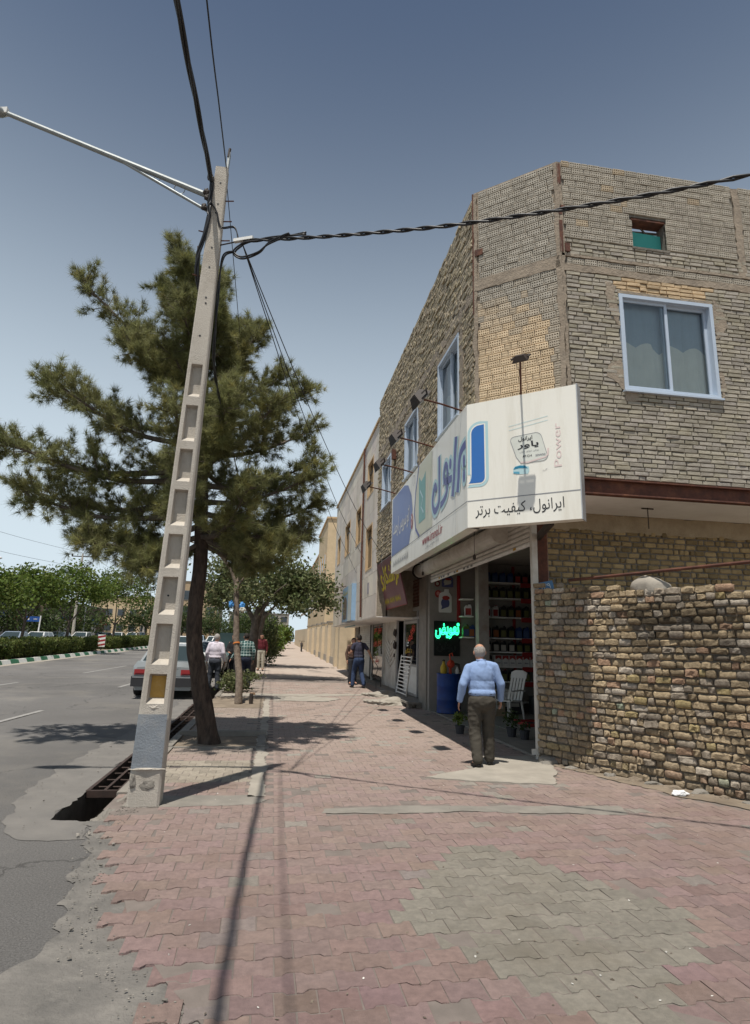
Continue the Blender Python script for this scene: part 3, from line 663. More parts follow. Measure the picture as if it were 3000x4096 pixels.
for k, P in enumerate(([(.70, 6.75), (.9, 6.35), (.9, 7.05), (.74, 7.1)], [(.62, 5.55), (.9, 5.4), (.9, 5.85), (.75, 5.8)], [(2.49, 6.35), (2.74, 6.6), (2.62, 7.0), (2.49, 7.05)], [(2.49, 5.3), (2.62, 5.5), (2.6, 5.75), (2.49, 5.8)], [(.7, 7.06), (2.7, 7.06), (2.7, 7.28), (.7, 7.28)], [(.9, 6.955), (2.49, 6.955), (2.49, 7.0), (.9, 7.0)], [(.9, 5.2), (1.15, 5.22), (1.1, 5.36), (.9, 5.36)])):
    if k == 4: continue
    smear(RWf, P, .045 if k < 4 else .012, 40+k, 'mortar_smear', MT['mud'], .03, .035)
for y0, y1, z1 in ((9.35, 10.95, 7.0), (12.4, 14.05, 6.9), (15.6, 17.2, 6.75)):
    u0, u1 = 17.95-y1, 17.95-y0; smear(SWf, [(u0, z1), (u1, z1), (u1, z1+.12), (u0, z1+.12)], .02, int(y0*7), 'lintel_mortar', MT['mud'], .045); smear(SWf, [(u1-.1, z1-1.6), (u1+.1, z1-1.6), (u1+.1, z1), (u1-.1, z1)], .03, int(y0*9), 'mortar_smear', MT['mud'], .034)
# rusty angle irons at the corner, channel beam under the first floor
for z0, z1 in ((7.55, 8.1), (8.75, 9.12), (8.2, 8.3)): G().box(3.985, 4.04, 7.715, 7.74, z0, z1).build('angle_iron', MT['rust'], bld)
G().box(4.06, 4.14, 7.70, 7.735, 7.56, 7.7).build('angle_iron', MT['rust'], bld); G().box(4.02, 4.09, 7.705, 7.735, 8.28, 8.36).build('angle_iron', MT['rust'], bld)
G().obox(CWf(.09, 8.0, .03), Vector(CWf.u)*.07, Vector(CWf.n)*.008, (0, 0, .055)).build('angle_iron', MT['rust'], bld); G().tube([CWf(-.01, 6.9, .02), CWf(-.01, 9.15, .02)], .015, 6).build('angle_iron', MT['rust'], bld)
b = G(); b.box(3.98, 9.5, 7.66, 7.78, 3.955, 3.975); b.box(3.98, 9.5, 7.66, 7.78, 3.745, 3.765); b.box(3.98, 9.5, 7.735, 7.76, 3.765, 3.955); b.build('channel_beam', MT['rust'], bld)
smear(LWf, [(0, 3.5), (5.4, 3.5), (5.4, 3.79), (0, 3.79)], .02, 60, 'plaster_strip', MT['brown_plaster'], .03, .1)
slab(LWf, 0, 5.4, 0, 3.79, [], 0, -.2, MT['dark_mortar'], 'ground_floor_wall', bld)
for y in (8.3, 8.62): G().tube([(5.5+random.uniform(-.3, .3), y, 3.79), (5.5, y+.1, 3.6)], .006, 5)
# hanging hook under the overhang
hk = G(); hk.tube([(5.62, 8.45, 3.79), (5.62, 8.45, 3.46)], .008, 6); hk.tube([(5.52, 8.45, 3.775), (5.72, 8.45, 3.775)], .01, 6); hk.build('lamp_hook', MT['dark_metal'], bld)
# --- rusty column and shutter jamb at the shop corner
cl_ = G(); cl_.box(4.02, 4.06, 8.95, 9.12, 0, 3.79); cl_.box(4.06, 4.2, 9.0, 9.07, 0, 3.79); cl_.build('steel_column', MT['rust'], bld)
G().box(4.06, 4.24, 9.06, 9.095, 0, 3.78).build('column_facing', mat('worn_red_paint', (.22, .12, .085), (.34, .26, .21), 11, .9, .5, 40), bld)

# --- windows
def window(W, u0, u1, z0, z1, name, parent, mull=True, curtain=True, off=.02):
    w = link(name, None, parent); fw, dp = .055, .05
    inv = wmat(parent).inverted(); w.location = inv @ W((u0+u1)/2, z0, 0)
    def pc(nm, a, b, c, d, e0, e1, m, **k): return G().hexa([W(a, c, e1), W(b, c, e1), W(b, c, e0), W(a, c, e0), W(a, d, e1), W(b, d, e1), W(b, d, e0), W(a, d, e0)]).build(nm, m, w, **k)
    f = G()
    for a, b, c, d in ((u0, u0+fw, z0, z1), (u1-fw, u1, z0, z1), (u0+fw, u1-fw, z1-fw, z1), (u0+fw, u1-fw, z0, z0+fw)):
        f.hexa([W(a, c, off+.02), W(b, c, off+.02), W(b, c, -.12), W(a, c, -.12), W(a, d, off+.02), W(b, d, off+.02), W(b, d, -.12), W(a, d, -.12)])
    f.build('frame', MT['pvc'], w, bevel=.004)
    um = (u0+u1)/2; sf = .045
    for a, b, e in ((u0+fw, um+.035, -.015), (um-.035, u1-fw, -.06)):
        s = G()
        for p, q, c, d in ((a, a+sf, z0+fw, z1-fw), (b-sf, b, z0+fw, z1-fw), (a+sf, b-sf, z1-fw-sf, z1-fw), (a+sf, b-sf, z0+fw, z0+fw+sf)):
            s.hexa([W(p, c, e), W(q, c, e), W(q, c, e-.04), W(p, c, e-.04), W(p, d, e), W(q, d, e), W(q, d, e-.04), W(p, d, e-.04)])
        s.build('sash', MT['pvc'], w); G().quad(W(a+sf, z0+fw+sf, e-.02), W(b-sf, z0+fw+sf, e-.02), W(b-sf, z1-fw-sf, e-.02), W(a+sf, z1-fw-sf, e-.02)).build('pane', MT['pane'], w)
    G().hexa([W(u0-.02, z0-.03, off+.06), W(u1+.02, z0-.03, off+.06), W(u1+.02, z0-.03, -.1), W(u0-.02, z0-.03, -.1), W(u0-.02, z0-.003, off+.06), W(u1+.02, z0-.003, off+.06), W(u1+.02, z0, -.1), W(u0-.02, z0, -.1)]).build('sill', MT['pvc'], w)
    if curtain:
        n = 60; xs = np.linspace(u0, u1, n)
        def cur(nm, top, m, d0, a):
            g = G()
            for i in range(n-1):
                d = [d0+a*math.sin((x-u0)*24)+.4*a*math.sin((x-u0)*61+1) for x in xs[i:i+2]]
                g.quad(W(xs[i], z0, d[0]), W(xs[i+1], z0, d[1]), W(xs[i+1], top(xs[i+1]), d[1]), W(xs[i], top(xs[i]), d[0]))
            g.build(nm, m, w, smooth=True)
        H = z1-z0; per = .36
        cur('curtain', lambda x: z1, paint('grey_curtain', (.46, .52, .58), .9), -.155, .008)
        cur('half_curtain', lambda x: z0+H*.50+.10*abs(math.sin((x-u0)*math.pi/per*.9+.6))-.07*(abs((x-u0)/(u1-u0)-.45) < .07), paint('beige_curtain', (.82, .79, .72), .9), -.135, .008)
    return w
window(RWf, *WIN_R[:2], *WIN_R[2:], 'window', bld)
for h in WIN_S: window(SWf, h[0], h[1], h[2], h[3], 'window', bld, off=.03)
# opening in the parapet: turquoise board, open strip of sky above
v = link('vent_opening', None, bld); v.location = wmat(bld).inverted() @ RWf(1.5, 7.8, 0)
G().hexa([RWf(1.23, 7.81, -.12), RWf(1.80, 7.81, -.12), RWf(1.80, 7.81, -.14), RWf(1.23, 7.81, -.14), RWf(1.23, 8.19, -.12), RWf(1.80, 8.17, -.12), RWf(1.80, 8.17, -.14), RWf(1.23, 8.19, -.14)]).build('turquoise_board', paint('turquoise', (.06, .34, .30), .6), v)
G().bar(RWf(1.2, 8.33, -.1), RWf(1.84, 8.33, -.1), .2, .03).build('lintel', MT['rust'], v); G().bar(RWf(1.23, 8.24, -.2), RWf(1.80, 8.27, -.2), .03, .025).build('batten', MT['grey_bark'], v); G().bar(RWf(1.5, 8.32, -.18), RWf(1.58, 8.19, -.15), .02, .02).build('batten', MT['grey_bark'], v)
G().obox(RWf(1.515, 7.785, -.03), (.32, 0, 0), (0, .07, 0), (0, 0, .018)).build('sill', MT['dark_mortar'], v)
# downpipe stub
G().obox((2.86, 15.1, 6.5), (.06, 0, 0), (0, .06, 0), (0, 0, .13)).build('scupper', MT['rust'], bld); G().tube([(2.88, 15.1, 6.4), (2.88, 15.1, 6.0)], .01, 6).build('wall_wire', MT['dark_metal'], bld)

# ================================================================== OLD ROUGH WALL
ow = thing('old_brick_wall', 'low rough wall of weathered bulging bricks running out from the shop corner', 'wall', (4.6, 7.7, 0))
OW = Wall((3.93, 8.90), (1.37, -2.40))
def top_z(u): return 2.56-.055*u+.02*math.sin(u*3)
g = G(); nseg = 40; Ux = 4.2
for i in range(nseg):
    a, b = Ux*i/nseg, Ux*(i+1)/nseg
    for (p, q) in (((a, b)),): g.hexa([OW(p, -.1, .0), OW(q, -.1, .0), OW(q, -.1, -.34), OW(p, -.1, -.34), OW(p, top_z(p)-.07, -.004), OW(q, top_z(q)-.07, -.004), OW(q, top_z(q)-.1, -.3), OW(p, top_z(p)-.1, -.3)])
g.build('wall_core', mat('wall_mortar', (.20, .172, .137), (.125, .108, .088), 9, .97, 1.0, 26, stain=(.10, .09, .08), stain_s=1.6), ow)
Bo = []
z = .03
while z < 2.62:
    h = random.choice((.084, .090, .097)); u = -random.random()*.1; small = random.random() < .3
    while u < Ux:
        l = random.uniform(.085, .13) if (small and random.random() < .75) or random.random() < .3 else random.uniform(.15, .235)
        a, bq = max(u, 0), min(u+l-.014, Ux); u += l
        if bq-a > .04 and z+h*.8 < top_z((a+bq)/2)+random.uniform(-.02, .05): Bo.append(((a+bq)/2, z+h/2+random.uniform(-.003, .003)-.012*math.sin(a*1.3), bq-a, (h-.013)*random.uniform(.88, 1.06)))
    z += h
Bo = np.array(Bo); n = len(Bo)
co = np.tile(np.array([.46, .365, .24]), (n, 1))*rng.uniform(.62, 1.16, (n, 1))
pal = rng.random(n); co[pal < .07] = np.array([.56, .50, .42])*rng.uniform(.8, 1.1, ((pal < .07).sum(), 1)); co[(pal > .12) & (pal < .32)] = np.array([.36, .31, .25])*rng.uniform(.8, 1.1, (((pal > .12) & (pal < .32)).sum(), 1)); co[(pal > .32) & (pal < .35)] = np.array([.42, .34, .18])
co[(pal > .39) & (pal < .46)] = np.array([.43, .29, .20]); co[pal > .993] = np.array([.38, .43, .33])
low = np.clip((.75-Bo[:, 1])/.75, 0, 1)[:, None]; co = co*(1-low*.55)+np.array([.26, .215, .165])*low*.55      # splash-stained foot
soot = np.exp(-((Bo[:, 0]-1.95)/.8)**2-((Bo[:, 1]-2.08)/.10)**2)+.9*np.exp(-((Bo[:, 0]-1.75)/.25)**2-((Bo[:, 1]-1.85)/.2)**2)+.6*np.exp(-((Bo[:, 0]-2.6)/.6)**2-((Bo[:, 1]-1.7)/.5)**2)
co *= (1-.75*np.clip(soot, 0, 1)*rng.uniform(.6, 1.1, n))[:, None]
RMe = unit_meshes('brick', lambda: rough_unit(.10), ROUGH_F, 9, MT['rough_brick'], True)+unit_meshes('brick', lambda: rough_unit(.125), ROUGH_F, 14, MT['rough_brick'], False)
near, far = nearest(OW, Bo, 300)
near = np.array([i for i in near]); singles('brick', OW, Bo[near], RMe, (.036, .010), co[near], ow)
joined('brickwork', OW, Bo[far], [rough_unit(.11) for _ in range(22)], ROUGH_F, (.036, .010), co[far], MT['rough_brick'], ow)
mg = G().ell(OW(1.75, 2.43, -.11), (.25, .15, .17), 20, 14, Matrix.Rotation(OW.rz, 3, 'Z')); mg.v = [tuple(Vector(p)+noise.noise_vector(Vector(p)*6)*.045+noise.noise_vector(Vector(p)*22)*.012) for p in mg.v]; mg.build('mortar_mound', MT['pale_concrete'], ow, smooth=True)
for i in range(16):
    u = .1+i*.27+random.uniform(-.05, .05); lump(OW(u, .0, .05+.05*random.random()), (.10+.08*random.random(), .06, .035+.03*random.random()), i*2.3, MT['soil'] if i % 2 else MT['concrete'], 'foot_rubble', ow)
lump(OW(.22, .02, .02), (.26, .12, .10), 9.1, MT['concrete'], 'foot_rubble', ow)
p = link('pipe_run', None, None); G().tube([OW(.62, 2.60, .02), OW(1.4, 2.625, -.02), OW(4.2, 2.70, -.05)], .022, 8).build('pipe', MT['rust'], p); G().tube([OW(1.62, 2.63, -.025), OW(1.9, 2.636, -.03)], .0245, 8).build('pipe_patch', MT['dark_metal'], p)
tag(p, 'rusty pipe lying along the top of the rough brick wall', 'pipe')
t = thing('plastic_bag', 'crumpled white plastic bag on the ground at the foot of the rough wall', 'litter', (4.72, 6.75, .03))
lump((4.66, 6.78, .05), (.085, .06, .035), 2.2, paint('white_plastic', (.75, .76, .76), .4), 'bag', t)

# ================================================================== SHOP SIGN
sg = thing('shop_sign', 'big white angled sign of the oil shop with blue lettering round the corner', 'sign', (2.7, 8.3, 3.28))
FS = Wall((2.661, 8.271), (1.212, -1.035), 3.28); LS = Wall((2.706, 14.40), (0, -1), 3.28); SL, SH = 6.13, 1.872
G().hexa([FS(0, 0, 0), FS(1.594, 0, 0), FS(1.594, 0, -.17), FS(.08, 0, -.17), FS(0, SH, 0), FS(1.594, SH, 0), FS(1.594, SH, -.17), FS(.08, SH, -.17)]).build('front_box', MT['sign_white'], sg)
G().hexa([(2.706, 14.4, 3.28), (2.661, 8.273, 3.28), (2.84, 8.24, 3.28), (2.88, 14.4, 3.28), (2.706, 14.4, 5.10), (2.661, 8.273, 5.152), (2.84, 8.24, 5.152), (2.88, 14.4, 5.10)]).build('side_box', MT['sign_white'], sg)
for u in (1.594,): G().hexa([FS(u, -.01, .006), FS(u+.014, -.01, .006), FS(u+.014, -.01, -.18), FS(u, -.01, -.18), FS(u, SH+.01, .006), FS(u+.014, SH+.01, .006), FS(u+.014, SH+.01, -.18), FS(u, SH+.01, -.18)]).build('edge_trim', MT['alu'], sg)
ls = lambda uu, v, d=0: LS(SL-uu, v, d+.0075*(SL-uu)+.0005)      # measured from the sign's corner
def panel(nm, pts, m, d, fr): 
    return G().poly(pts, fr, d).build(nm, m, sg)
def arc(cx, cy, rx, ry, a0, a1, n=8): return [(cx+rx*math.cos(R(a0+(a1-a0)*i/n)), cy+ry*math.sin(R(a0+(a1-a0)*i/n))) for i in range(n+1)]
lsr = lambda x, v, d=0: ls(SL-x, v, d)     # left to right as one reads it
X = lambda uu: SL-uu
panel('cream_field', [(X(3.32), .41), (X(2.1), .41), (X(2.1), 1.83), (X(3.28), 1.83), (X(3.5), 1.1)], MT['sign_cream'], .003, lsr)
panel('blue_field', [(X(6.05), .40)]+[(X(4.06), .40), (X(3.86), .7), (X(3.74), 1.08), (X(3.86), 1.4), (X(4.2), 1.7), (X(4.6), 1.80), (X(6.02), 1.80)], MT['sign_fade'], .003, lsr)
G().stroke([(X(3.17), 1.85), (X(3.45), 1.35), (X(3.56), .95), (X(3.42), .6), (X(3.1), .40)], .07, lsr, .005).build('navy_curve', MT['sign_navy'], sg)
panel('oil_can_print', [(X(3.15), .65), (X(2.6), .66), (X(2.6), 1.58), (X(2.75), 1.5), (X(2.95), 1.46), (X(3.15), 1.60)], MT['sign_teal'], .005, lsr)
G().stroke([(X(3.05), 1.3), (X(2.8), 1.1), (X(2.95), .95), (X(2.75), .8)], .05, lsr, .007).build('can_highlight', MT['sign_cyan'], sg)
lettering('Power', 'vertical_lettering', MT['sign_pink'], lsr, X(2.52), .75, .09, .7, sg, .006, False, vertical=True)
G().stroke(arc(X(3.64), 1.66, .09, .11, -60, 250, 14), .015, lsr, .005).build('small_oval_mark', MT['sign_grey'], sg)
G().poly(arc(X(3.79), .83, .10, .17, 0, 360, 14)[:-1], lsr, .006).build('red_mark', MT['sign_red'], sg); G().stroke([(X(3.85), .95), (X(3.74), .85), (X(3.84), .75)], .03, lsr, .008).build('red_mark_swirl', MT['sign_white'], sg)
lettering('اتو سرویس ارجمند', 'shop_name_lettering', MT['white'], lsr, X(5.85), .78, 1.8, .46, sg, .006, True, .012)
lettering('www.iranol.ir', 'web_address_lettering', MT['sign_red'], lsr, X(2.84), .17, 1.46, .17, sg, .004, False, .012)
lettering('پایانه تعویض روغن', 'small_lettering', MT['sign_grey'], lsr, X(2.56), .06, .95, .09, sg, .004)
g = G()
for i in range(34):
    a = X(5.85)+i*.052; g.stroke([(a, .13+.02*math.sin(i*2.1)), (a+.03*math.sin(i*1.3), .17+.09*abs(math.sin(i*.83)))], .02, lsr, .004)
g.build('worn_small_print', MT['sign_grey'], sg)
# big stylised word, blue letters on a pale cyan glow
LET = [([(.05, 1.28), (.2, 1.26), (.33, 1.20), (.40, 1.05), (.43, .85), (.49, .64)], .13), ([(.55, 1.56), (.62, 1.25), (.67, .95), (.76, .64)], .135), ([(.80, .95), (1.0, .97), (1.24, 1.0)], .12),
       ([(1.25, .98), (1.27, 1.15), (1.18, 1.28), (1.07, 1.2), (1.06, 1.0), (1.1, .80), (1.28, .70), (1.5, .66)], .11), ([(1.58, 1.56), (1.58, 1.2), (1.58, .8), (1.68, .68), (1.88, .64), (2.02, .76), (2.02, .93), (1.87, 1.1), (1.76, .98)], .12)]
DOT = [(.14, 1.04, .055, .10), (.14, .81, .055, .10), (.88, 1.21, .07, .09)]
for wd, m, d, nm in ((.26, 'sign_cyan', .004, 'letter_glow'), (.0, 'sign_navy', .006, 'brand_letter')):
    for pts, w in LET:
        pts = [p for p in pts]; sm = []
        for i in range(len(pts)-1):
            p0, p1, p2, p3 = (Vector(pts[max(i-1, 0)]), Vector(pts[i]), Vector(pts[i+1]), Vector(pts[min(i+2, len(pts)-1)]))
            for t in (0, .25, .5, .75): sm.append(.5*((2*p1)+(p2-p0)*t+(2*p0-5*p1+4*p2-p3)*t*t+(3*p1-p0-3*p2+p3)*t**3))
        sm.append(Vector(pts[-1]))
        G().stroke([(X(p[0]), p[1]) for p in sm], w+wd*.5, lsr, d).build(nm, MT[m], sg)
    for x, y, rx, ry in DOT: G().poly(arc(X(x), y, rx+wd*.25, ry+wd*.25, 0, 360, 14)[:-1], lsr, d+.001).build(nm, MT[m], sg)
def alef(k): return [(.018-k, .649-k), (.20+k*.4, .645-k)]+arc(.20, .725, .071+k, .08+k, -90, 0, 6)+[(.267+k, 1.521+k*.6), (.21, 1.517+k)]+arc(.19, 1.40, .122+k, .117+k, 90, 180, 6)+[(.068-k, .78)]+arc(.01, .78, .058-k*.3, .131+k, 0, -60, 4)
panel('letter_glow', [(max(x, .004), y) for x, y in alef(.06)], MT['sign_cyan'], .003, FS); panel('letter_gap', [(max(x, .006), y) for x, y in alef(.02)], MT['sign_white'], .0045, FS); panel('brand_letter', alef(0), MT['sign_blue'], .006, FS)
lettering('ایرانول، کیفیت برتر', 'slogan_lettering', MT['black'], FS, .12, .125, 1.255, .195, sg, .004)
G().poly([(0, .382), (1.594, .382), (1.594, .394), (0, .394)], FS, .003).build('rule_line', MT['sign_grey'], sg); G().poly([(0, .382), (SL, .382), (SL, .394), (0, .394)], lsr, .004).build('rule_line', MT['sign_grey'], sg)
can = [(.66, 1.20)]+arc(.72, 1.20, .06, .055, 180, 90, 3)+arc(1.02, 1.17, .09, .10, 90, 20, 4)+arc(1.10, .92, .08, .07, -10, -80, 4)+[(.86, .85), (.80, .86), (.74, .95)]
panel('can_label_print', can, mat('sign_mint', (.76, .78, .71), None, 2, .4, 0), .003, FS); G().stroke(can+can[:1], .006, FS, .005).build('can_outline', MT['sign_grey'], sg)
G().stroke([(.80, .865), (.9, .855), (1.15, .90), (1.18, .93), (1.19, 1.02)], .022, FS, .006).build('pink_edge', MT['sign_pink'], sg)
lettering('ایرانول', 'can_brand_lettering', MT['black'], FS, .775, 1.165, .20, .075, sg, .006, True, .02); lettering('پاور', 'can_name_lettering', MT['black'], FS, .76, 1.045, .30, .115, sg, .006, True, .02)
lettering('روغن موتور دیزل', 'can_small_lettering', MT['sign_grey'], FS, .79, 1.0, .27, .035, sg, .006); lettering('API CI-4', 'can_grade_lettering', MT['black'], FS, .83, .93, .13, .035, sg, .006, False, .01)
lettering('20W50', 'can_grade_lettering', MT['sign_grey'], FS, 1.01, .925, .14, .03, sg, .006, False, .02)
lettering('Power', 'vertical_lettering', MT['sign_pink'], FS, 1.265, .74, .10, .62, sg, .004, False, vertical=True)
panel('bus_print', [(.69, .79), (.69, .72), (.74, .70), (.90, .69), (.92, .735), (.915, .79), (.86, .82), (.79, .83), (.72, .82)], MT['sign_cyan'], .003, FS); panel('bus_window_print', [(.695, .775), (.78, .785), (.86, .775), (.90, .77), (.86, .81), (.79, .822), (.72, .812)], paint('bus_blue', (.03, .22, .36), .4), .005, FS)
panel('bus_side_print', [(.695, .72), (.78, .702), (.78, .735), (.695, .745)], paint('bus_blue2', (.12, .38, .52), .4), .005, FS)
lettering('لیتر', 'volume_lettering', MT['sign_grey'], FS, 1.10, .70, .045, .03, sg, .004); lettering('۲۰', 'volume_lettering', MT['sign_grey'], FS, 1.15, .71, .03, .025, sg, .004, False)
for a, b, c in ((.64, 1.11, 1.44), (.62, 1.15, 1.38)): G().stroke([(.64, c-.02), (.9, c+.01), (1.2, c+.045)], .006, FS, .003).build('faded_print_line', MT['sign_cyan'], sg)
for uu in (.62, 1.75, 2.42, 3.48, 4.35): G().poly([(X(uu)-.003, .0), (X(uu)+.003, .0), (X(uu)+.003, 1.86), (X(uu)-.003, 1.86)], lsr, .002).build('panel_seam', MT['sign_grey'], sg)
# steel bracket between sign and shop front
b = G(); b.bar((3.7, 7.75, 3.33), (4.05, 9.0, 3.33), .06, .1); b.bar((2.8, 9.2, 3.70), (2.98, 9.2, 3.70), .05, .05); b.bar((2.8, 12, 3.70), (2.98, 12, 3.70), .05, .05); b.bar((2.8, 14.2, 3.70), (2.98, 14.2, 3.70), .05, .05); b.build('bracket', MT['dark_metal'], sg)

# --- floodlights on arms over the sign
def flood(base, head, name, label, tiltv, k=1.0):
    t = thing(name, label, 'floodlight', base, 0, 'floodlights over the shop sign'); b, h = Vector(base), Vector(head)
    G().tube([b, b+(h-b)*.5+Vector((0, 0, .01)), h], .014, 6).build('arm', MT['rust'], t)
    d = Vector(tiltv).normalized(); s_ = d.cross(Vector((0, 0, 1))).normalized(); u_ = s_.cross(d)
    P = []
    for (w, hh, e) in ((.09, .05, -.06), (.16, .105, .06)):
        for sx, sy in ((-1, -1), (1, -1), (1, 1), (-1, 1)): P.append(h+(s_*w*sx+u_*hh*sy+d*e)*k)
    G().hexa(P).build('housing', MT['dark_metal'], t, bevel=.008)
    G().quad(*[h+(s_*.14*a+u_*.088*b_+d*.064)*k for a, b_ in ((-1, -1), (1, -1), (1, 1), (-1, 1))]).build('lens', paint('lamp_lens', (.30, .29, .25), .2), t)
    s_ = s_*k; G().bar(h-s_*.17-u_*.02, h-s_*.17+u_*.1, .02, .02).bar(h+s_*.17-u_*.02, h+s_*.17+u_*.1, .02, .02).bar(h-s_*.17+u_*.1, h+s_*.17+u_*.1, .02, .02).build('yoke', MT['dark_metal'], t)
    return t
for i, y in enumerate((8.42, 10.22, 11.95, 13.82)):
    flood((2.69, y+.12, 5.16-.002*i), (1.95, y, 5.26), 'floodlight', ('black floodlight on an arm above the big word of the shop sign', 'black floodlight on an arm above the green can on the sign', 'black floodlight on an arm above the curved navy edge of the sign', 'black floodlight on an arm above the faded blue end of the sign')[i], (.75, .05, -.66), 1.25)
hb_ = FS(.82, SH, -.03); hh_ = FS(1.02, SH+.26, .60); flood(hb_, hh_, 'floodlight', 'black floodlight standing over the corner face of the shop sign', tuple(-Vector(FS.n)*.62+Vector((0, 0, -.78))), .66)

# ================================================================== OIL SHOP FRONT AND INTERIOR
jp = thing('shutter_post', 'worn white steel post at the shop corner beside the rough wall', 'post', (3.94, 8.95, 0))
G().box(3.90, 3.99, 8.90, 8.98, .02, 3.55).build('post', MT['dirty_white'], jp, bevel=.006)
for z in (.35, .95, 1.75, 2.35, 3.1): G().box(3.985, 4.03, 8.93, 9.0, z, z+.1).build('hinge', MT['rust'], jp, bevel=.006)
G().box(3.82, 3.90, 8.92, 8.94, .1, .18).build('lock_tab', MT['dirty_white'], jp); G().box(3.935, 3.955, 8.895, 8.903, 1.5, 1.58).build('keyhole_plate', MT['dark_metal'], jp)
ss = thing('roller_shutter', 'rolled up white roller shutter over the oil shop opening', 'shutter', (3.97, 12, 3.2))
for k in range(7):
    z = 3.20+k*.078; w = .02+.004*(k % 2)
    prof = [(-.035, 0), (-.045, .02), (-.048, .039), (-.04, .062), (-.03, .072), (-.005, .072), (-.005, 0)]
    g = G(); A = [(3.97+p[0], 9.05, z+p[1]) for p in prof]; B = [(3.97+p[0], 15.55, z+p[1]) for p in prof]; n = len(prof)
    g.add(A+B, [(i, (i+1) % n, n+(i+1) % n, n+i) for i in range(n)]+[tuple(range(n))[::-1], tuple(range(n, 2*n))]); g.build('slat' if k else 'bottom_bar', MT['dirty_white'] if k else MT['white'], ss)
G().tube([(3.80, 10.0, 3.56), (3.80, 16.0, 3.56)], .17, 20).build('roll', MT['dirty_white'], ss, smooth=False); G().tube([(3.80, 16.0, 3.56), (3.80, 16.06, 3.56)], .21, 20).build('end_disc', MT['dark_metal'], ss); G().tube([(3.80, 9.95, 3.56), (3.80, 10.0, 3.56)], .19, 20).build('end_disc', MT['dirty_white'], ss)
for y in (9.6, 11.9, 12.15, 12.4, 12.9, 13.1, 13.6, 14.0, 14.2, 14.4): G().box(3.918, 3.922, y, y+.12, 3.212, 3.255).build('sticker', paint('sticker_grey', (.22, .22, .22), .6) if int(y*10) % 3 else paint('sticker_amber', (.55, .32, .06), .6), ss)
for y, z in ((9.9, 3.08), (13.6, 3.2)):
    t = thing('hanging_bulb_socket', 'small black bulb socket hanging from a wire '+('under the corner of the sign' if y < 11 else 'under the far end of the sign'), 'lamp', (3.3, y, 3.7)); G().tube([(3.3, y, 3.7), (3.3, y, z+.07)], .004, 5).build('wire', MT['cable'], t); G().lathe([(.012, .07), (.026, .05), (.028, 0), (.02, -.02)], (3.3, y, z), 10).build('socket', MT['dark_metal'], t)
g = G().box(3.96, 8.4, 9.12, 15.3, -.02, .05); g.build('shop_floor', MT['concrete'], kind='structure')
G().box(4.6, 8.4, 9.3, 15.3, .05, .056).build('shop_floor_tiles', MT['floor_tile'], kind='structure')
sp = link('shop_walls', None, bld); G().box(4.1, 8.4, 9.35, 15.3, 3.74, 3.76).build('ceiling_lining', MT['interior'], sp)
G().box(3.90, 8.4, 15.32, 15.5, 0, 3.79).build('far_wall', MT['interior'], sp); G().box(8.4, 8.6, 9.1, 15.5, 0, 3.79).build('back_wall', MT['interior'], sp); G().box(4.25, 8.4, 9.305, 9.33, 0, 3.79).build('near_wall', MT['interior'], sp)
G().box(4.97, 5.23, 14.62, 14.88, .05, 3.79).build('pier', mat('stained_pier', (.42, .40, .37), (.34, .32, .29), 5, .9, .2, 30, stain=(.2, .12, .07), stain_s=2.2), sp)
G().box(3.86, 4.02, 15.5, 16.3, 0, 3.79).build('front_pier', MT['concrete'], sp)
# shelving against the far wall
rk = thing('oil_shelving', 'tall shelving of oil cans inside the dark shop', 'shelf', (5.9, 15.2, .05))
SZ = [3.25, 2.85, 2.37, 1.85, 1.51, 1.15, .79, .3]
for z in SZ: G().box(5.25, 7.6, 14.98, 15.31, z-.03, z).build('shelf_board', MT['white'], rk)
for z in (2.80, 2.37, 1.85): G().box(4.66, 4.96, 14.98, 15.31, z-.03, z).build('shelf_board', MT['white'], rk)
red = paint('shop_red', (.26, .025, .025), .5)
for x in (5.27, 6.12, 6.95): G().box(x, x+.07, 15.29, 15.315, .1, 3.7).build('upright', red, rk)
for z in SZ[:-1]: G().box(6.22, 6.95, 14.955, 14.98, z-.12, z-.005).build('price_strip', red, rk)
G().box(4.62, 4.70, 15.27, 15.31, 1.9, 3.4).build('upright', red, rk); G().box(5.25, 5.34, 15.0, 15.03, 3.3, 3.55).build('red_header', red, rk)
# oil cans
def can(x, z, body, lab, cap, w=.15, h=.25, label='', group='', y=15.1, name='oil_can'):
    t = thing(name, label, 'oil can', (x, y, z), random.uniform(-.12, .12), group)
    def bx(a, b, c, d, e, f): return [(x+a, y+c, z+e), (x+b, y+c, z+e), (x+b, y+d, z+e), (x+a, y+d, z+e), (x+a, y+c, z+f), (x+b, y+c, z+f), (x+b, y+d, z+f), (x+a, y+d, z+f)]
    m0 = wmat(t); g = G(); hw = w/2; inv_ = m0
    prof = [(-hw, 0), (hw, 0), (hw, h*.72), (hw*.72, h*.93), (hw*.2, h*.93), (hw*.05, h*.8), (-hw*.55, h*.86), (-hw, h*.70)]
    fr = lambda a, b, d=0: m0 @ Vector((a, d, b)); n = len(prof)
    A = [fr(*p, -.05) for p in prof]; B = [fr(*p, .05) for p in prof]
    g.add(A+B, [tuple(range(n)), tuple(range(2*n-1, n-1, -1))]+[(i, n+i, n+(i+1) % n, (i+1) % n) for i in range(n)]); g.build('body', body, t)
    c = G(); c.tube([fr(hw*.46, h*.93), fr(hw*.46, h*1.0)], .022, 10); c.build('cap', cap, t)
    G().quad(fr(-hw*.85, h*.08, -.053), fr(hw*.8, h*.08, -.053), fr(hw*.8, h*.62, -.053), fr(-hw*.85, h*.62, -.053)).build('label', lab, t)
    return t
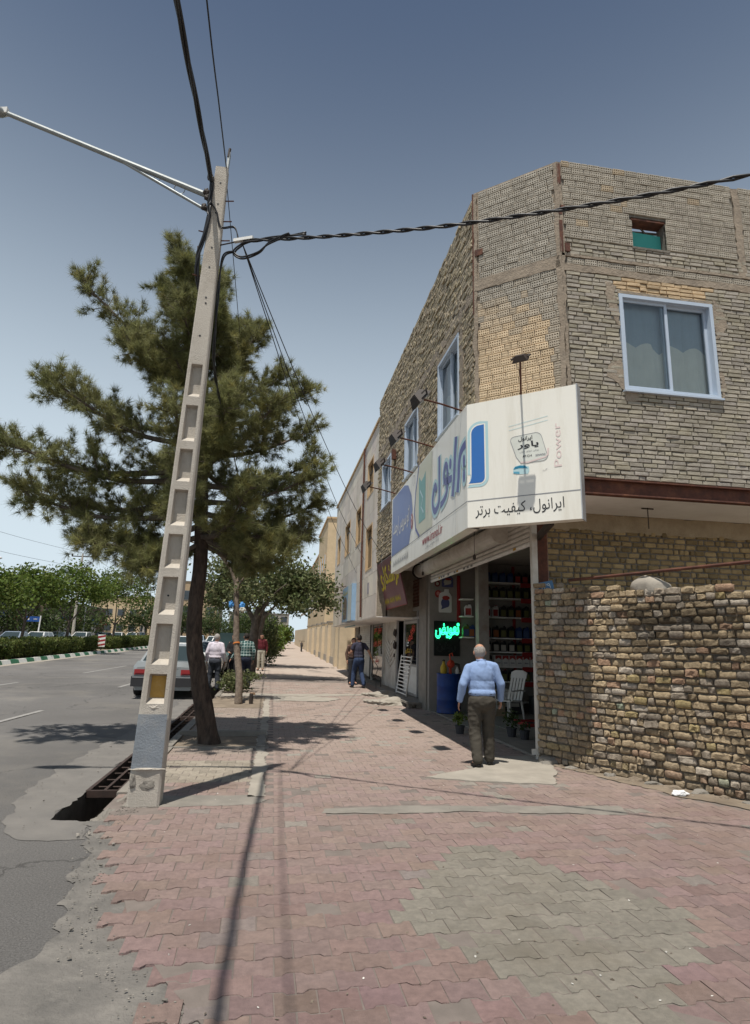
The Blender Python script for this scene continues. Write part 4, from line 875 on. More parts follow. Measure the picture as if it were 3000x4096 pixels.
cb, cg, cw_, cn = paint('can_black', (.02, .022, .024), .4), paint('can_green', (.10, .13, .03), .4), paint('can_white', (.6, .6, .58), .45), paint('can_navy', (.02, .05, .16), .4)
lo, lg, lb, lr, lw = paint('label_orange', (.28, .10, .035), .5), paint('label_olive', (.13, .135, .05), .5), paint('label_blue', (.06, .10, .20), .5), paint('label_red', (.30, .04, .035), .5), paint('label_pale', (.42, .40, .35), .5)
ords = ['top', 'second', 'third', 'fourth', 'fifth', 'sixth', 'seventh']
spec = [(SZ[0], [(cn, lb)]*4+[(cb, lr), (cb, lr), (cb, lb)], 'blue labelled oil can on the top shelf of the oil shop'), (SZ[1], [(cb, lg)]*7, 'black and olive oil can on the second highest shelf of the oil shop'),
        (SZ[2], [(cw_, lr), (cw_, lr), (cb, lg), (cb, lg), (cb, lo), (cb, lg)], 'oil can on the third highest shelf of the oil shop'), (SZ[3], [(cb, lr), (cb, lo), (cb, lg), (cb, lg), (cn, lb), (cn, lb), (cn, lb)], 'oil can on the fourth highest shelf of the oil shop'),
        (SZ[4], [(cb, lw)]*4+[(cb, lg)]*3, 'black oil can with pale label on the fifth shelf of the oil shop'), (SZ[6], [(cb, lb), (cw_, lw), (cb, lg), (cb, lg), (cb, lb), (cb, lg)], 'oil can on the lowest full shelf of the oil shop')]
for z, L, lab in spec:
    hh = min(.31, (3.6 if z == SZ[0] else SZ[SZ.index(z)-1])-z-.06)
    sh_ = lab.split(' on ')[1]; nmb = {cb.name: 'black', cn.name: 'navy', cw_.name: 'white'}; nml = {lo.name: 'orange', lg.name: 'olive', lb.name: 'blue', lr.name: 'red', lw.name: 'pale'}
    for i, (b_, l_) in enumerate(L): can(5.36+i*.205+random.uniform(-.012, .012), z, b_, l_, random.choice((cb, red, cb)), .155, hh*random.uniform(.94, 1), nmb[b_.name]+' oil can with '+nml[l_.name]+' label on '+sh_, 'cans on '+sh_)
can(5.38, SZ[5], cb, lw, cb, .14, .27, 'black oil can beside the red and white cartons in the oil shop', None)
for i in range(6):
    t = thing('oil_carton', 'red and white oil filter carton on the sixth shelf of the oil shop', 'carton', (5.6+i*.185, 15.1, SZ[5]), 0, 'red and white cartons'); x = 5.6+i*.185
    G().box(x-.085, x+.085, 15.0, 15.18, SZ[5], SZ[5]+.27).build('box', cw_, t); G().poly([(x-.08, SZ[5]+.265), (x-.08, SZ[5]+.16), (x, SZ[5]+.21), (x+.08, SZ[5]+.16), (x+.08, SZ[5]+.265)][::-1], lambda a, b, d=0: Vector((a, 14.998-d, b)), 0).build('red_band', lr, t); G().box(x-.05, x+.05, 14.996, 14.999, SZ[5]+.07, SZ[5]+.10).build('print', MT['sign_grey'], t)
for x, z, b_, l_, lab in ((4.84, 2.37, cw_, lr, 'white oil can with red label left of the pier in the oil shop'), (4.78, 1.85, cg, lb, 'green and blue oil can left of the pier in the oil shop'), (4.92, 1.85, cn, lo, 'navy and orange oil can left of the pier in the oil shop')): can(x, z, b_, l_, cb, .17, .31, lab, None, 15.08)
# lit neon word on a black board
nb_ = thing('neon_board', 'black board with the green neon word glowing by the blue drum', 'sign', (4.35, 15.28, 1.38)); NW = Wall((4.01, 15.26), (1, 0), 1.37)
G().hexa([NW(0, 0, 0), NW(.67, 0, 0), NW(.67, 0, -.04), NW(0, 0, -.04), NW(0, .86, 0), NW(.67, .86, 0), NW(.67, .86, -.04), NW(0, .86, -.04)]).build('board', paint('board_black', (.012, .014, .013), .5), nb_)
def tubeletters(text, nm, m, fr, x0, y0, w, h, parent, dep=.012, d=.03):
    cu = bpy.data.curves.new(nm, 'FONT'); cu.body = shape(text); cu.fill_mode = 'NONE'; cu.bevel_depth = dep; cu.bevel_resolution = 1; cu.resolution_u = 3; cu.offset = .012
    ob = bpy.data.objects.new(nm, cu); COL.objects.link(ob); me = bpy.data.meshes.new_from_object(ob.evaluated_get(bpy.context.evaluated_depsgraph_get())); bpy.data.objects.remove(ob); bpy.data.curves.remove(cu)
    P = np.array([v.co[:] for v in me.vertices]); lo_, hi_ = P.min(0), P.max(0); s = (P-lo_)/np.maximum(hi_-lo_, 1e-6)
    for v_, p_, q in zip(me.vertices, s, P): v_.co = fr(x0+p_[0]*w, y0+p_[1]*h, d+q[2]*.3)
    a = me.attributes.new('Col', 'FLOAT_COLOR', 'FACE'); a.data.foreach_set('color', np.ones(len(me.polygons)*4, np.float32)); me.materials.clear()
    return addmesh(nm, me, m, parent)
tubeletters('تعویض', 'neon_word', mat('green_neon', (.03, .95, .34), (.03, .95, .34), 2, .5, 0, emit=2.6), NW, .02, .42, .63, .40, nb_, .030)
tubeletters('روغن', 'unlit_word', paint('unlit_tube', (.05, .06, .055), .4), NW, .06, .10, .5, .24, nb_, .012)
# blue drum with its hand pump
d = thing('oil_drum', 'blue steel oil drum standing inside the shop front', 'drum', (4.24, 14.75, .06))
G().lathe([(.285, 0), (.292, .012), (.285, .03), (.283, .29), (.292, .305), (.283, .32), (.283, .60), (.292, .615), (.283, .63), (.285, .88), (.293, .895), (.288, .91), (.27, .90), (.01, .895)], (4.24, 14.75, .06), 28).build('body', MT['drum'], d, smooth=True)
hp = thing('hand_pump', 'red hand pump fixed on top of the blue drum', 'pump', (4.27, 14.72, .955)); pr_ = paint('pump_red', (.5, .06, .03), .5)
G().tube([(4.27, 14.72, .955), (4.27, 14.72, 1.1)], .035, 8).build('stem', pr_, hp); G().ell((4.28, 14.70, 1.19), (.1, .06, .1)).build('pump_body', pr_, hp, smooth=True); G().tube([(4.28, 14.66, 1.2), (4.24, 14.6, 1.3), (4.22, 14.6, 1.42), (4.28, 14.6, 1.45), (4.30, 14.6, 1.38)], .016, 6).build('handle', pr_, hp); G().tube([(4.36, 14.7, 1.2), (4.48, 14.7, 1.18), (4.5, 14.68, 1.0)], .028, 8).build('spout', MT['dark_metal'], hp)
for x, m, nm, lab in ((4.10, paint('jug_yellow', (.42, .30, .03), .5), 'oil_jug', 'yellow plastic jug on the blue drum'), (4.44, paint('bottle_white', (.62, .6, .55), .5), 'small_bottle', 'small white bottle on the blue drum')):
    t = thing(nm, lab, 'jug', (x, 14.7, .955)); k = 1 if 'yellow' in lab else .6
    G().lathe([(.07*k, 0), (.08*k, .02*k), (.08*k, .16*k), (.035*k, .24*k), (.03*k, .3*k)], (x, 14.7, .955), 12).build('body', m, t, smooth=True); G().lathe([(.034*k, .3*k), (.034*k, .33*k), (.001, .34*k)], (x, 14.7, .955), 10).build('cap', MT['dark_metal'], t)
# bottle-shaped posters on the wall
def poster(x, z, w, h, m1, m2, lab):
    t = thing('bottle_poster', lab, 'poster', (x, 15.31, z)); PW = Wall((x, 15.315), (1, 0), z)
    pts = [(0, .05*h), (.06*w, 0), (.94*w, 0), (w, .05*h), (w, .66*h), (.9*w, .76*h), (.78*w, .84*h), (.78*w, .96*h), (.45*w, .96*h), (.42*w, .86*h), (.1*w, .80*h), (0, .68*h)]
    G().poly(pts, PW, .012, 0).build('sheet', m1, t); G().poly([(.18*w, .12*h)]+arc(.5*w, .38*h, .34*w, .22*h, -40, 220, 10), PW, .016).build('printed_label', m2, t); G().poly(arc(.55*w, .60*h, .3*w, .09*h, 0, 360, 12)[:-1], PW, .018).build('printed_flash', lr, t)
poster(4.14, 2.45, .34, .62, paint('poster_white', (.62, .62, .6), .6), paint('poster_navy', (.08, .09, .20), .6), 'bottle shaped white poster above the neon board')
poster(4.22, 3.1, .30, .34, paint('poster_navy', (.08, .09, .20), .6), lw, 'dark blue poster at the top of the shop wall above the white one')
t = thing('round_poster', 'round red sticker left of the bottle posters in the shop', 'poster', (4.1, 15.3, 2.9)); G().poly(arc(4.12, 2.92, .085, .095, 0, 360, 16)[:-1], lambda a, b, d=0: Vector((a, 15.318-d, b)), .012).build('disc', lr, t); G().poly(arc(4.12, 2.93, .045, .05, 0, 360, 12)[:-1], lambda a, b, d=0: Vector((a, 15.318-d, b)), .015).build('print', paint('label_pink', (.5, .2, .18), .5), t)
t = thing('round_poster', 'round dark red sticker under the shutter end in the shop', 'poster', (4.1, 15.3, 3.2)); G().poly(arc(4.1, 3.18, .075, .08, 0, 360, 16)[:-1], lambda a, b, d=0: Vector((a, 15.318-d, b)), .012).build('disc', paint('maroon_print', (.16, .03, .03), .5), t); G().poly(arc(4.1, 3.18, .04, .04, 0, 360, 12)[:-1], lambda a, b, d=0: Vector((a, 15.318-d, b)), .015).build('print', lw, t)
# plastic chair
def moulded_chair():
    t = thing('plastic_chair', 'white moulded plastic chair inside the oil shop', 'chair', (5.15, 13.2, .056), R(-62)); m0 = wmat(t); wp = paint('chair_white', (.48, .47, .44), .45); q = lambda x, y, z: m0 @ Vector((x, y, z))
    g = G(); g.hexa([q(-.2, -.2, .42), q(.2, -.2, .42), q(.2, .2, .40), q(-.2, .2, .40), q(-.2, -.2, .45), q(.2, -.2, .45), q(.2, .2, .43), q(-.2, .2, .43)]); g.build('seat', wp, t, bevel=.01)
    for i in range(5):
        x = -.17+i*.085; G().hexa([q(x-.03, .18, .44), q(x+.03, .18, .44), q(x+.03, .2, .44), q(x-.03, .2, .44), q(x-.032, .33, .92), q(x+.032, .33, .92), q(x+.032, .35, .92), q(x-.032, .35, .92)]).build('back_slat', wp, t)
    tp = G(); tp.add([q(a, y, z) for a, zt in ((-.22, 1.02), (-.1, 1.07), (.1, 1.07), (.22, 1.02)) for y, z in ((.325, .90), (.35, .90), (.385, zt), (.36, zt))], [(i*4+k, i*4+(k+1) % 4, i*4+4+(k+1) % 4, i*4+4+k) for i in range(3) for k in range(4)]+[(0, 3, 2, 1), (12, 13, 14, 15)]); tp.build('top_rail', wp, t)
    for a, b in ((-.19, -.19), (.19, -.19), (-.19, .19), (.19, .19)): G().tube([q(a, b, .43), q(a*1.18, b*1.22, 0)], [.03, .018], 8).build('leg', wp, t)
    for a in (-.23, .23): G().tube([q(a, -.16, .44), q(a, -.18, .64), q(a, .1, .66), q(a, .26, .64)], .018, 6).build('armrest', wp, t)
moulded_chair()
# cartons, tray and pots on the shop floor
def carton(x, y, z, w, dd, h, m, lab, rz=0):
    t = thing('carton', lab, 'carton', (x, y, z), rz); m0 = wmat(t); P = [m0 @ Vector(p) for p in ((-w/2, -dd/2, 0), (w/2, -dd/2, 0), (w/2, dd/2, 0), (-w/2, dd/2, 0), (-w/2, -dd/2, h), (w/2, -dd/2, h), (w/2, dd/2, h), (-w/2, dd/2, h))]
    G().hexa(P).build('box', m, t, bevel=.006); G().quad(*[m0 @ Vector((a, -dd/2-.002, b)) for a, b in ((-w*.35, h*.55), (w*.35, h*.55), (w*.35, h*.8), (-w*.35, h*.8))]).build('print', lw, t); G().quad(*[m0 @ Vector((a, b, h+.002)) for a, b in ((-w/2, -.02), (w/2, -.02), (w/2, .02), (-w/2, .02))]).build('tape', paint('tape', (.3, .25, .17), .4), t)
kraft, dk = paint('kraft', (.26, .20, .13), .9), paint('carton_dark', (.05, .05, .055), .7)
carton(5.75, 14.7, .056, .5, .35, .32, dk, 'dark printed carton on the floor under the shelves'); carton(5.25, 14.3, .056, .35, .3, .3, kraft, 'brown carton on the floor behind the white chair'); carton(5.8, 14.7, .376, .42, .3, .14, paint('carton_white', (.5, .5, .48), .7), 'white flat carton on top of the dark carton'); carton(6.5, 14.6, .056, .45, .35, .42, dk, 'tall dark carton beside the printed one in the shop'); carton(5.72, 14.72, .516, .36, .28, .09, cw_, 'thin white carton, topmost of the stack in the shop')
t = thing('oil_tray', 'shallow red edged tray on the shop floor', 'tray', (5.75, 12.7, .056)); G().box(5.2, 6.6, 12.3, 13.0, .056, .07).build('pan', dk, t)
for a, b, c, d_ in ((5.18, 6.62, 12.28, 12.31), (5.18, 6.62, 12.99, 13.02), (5.18, 5.21, 12.31, 12.99), (6.59, 6.62, 12.31, 12.99)): G().box(a, b, c, d_, .056, .12).build('rim', paint('tray_red', (.25, .03, .025), .6), t)
def leaves(n, c, r, size, colr, seed, flat_=.0, surf=.35, aspect=.5):
    """n leaf faces filling an ellipsoid (centre c, radii r)"""
    q = np.random.default_rng(seed); d_ = q.normal(0, 1, (n, 3)); d_ /= np.linalg.norm(d_, axis=1)[:, None]; rad = q.random(n)**surf
    C_ = np.array(c)+d_*rad[:, None]*np.array(r); return leafquads(C_, size, colr, q, flat_, aspect)
def leafquads(C_, size, colr, q, flat_=0, aspect=.5):
    n = len(C_); a = q.normal(0, 1, (n, 3)); a[:, 2] *= (1-flat_); a /= np.linalg.norm(a, axis=1)[:, None]; b_ = q.normal(0, 1, (n, 3)); b_[:, 2] *= (1-flat_); b_ -= a*(a*b_).sum(1)[:, None]; b_ /= np.linalg.norm(b_, axis=1)[:, None]
    s = (size*q.uniform(.65, 1.35, n))[:, None]; V = np.stack([C_-a*s, C_-b_*s*aspect+a*s*.1, C_+a*s, C_+b_*s*aspect+a*s*.1], 1).reshape(-1, 3)
    col = np.array(colr)[None]*q.uniform(.65, 1.3, (n, 1))*q.uniform(.9, 1.1, (n, 3)); return V, np.arange(4*n).reshape(-1, 4), col
LM = dict(broad=leafmat('broad_leaf', (.105, .125, .050), (.155, .17, .078)), dark=leafmat('dark_leaf', (.045, .07, .022), (.075, .10, .03)), lime=leafmat('bright_leaf', (.080, .122, .022), (.135, .175, .035)), hedge=leafmat('hedge_leaf', (.085, .115, .026), (.13, .15, .04)),
          pine=leafmat('pine_needle', (.158, .170, .068), (.235, .235, .108), .34), brown=leafmat('dry_leaf', (.12, .10, .045), (.16, .12, .06)))
def pot_plant(x, y, lab, r, h, lm, n=120, size=.035, z=.056):
    t = thing('potted_plant', lab, 'plant', (x, y, z)); G().lathe([(.07, 0), (.09, .13), (.10, .135), (.10, .15), (.085, .15)], (x, y, z), 12).build('pot', dk, t)
    V, F_, c_2 = leaves(n, (x, y, z+.15+h/2), (r, r, h/2), size, (1, 1, 1), int(x*100), 0, .6); addmesh('foliage', fast('foliage', V, F_, c_2), lm, t)
pot_plant(4.33, 11.0, 'dark leafy pot plant behind the man with grey trousers', .17, .34, LM['dark'], 160); pot_plant(4.45, 10.7, 'small dark pot plant beside the bigger one in the shop doorway', .10, .14, LM['dark'], 60); pot_plant(3.55, 11.6, 'yellow green pot plant by the man\'s left leg', .16, .26, LM['lime'], 160, z=.02)
t = thing('ceiling_lamp', 'white cylindrical ceiling lamp in the shop', 'lamp', (5.55, 11.6, 3.78)); G().lathe([(.1, 0), (.1, .27), (.09, .28)], (5.55, 11.6, 3.50), 16).build('shade', MT['white'], t); G().tube([(5.55, 11.6, 3.79), (5.55, 11.6, 3.75)], .03, 8).build('mount', MT['dark_metal'], t)
# street number plate at the column
t = thing('number_plate', 'small tilted blue house number plate on the rusty column', 'sign', (4.1, 8.9, 2.55)); pl = Wall((4.0, 8.93), (.97, -.22), 2.47); ra = R(12)
nf = lambda a, b, d=0: pl(a*math.cos(ra)-b*math.sin(ra), a*math.sin(ra)+b*math.cos(ra), d+.02)
G().poly([(0, 0), (.24, 0), (.24, .13), (0, .13)], nf, .006, -.004).build('plate', paint('plate_blue', (.09, .20, .36), .4), t); lettering('۱۳۹', 'plate_number', MT['white'], nf, .045, .025, .15, .07, t, .009, False)

# ================================================================== SECOND SHOP
ST = thing('lathe_shop_front', 'glazed shop front with metal grille beside the oil shop', 'shop front', (4.1, 18.5, .1)); DW = Wall((4.1, 23.0), (0, -1))
dv = lambda y: 23.0-y
def fb(y0, y1, z0, z1, d0, d1, nm, m, par=ST, W=DW, **k):
    a, b = W is DW and (dv(y1), dv(y0)) or (y0, y1); return G().hexa([W(a, z0, d1), W(b, z0, d1), W(b, z0, d0), W(a, z0, d0), W(a, z1, d1), W(b, z1, d1), W(b, z1, d0), W(a, z1, d0)]).build(nm, m, par, **k)
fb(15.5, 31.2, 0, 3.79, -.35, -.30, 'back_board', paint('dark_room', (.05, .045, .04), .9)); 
for y in (16.32, 16.5): fb(y, y+.07, .1, 3.4, -.02, .06, 'post', MT['alu'])
fb(16.4, 20.4, 2.60, 2.70, -.03, .03, 'transom', MT['alu']); fb(16.5, 19.2, 2.35, 2.42, -.03, .03, 'transom', MT['alu'])
for k in range(30):
    y = 16.45+k*.14; G().bar((4.08, y, 2.72), (4.08, y+.55, 3.5), .012, .012).build('grille_bar', MT['rust'], ST); G().bar((4.07, y+.55, 2.72), (4.07, y, 3.5), .012, .012).build('grille_bar', MT['rust'], ST)
fb(16.4, 20.4, 2.72, 3.6, -.12, -.10, 'grille_backing', MT['dark_mortar'])
for y in (17.35, 19.15, 20.3): fb(y, y+.08, .2, 2.6, -.02, .04, 'mullion', MT['alu'])
fb(17.43, 19.15, .25, 1.0, 0, .02, 'door_panel', MT['white']); fb(17.43, 19.15, 1.0, 1.07, -.01, .035, 'door_rail', MT['alu']); fb(17.43, 19.15, 2.25, 2.33, -.01, .035, 'door_rail', MT['alu']); fb(17.43, 19.15, .18, .25, -.01, .035, 'door_rail', MT['alu'])
G().quad(DW(dv(19.15), 1.07, .01), DW(dv(17.43), 1.07, .01), DW(dv(17.43), 2.25, .01), DW(dv(19.15), 2.25, .01)).build('door_pane', MT['dark_pane'], ST); G().quad(DW(dv(17.35), .2, .0), DW(dv(16.57), .2, .0), DW(dv(16.57), 2.35, .0), DW(dv(17.35), 2.35, .0)).build('side_pane', MT['dark_pane'], ST)
fb(16.6, 16.8, .2, 1.0, -.2, -.15, 'yellow_panel', paint('yellow_box', (.45, .26, .03), .6)); fb(17.5, 18.6, .25, 1.5, -.28, -.2, 'blue_machine', paint('machine_blue', (.04, .10, .22), .5))
redl = mat('red_vinyl', (.72, .06, .035), None, 3, .5, 0); yel = mat('yellow_vinyl', (.62, .40, .03), None, 3, .5, 0)
lettering('تراش', 'window_lettering', redl, DW, dv(18.3), 1.95, .62, .26, ST, .03, True, .03); lettering('کاری', 'window_lettering', redl, DW, dv(18.6), 1.72, .62, .26, ST, .03, True, .03); lettering('تراشکاری', 'window_lettering', yel, DW, dv(19.05), 1.35, .95, .16, ST, .03, True, .02)
# white steel door with chevron pressing
cd = thing('steel_door', 'white ribbed steel door with chevrons beside the lathe shop', 'door', (4.1, 21.5, .2)); WD = MT['dirty_white']
fb(20.55, 22.7, .15, 2.42, -.03, 0, 'leaf', WD, cd)
for k in range(9): fb(20.68+k*.21, 20.73+k*.21, 1.75, 2.3, 0, .02, 'rib', WD, cd)
for k in range(5):
    z = .85+k*.18; G().bar((4.085, 20.7, z+.35), (4.085, 21.6, z), .03, .03).build('chevron', WD, cd); G().bar((4.085, 21.6, z), (4.085, 22.55, z+.35), .03, .03).build('chevron', WD, cd)
for y in (20.5, 22.65): fb(y, y+.08, .12, 2.5, -.03, .04, 'jamb', WD, cd)
fb(20.5, 22.7, .28, .7, 0, .015, 'kick_panel', WD, cd); G().box(4.03, 4.09, 20.62, 20.7, 1.2, 1.32).build('lock', MT['dark_metal'], cd)
for z in (2.0, 1.6): lump((4.02, 20.4, z), (.06, .12, .14), z, MT['dark_metal'], 'meter_cluster', cd)
# glazed front with red vinyl letters
gf = thing('letter_window', 'tall glass front with red vinyl letters beyond the white door', 'window', (4.1, 24.5, .3)); 
for y in (22.9, 25.6): fb(y, y+.1, .15, 2.5, -.02, .05, 'post', MT['dirty_white'], gf)
fb(22.9, 25.7, 2.42, 2.52, -.02, .05, 'head', MT['dirty_white'], gf); G().quad(DW(dv(25.6), .25, .01), DW(dv(23), .25, .01), DW(dv(23), 2.42, .01), DW(dv(25.6), 2.42, .01)).build('pane', MT['dark_pane'], gf)
for (y, z, tx) in ((25.2, 2.0, 'تعمیر'), (24.2, 2.0, 'موتور'), (25.2, 1.5, 'بوش'), (24.2, 1.5, 'پیستون'), (24.7, .85, 'سرسیلندر')): lettering(tx, 'window_lettering', redl, DW, dv(y), z, .8, .33, gf, .03, True, .03)
# closed grey shutter
gs_ = thing('closed_shutter', 'closed grey roller shutter under the blue sign of the stone building', 'shutter', (4.1, 28, .3))
for k in range(26): fb(25.9, 29.4, .28+k*.084, .355+k*.084, -.02, .03, 'slat', MT['dirty_white'], gs_)
for y in (25.75, 29.4): fb(y, y+.12, .2, 2.6, -.02, .08, 'guide_rail', MT['dark_metal'], gs_)
fb(29.6, 31.2, .2, 2.6, -.02, .0, 'side_door', MT['concrete'], gs_)
# step, ramps, white rack
g = G(); g.box(3.72, 4.4, 15.95, 26.9, .0, .17); g.box(3.78, 4.4, 26.9, 31.5, .1, .32); g.build('shop_step', MT['concrete'], bevel=.015, kind='structure')
t = thing('stone_slab_step', 'loose stone slab propped on a block before the glass shop door', 'step', (3.7, 16.1, 0)); G().box(3.45, 3.75, 15.75, 16.6, .15, .20).build('slab', MT['concrete'], t, bevel=.01); G().box(3.5, 3.6, 15.85, 16.1, 0, .15).build('block', MT['dark_mortar'], t, bevel=.01)
for i, (c, r) in enumerate((((3.25, 16.9, -.02), (.75, .55, .17)), ((3.4, 19.1, 0), (.6, .55, .15)))): lump((c[0], c[1], gz(c[1])), r, 3+i*.2, MT['pale_concrete'], 'concrete_ramp', kind='structure')
t = thing('white_rack', 'white metal rack leaning on the glass door of the lathe shop', 'rack', (3.85, 18.6, .2))
q = lambda a, b: Vector((3.80+b*.16, 17.55+a*1.45, .19+b*1.12))
for a in (0, 1): G().bar(q(a, 0), q(a, 1), .03, .03, (1, 0, 0)).build('rail', MT['white'] if a else MT['dirty_white'], t)
for k in range(11): b_ = .04+k*.092; G().bar(q(0, b_), q(1, b_), .022, .03, (1, 0, 0)).build('slat', MT['white'], t)
G().bar((3.82, 17.52, .18), (4.02, 17.95, 1.75), .02, .02).build('prop_stick', MT['grey_bark'], t)
# purple banner sign
pb = thing('banner_sign', 'purple sheet sign with yellow lettering hanging past the big sign', 'sign', (3.1, 16.8, 3.3)); N_ = Vector((-1.3, 0, -.33)).normalized(); V_ = Vector((-.33, 0, 1.30)); 
bf = lambda a, b, d=0: Vector((3.28, 18.35-a, 2.62))+V_*b+N_*d
G().poly([(0, 0), (3.15, 0), (3.15, 1), (0, 1)], bf, 0, -.03).build('sheet', mat('purple_sheet', (.16, .06, .07), (.20, .08, .09), 1.5, .35, .03, 6, spec=.5), pb); yl = paint('banner_yellow', (.62, .50, .04), .5)
lettering('تراشکاری', 'banner_lettering', yl, bf, .2, .40, 2.85, .50, pb, .006, True, .03)
g = G()
for i in range(42):
    a = .35+i*.058; 
    if i % 14 in (12, 13): continue
    g.stroke([(a, .12+.02*math.sin(i*2.1)), (a+.04*math.sin(i*1.7), .16+.07*abs(math.sin(i*.93)))], .03, bf, .006)
g.build('worn_small_print', yl, pb); G().poly([(0, 0), (3.15, 0), (3.15, .012), (0, .012)], bf, .008).build('hem', MT['sign_red'], pb)

# ================================================================== STONE CLAD BUILDING
sb = thing('stone_building', 'pale stone clad two storey building beside the brick one', 'building', (4, 24, 0)); SBW = Wall((2.95, 31.3), (0, -1)); sv = lambda y: 31.3-y
stone = mat('stone_cladding', (.66, .60, .52), (.58, .525, .46), 2.2, .7, .12, 30, stain=(.34, .29, .24), stain_s=.7, stain_amt=.6)
SWIN = [(sv(20.42), sv(19.05), 3.97, 5.46), (sv(23.2), sv(21.8), 5.23, 6.66), (sv(26.95), sv(25.1), 5.31, 6.75), (sv(30.2), sv(28.9), 5.34, 6.7), (sv(20.4), sv(19.1), 6.5, 7.75)]
slab(SBW, 0, 13.3, 2.42, 8.55, SWIN, -.02, -.3, MT['mortar'], 'wall', sb)
tw, th_ = 1.02, .72; k_ = 0
inv = wmat(sb).inverted()
for i in range(14):
    for j in range(9):
        a, b, c, d_ = i*tw*.95, (i+1)*tw*.95-.008, 2.42+j*.682, 2.42+(j+1)*.682-.008
        a, b = min(a, 13.3), min(b, 13.3)
        ps = [(a, b, c, d_)]
        for h in SWIN:
            q_ = []
            for (a1, b1, c1, d1) in ps:
                if b1 <= h[0] or a1 >= h[1] or d1 <= h[2] or c1 >= h[3]: q_.append((a1, b1, c1, d1)); continue
                if a1 < h[0]: q_.append((a1, h[0], c1, d1))
                if b1 > h[1]: q_.append((h[1], b1, c1, d1))
                aa, bb = max(a1, h[0]), min(b1, h[1])
                if c1 < h[2]: q_.append((aa, bb, c1, h[2]))
                if d1 > h[3]: q_.append((aa, bb, h[3], d1))
            ps = q_
        for (a1, b1, c1, d1) in ps:
            if b1-a1 < .03 or d1-c1 < .03: continue
            o = G().hexa([SBW(a1, c1, .0), SBW(b1, c1, .0), SBW(b1, c1, -.019), SBW(a1, c1, -.019), SBW(a1, d1, .0), SBW(b1, d1, .0), SBW(b1, d1, -.019), SBW(a1, d1, -.019)]).build('stone_tile', stone, sb); v_ = random.uniform(.85, 1.1); o.color = (v_, v_*random.uniform(.96, 1), v_*random.uniform(.92, .99), 1)
tan_ = mat('tan_reveal', (.55, .40, .24), (.48, .34, .20), 4, .85, .2, 30)
for h in SWIN:
    w = link('window', None, sb); w.location = inv @ SBW(h[0], h[2], 0)
    for a, b, c, d_ in ((h[0], h[0]+.06, h[2], h[3]), (h[1]-.06, h[1], h[2], h[3]), (h[0]+.06, h[1]-.06, h[3]-.06, h[3]), (h[0]+.06, h[1]-.06, h[2], h[2]+.06)): G().hexa([SBW(a, c, .012), SBW(b, c, .012), SBW(b, c, -.12), SBW(a, c, -.12), SBW(a, d_, .012), SBW(b, d_, .012), SBW(b, d_, -.12), SBW(a, d_, -.12)]).build('frame', tan_, w)
    m_ = (h[0]+h[1])/2; G().quad(SBW(h[0]+.06, h[2]+.06, -.08), SBW(h[1]-.06, h[2]+.06, -.08), SBW(h[1]-.06, h[3]-.06, -.08), SBW(h[0]+.06, h[3]-.06, -.08)).build('pane', MT['dark_pane'], w)
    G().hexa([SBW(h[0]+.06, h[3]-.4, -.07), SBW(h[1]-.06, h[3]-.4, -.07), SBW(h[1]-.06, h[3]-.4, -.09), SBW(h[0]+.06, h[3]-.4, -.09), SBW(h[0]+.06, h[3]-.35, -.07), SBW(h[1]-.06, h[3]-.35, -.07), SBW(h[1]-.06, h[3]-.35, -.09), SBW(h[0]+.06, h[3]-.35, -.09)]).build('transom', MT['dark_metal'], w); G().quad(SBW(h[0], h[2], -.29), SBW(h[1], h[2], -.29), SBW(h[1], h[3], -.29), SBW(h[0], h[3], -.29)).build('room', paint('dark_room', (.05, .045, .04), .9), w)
G().box(3.26, 9.3, 18.0, 31.2, 8.2, 8.4).build('roof', MT['concrete'], sb); G().box(2.9, 3.3, 18.0, 31.35, 8.55, 8.63).build('coping', tan_, sb); G().box(2.97, 9.3, 31.3, 31.5, 2.42, 8.55).box(4.1, 9.3, 31.2, 31.5, 0, 2.42).build('end_wall', tan_, sb); G().box(2.97, 4.4, 18.0, 31.3, 2.40, 2.42).build('soffit', MT['plaster'], sb); G().box(3.3, 9.3, 18.0, 18.2, 2.42, 8.5).build('side_wall', MT['mortar'], sb)
G().tube([(2.88, 20.9, 8.5), (2.88, 20.9, 3.7), (2.9, 20.9, 2.5)], .035, 8).build('downpipe', MT['rust'], sb); G().tube([(3.2, 30.6, 8.6), (3.2, 30.6, 9.3)], .02, 6).build('roof_stub', MT['dark_metal'], sb)
G().box(2.935, 2.95, 19.45, 19.75, 3.2, 3.55).build('notice', paint('notice_grey', (.3, .28, .3), .6), sb)
t = thing('blue_shop_sign', 'blue box sign with yellow line of lettering on the stone building', 'sign', (2.9, 23.5, 2.6)); BS = Wall((2.78, 25.6), (0, -1), 2.45)
G().hexa([BS(0, 0, 0), BS(3.0, 0, 0), BS(3.0, 0, -.17), BS(0, 0, -.17), BS(0, 1.36, 0), BS(3.0, 1.36, 0), BS(3.0, 1.36, -.17), BS(0, 1.36, -.17)]).build('box', paint('sign_sky', (.28, .42, .58), .4), t); G().poly([(1.9, 0), (3.0, 0), (3.0, 1.36), (1.9, 1.36)], BS, .004).build('pale_end', paint('sign_pale', (.55, .58, .55), .4), t); G().poly([(.35, .1)]+[(1.6, .1), (1.6, .7)]+arc(.97, .7, .63, .28, 0, 180, 8), BS, .004).build('picture_print', paint('print_brown', (.20, .16, .13), .5), t)
lettering('تعمیرگاه', 'sign_lettering', paint('banner_yellow', (.62, .50, .04), .5), BS, .25, 1.02, 1.5, .22, t, .007, True, .02)
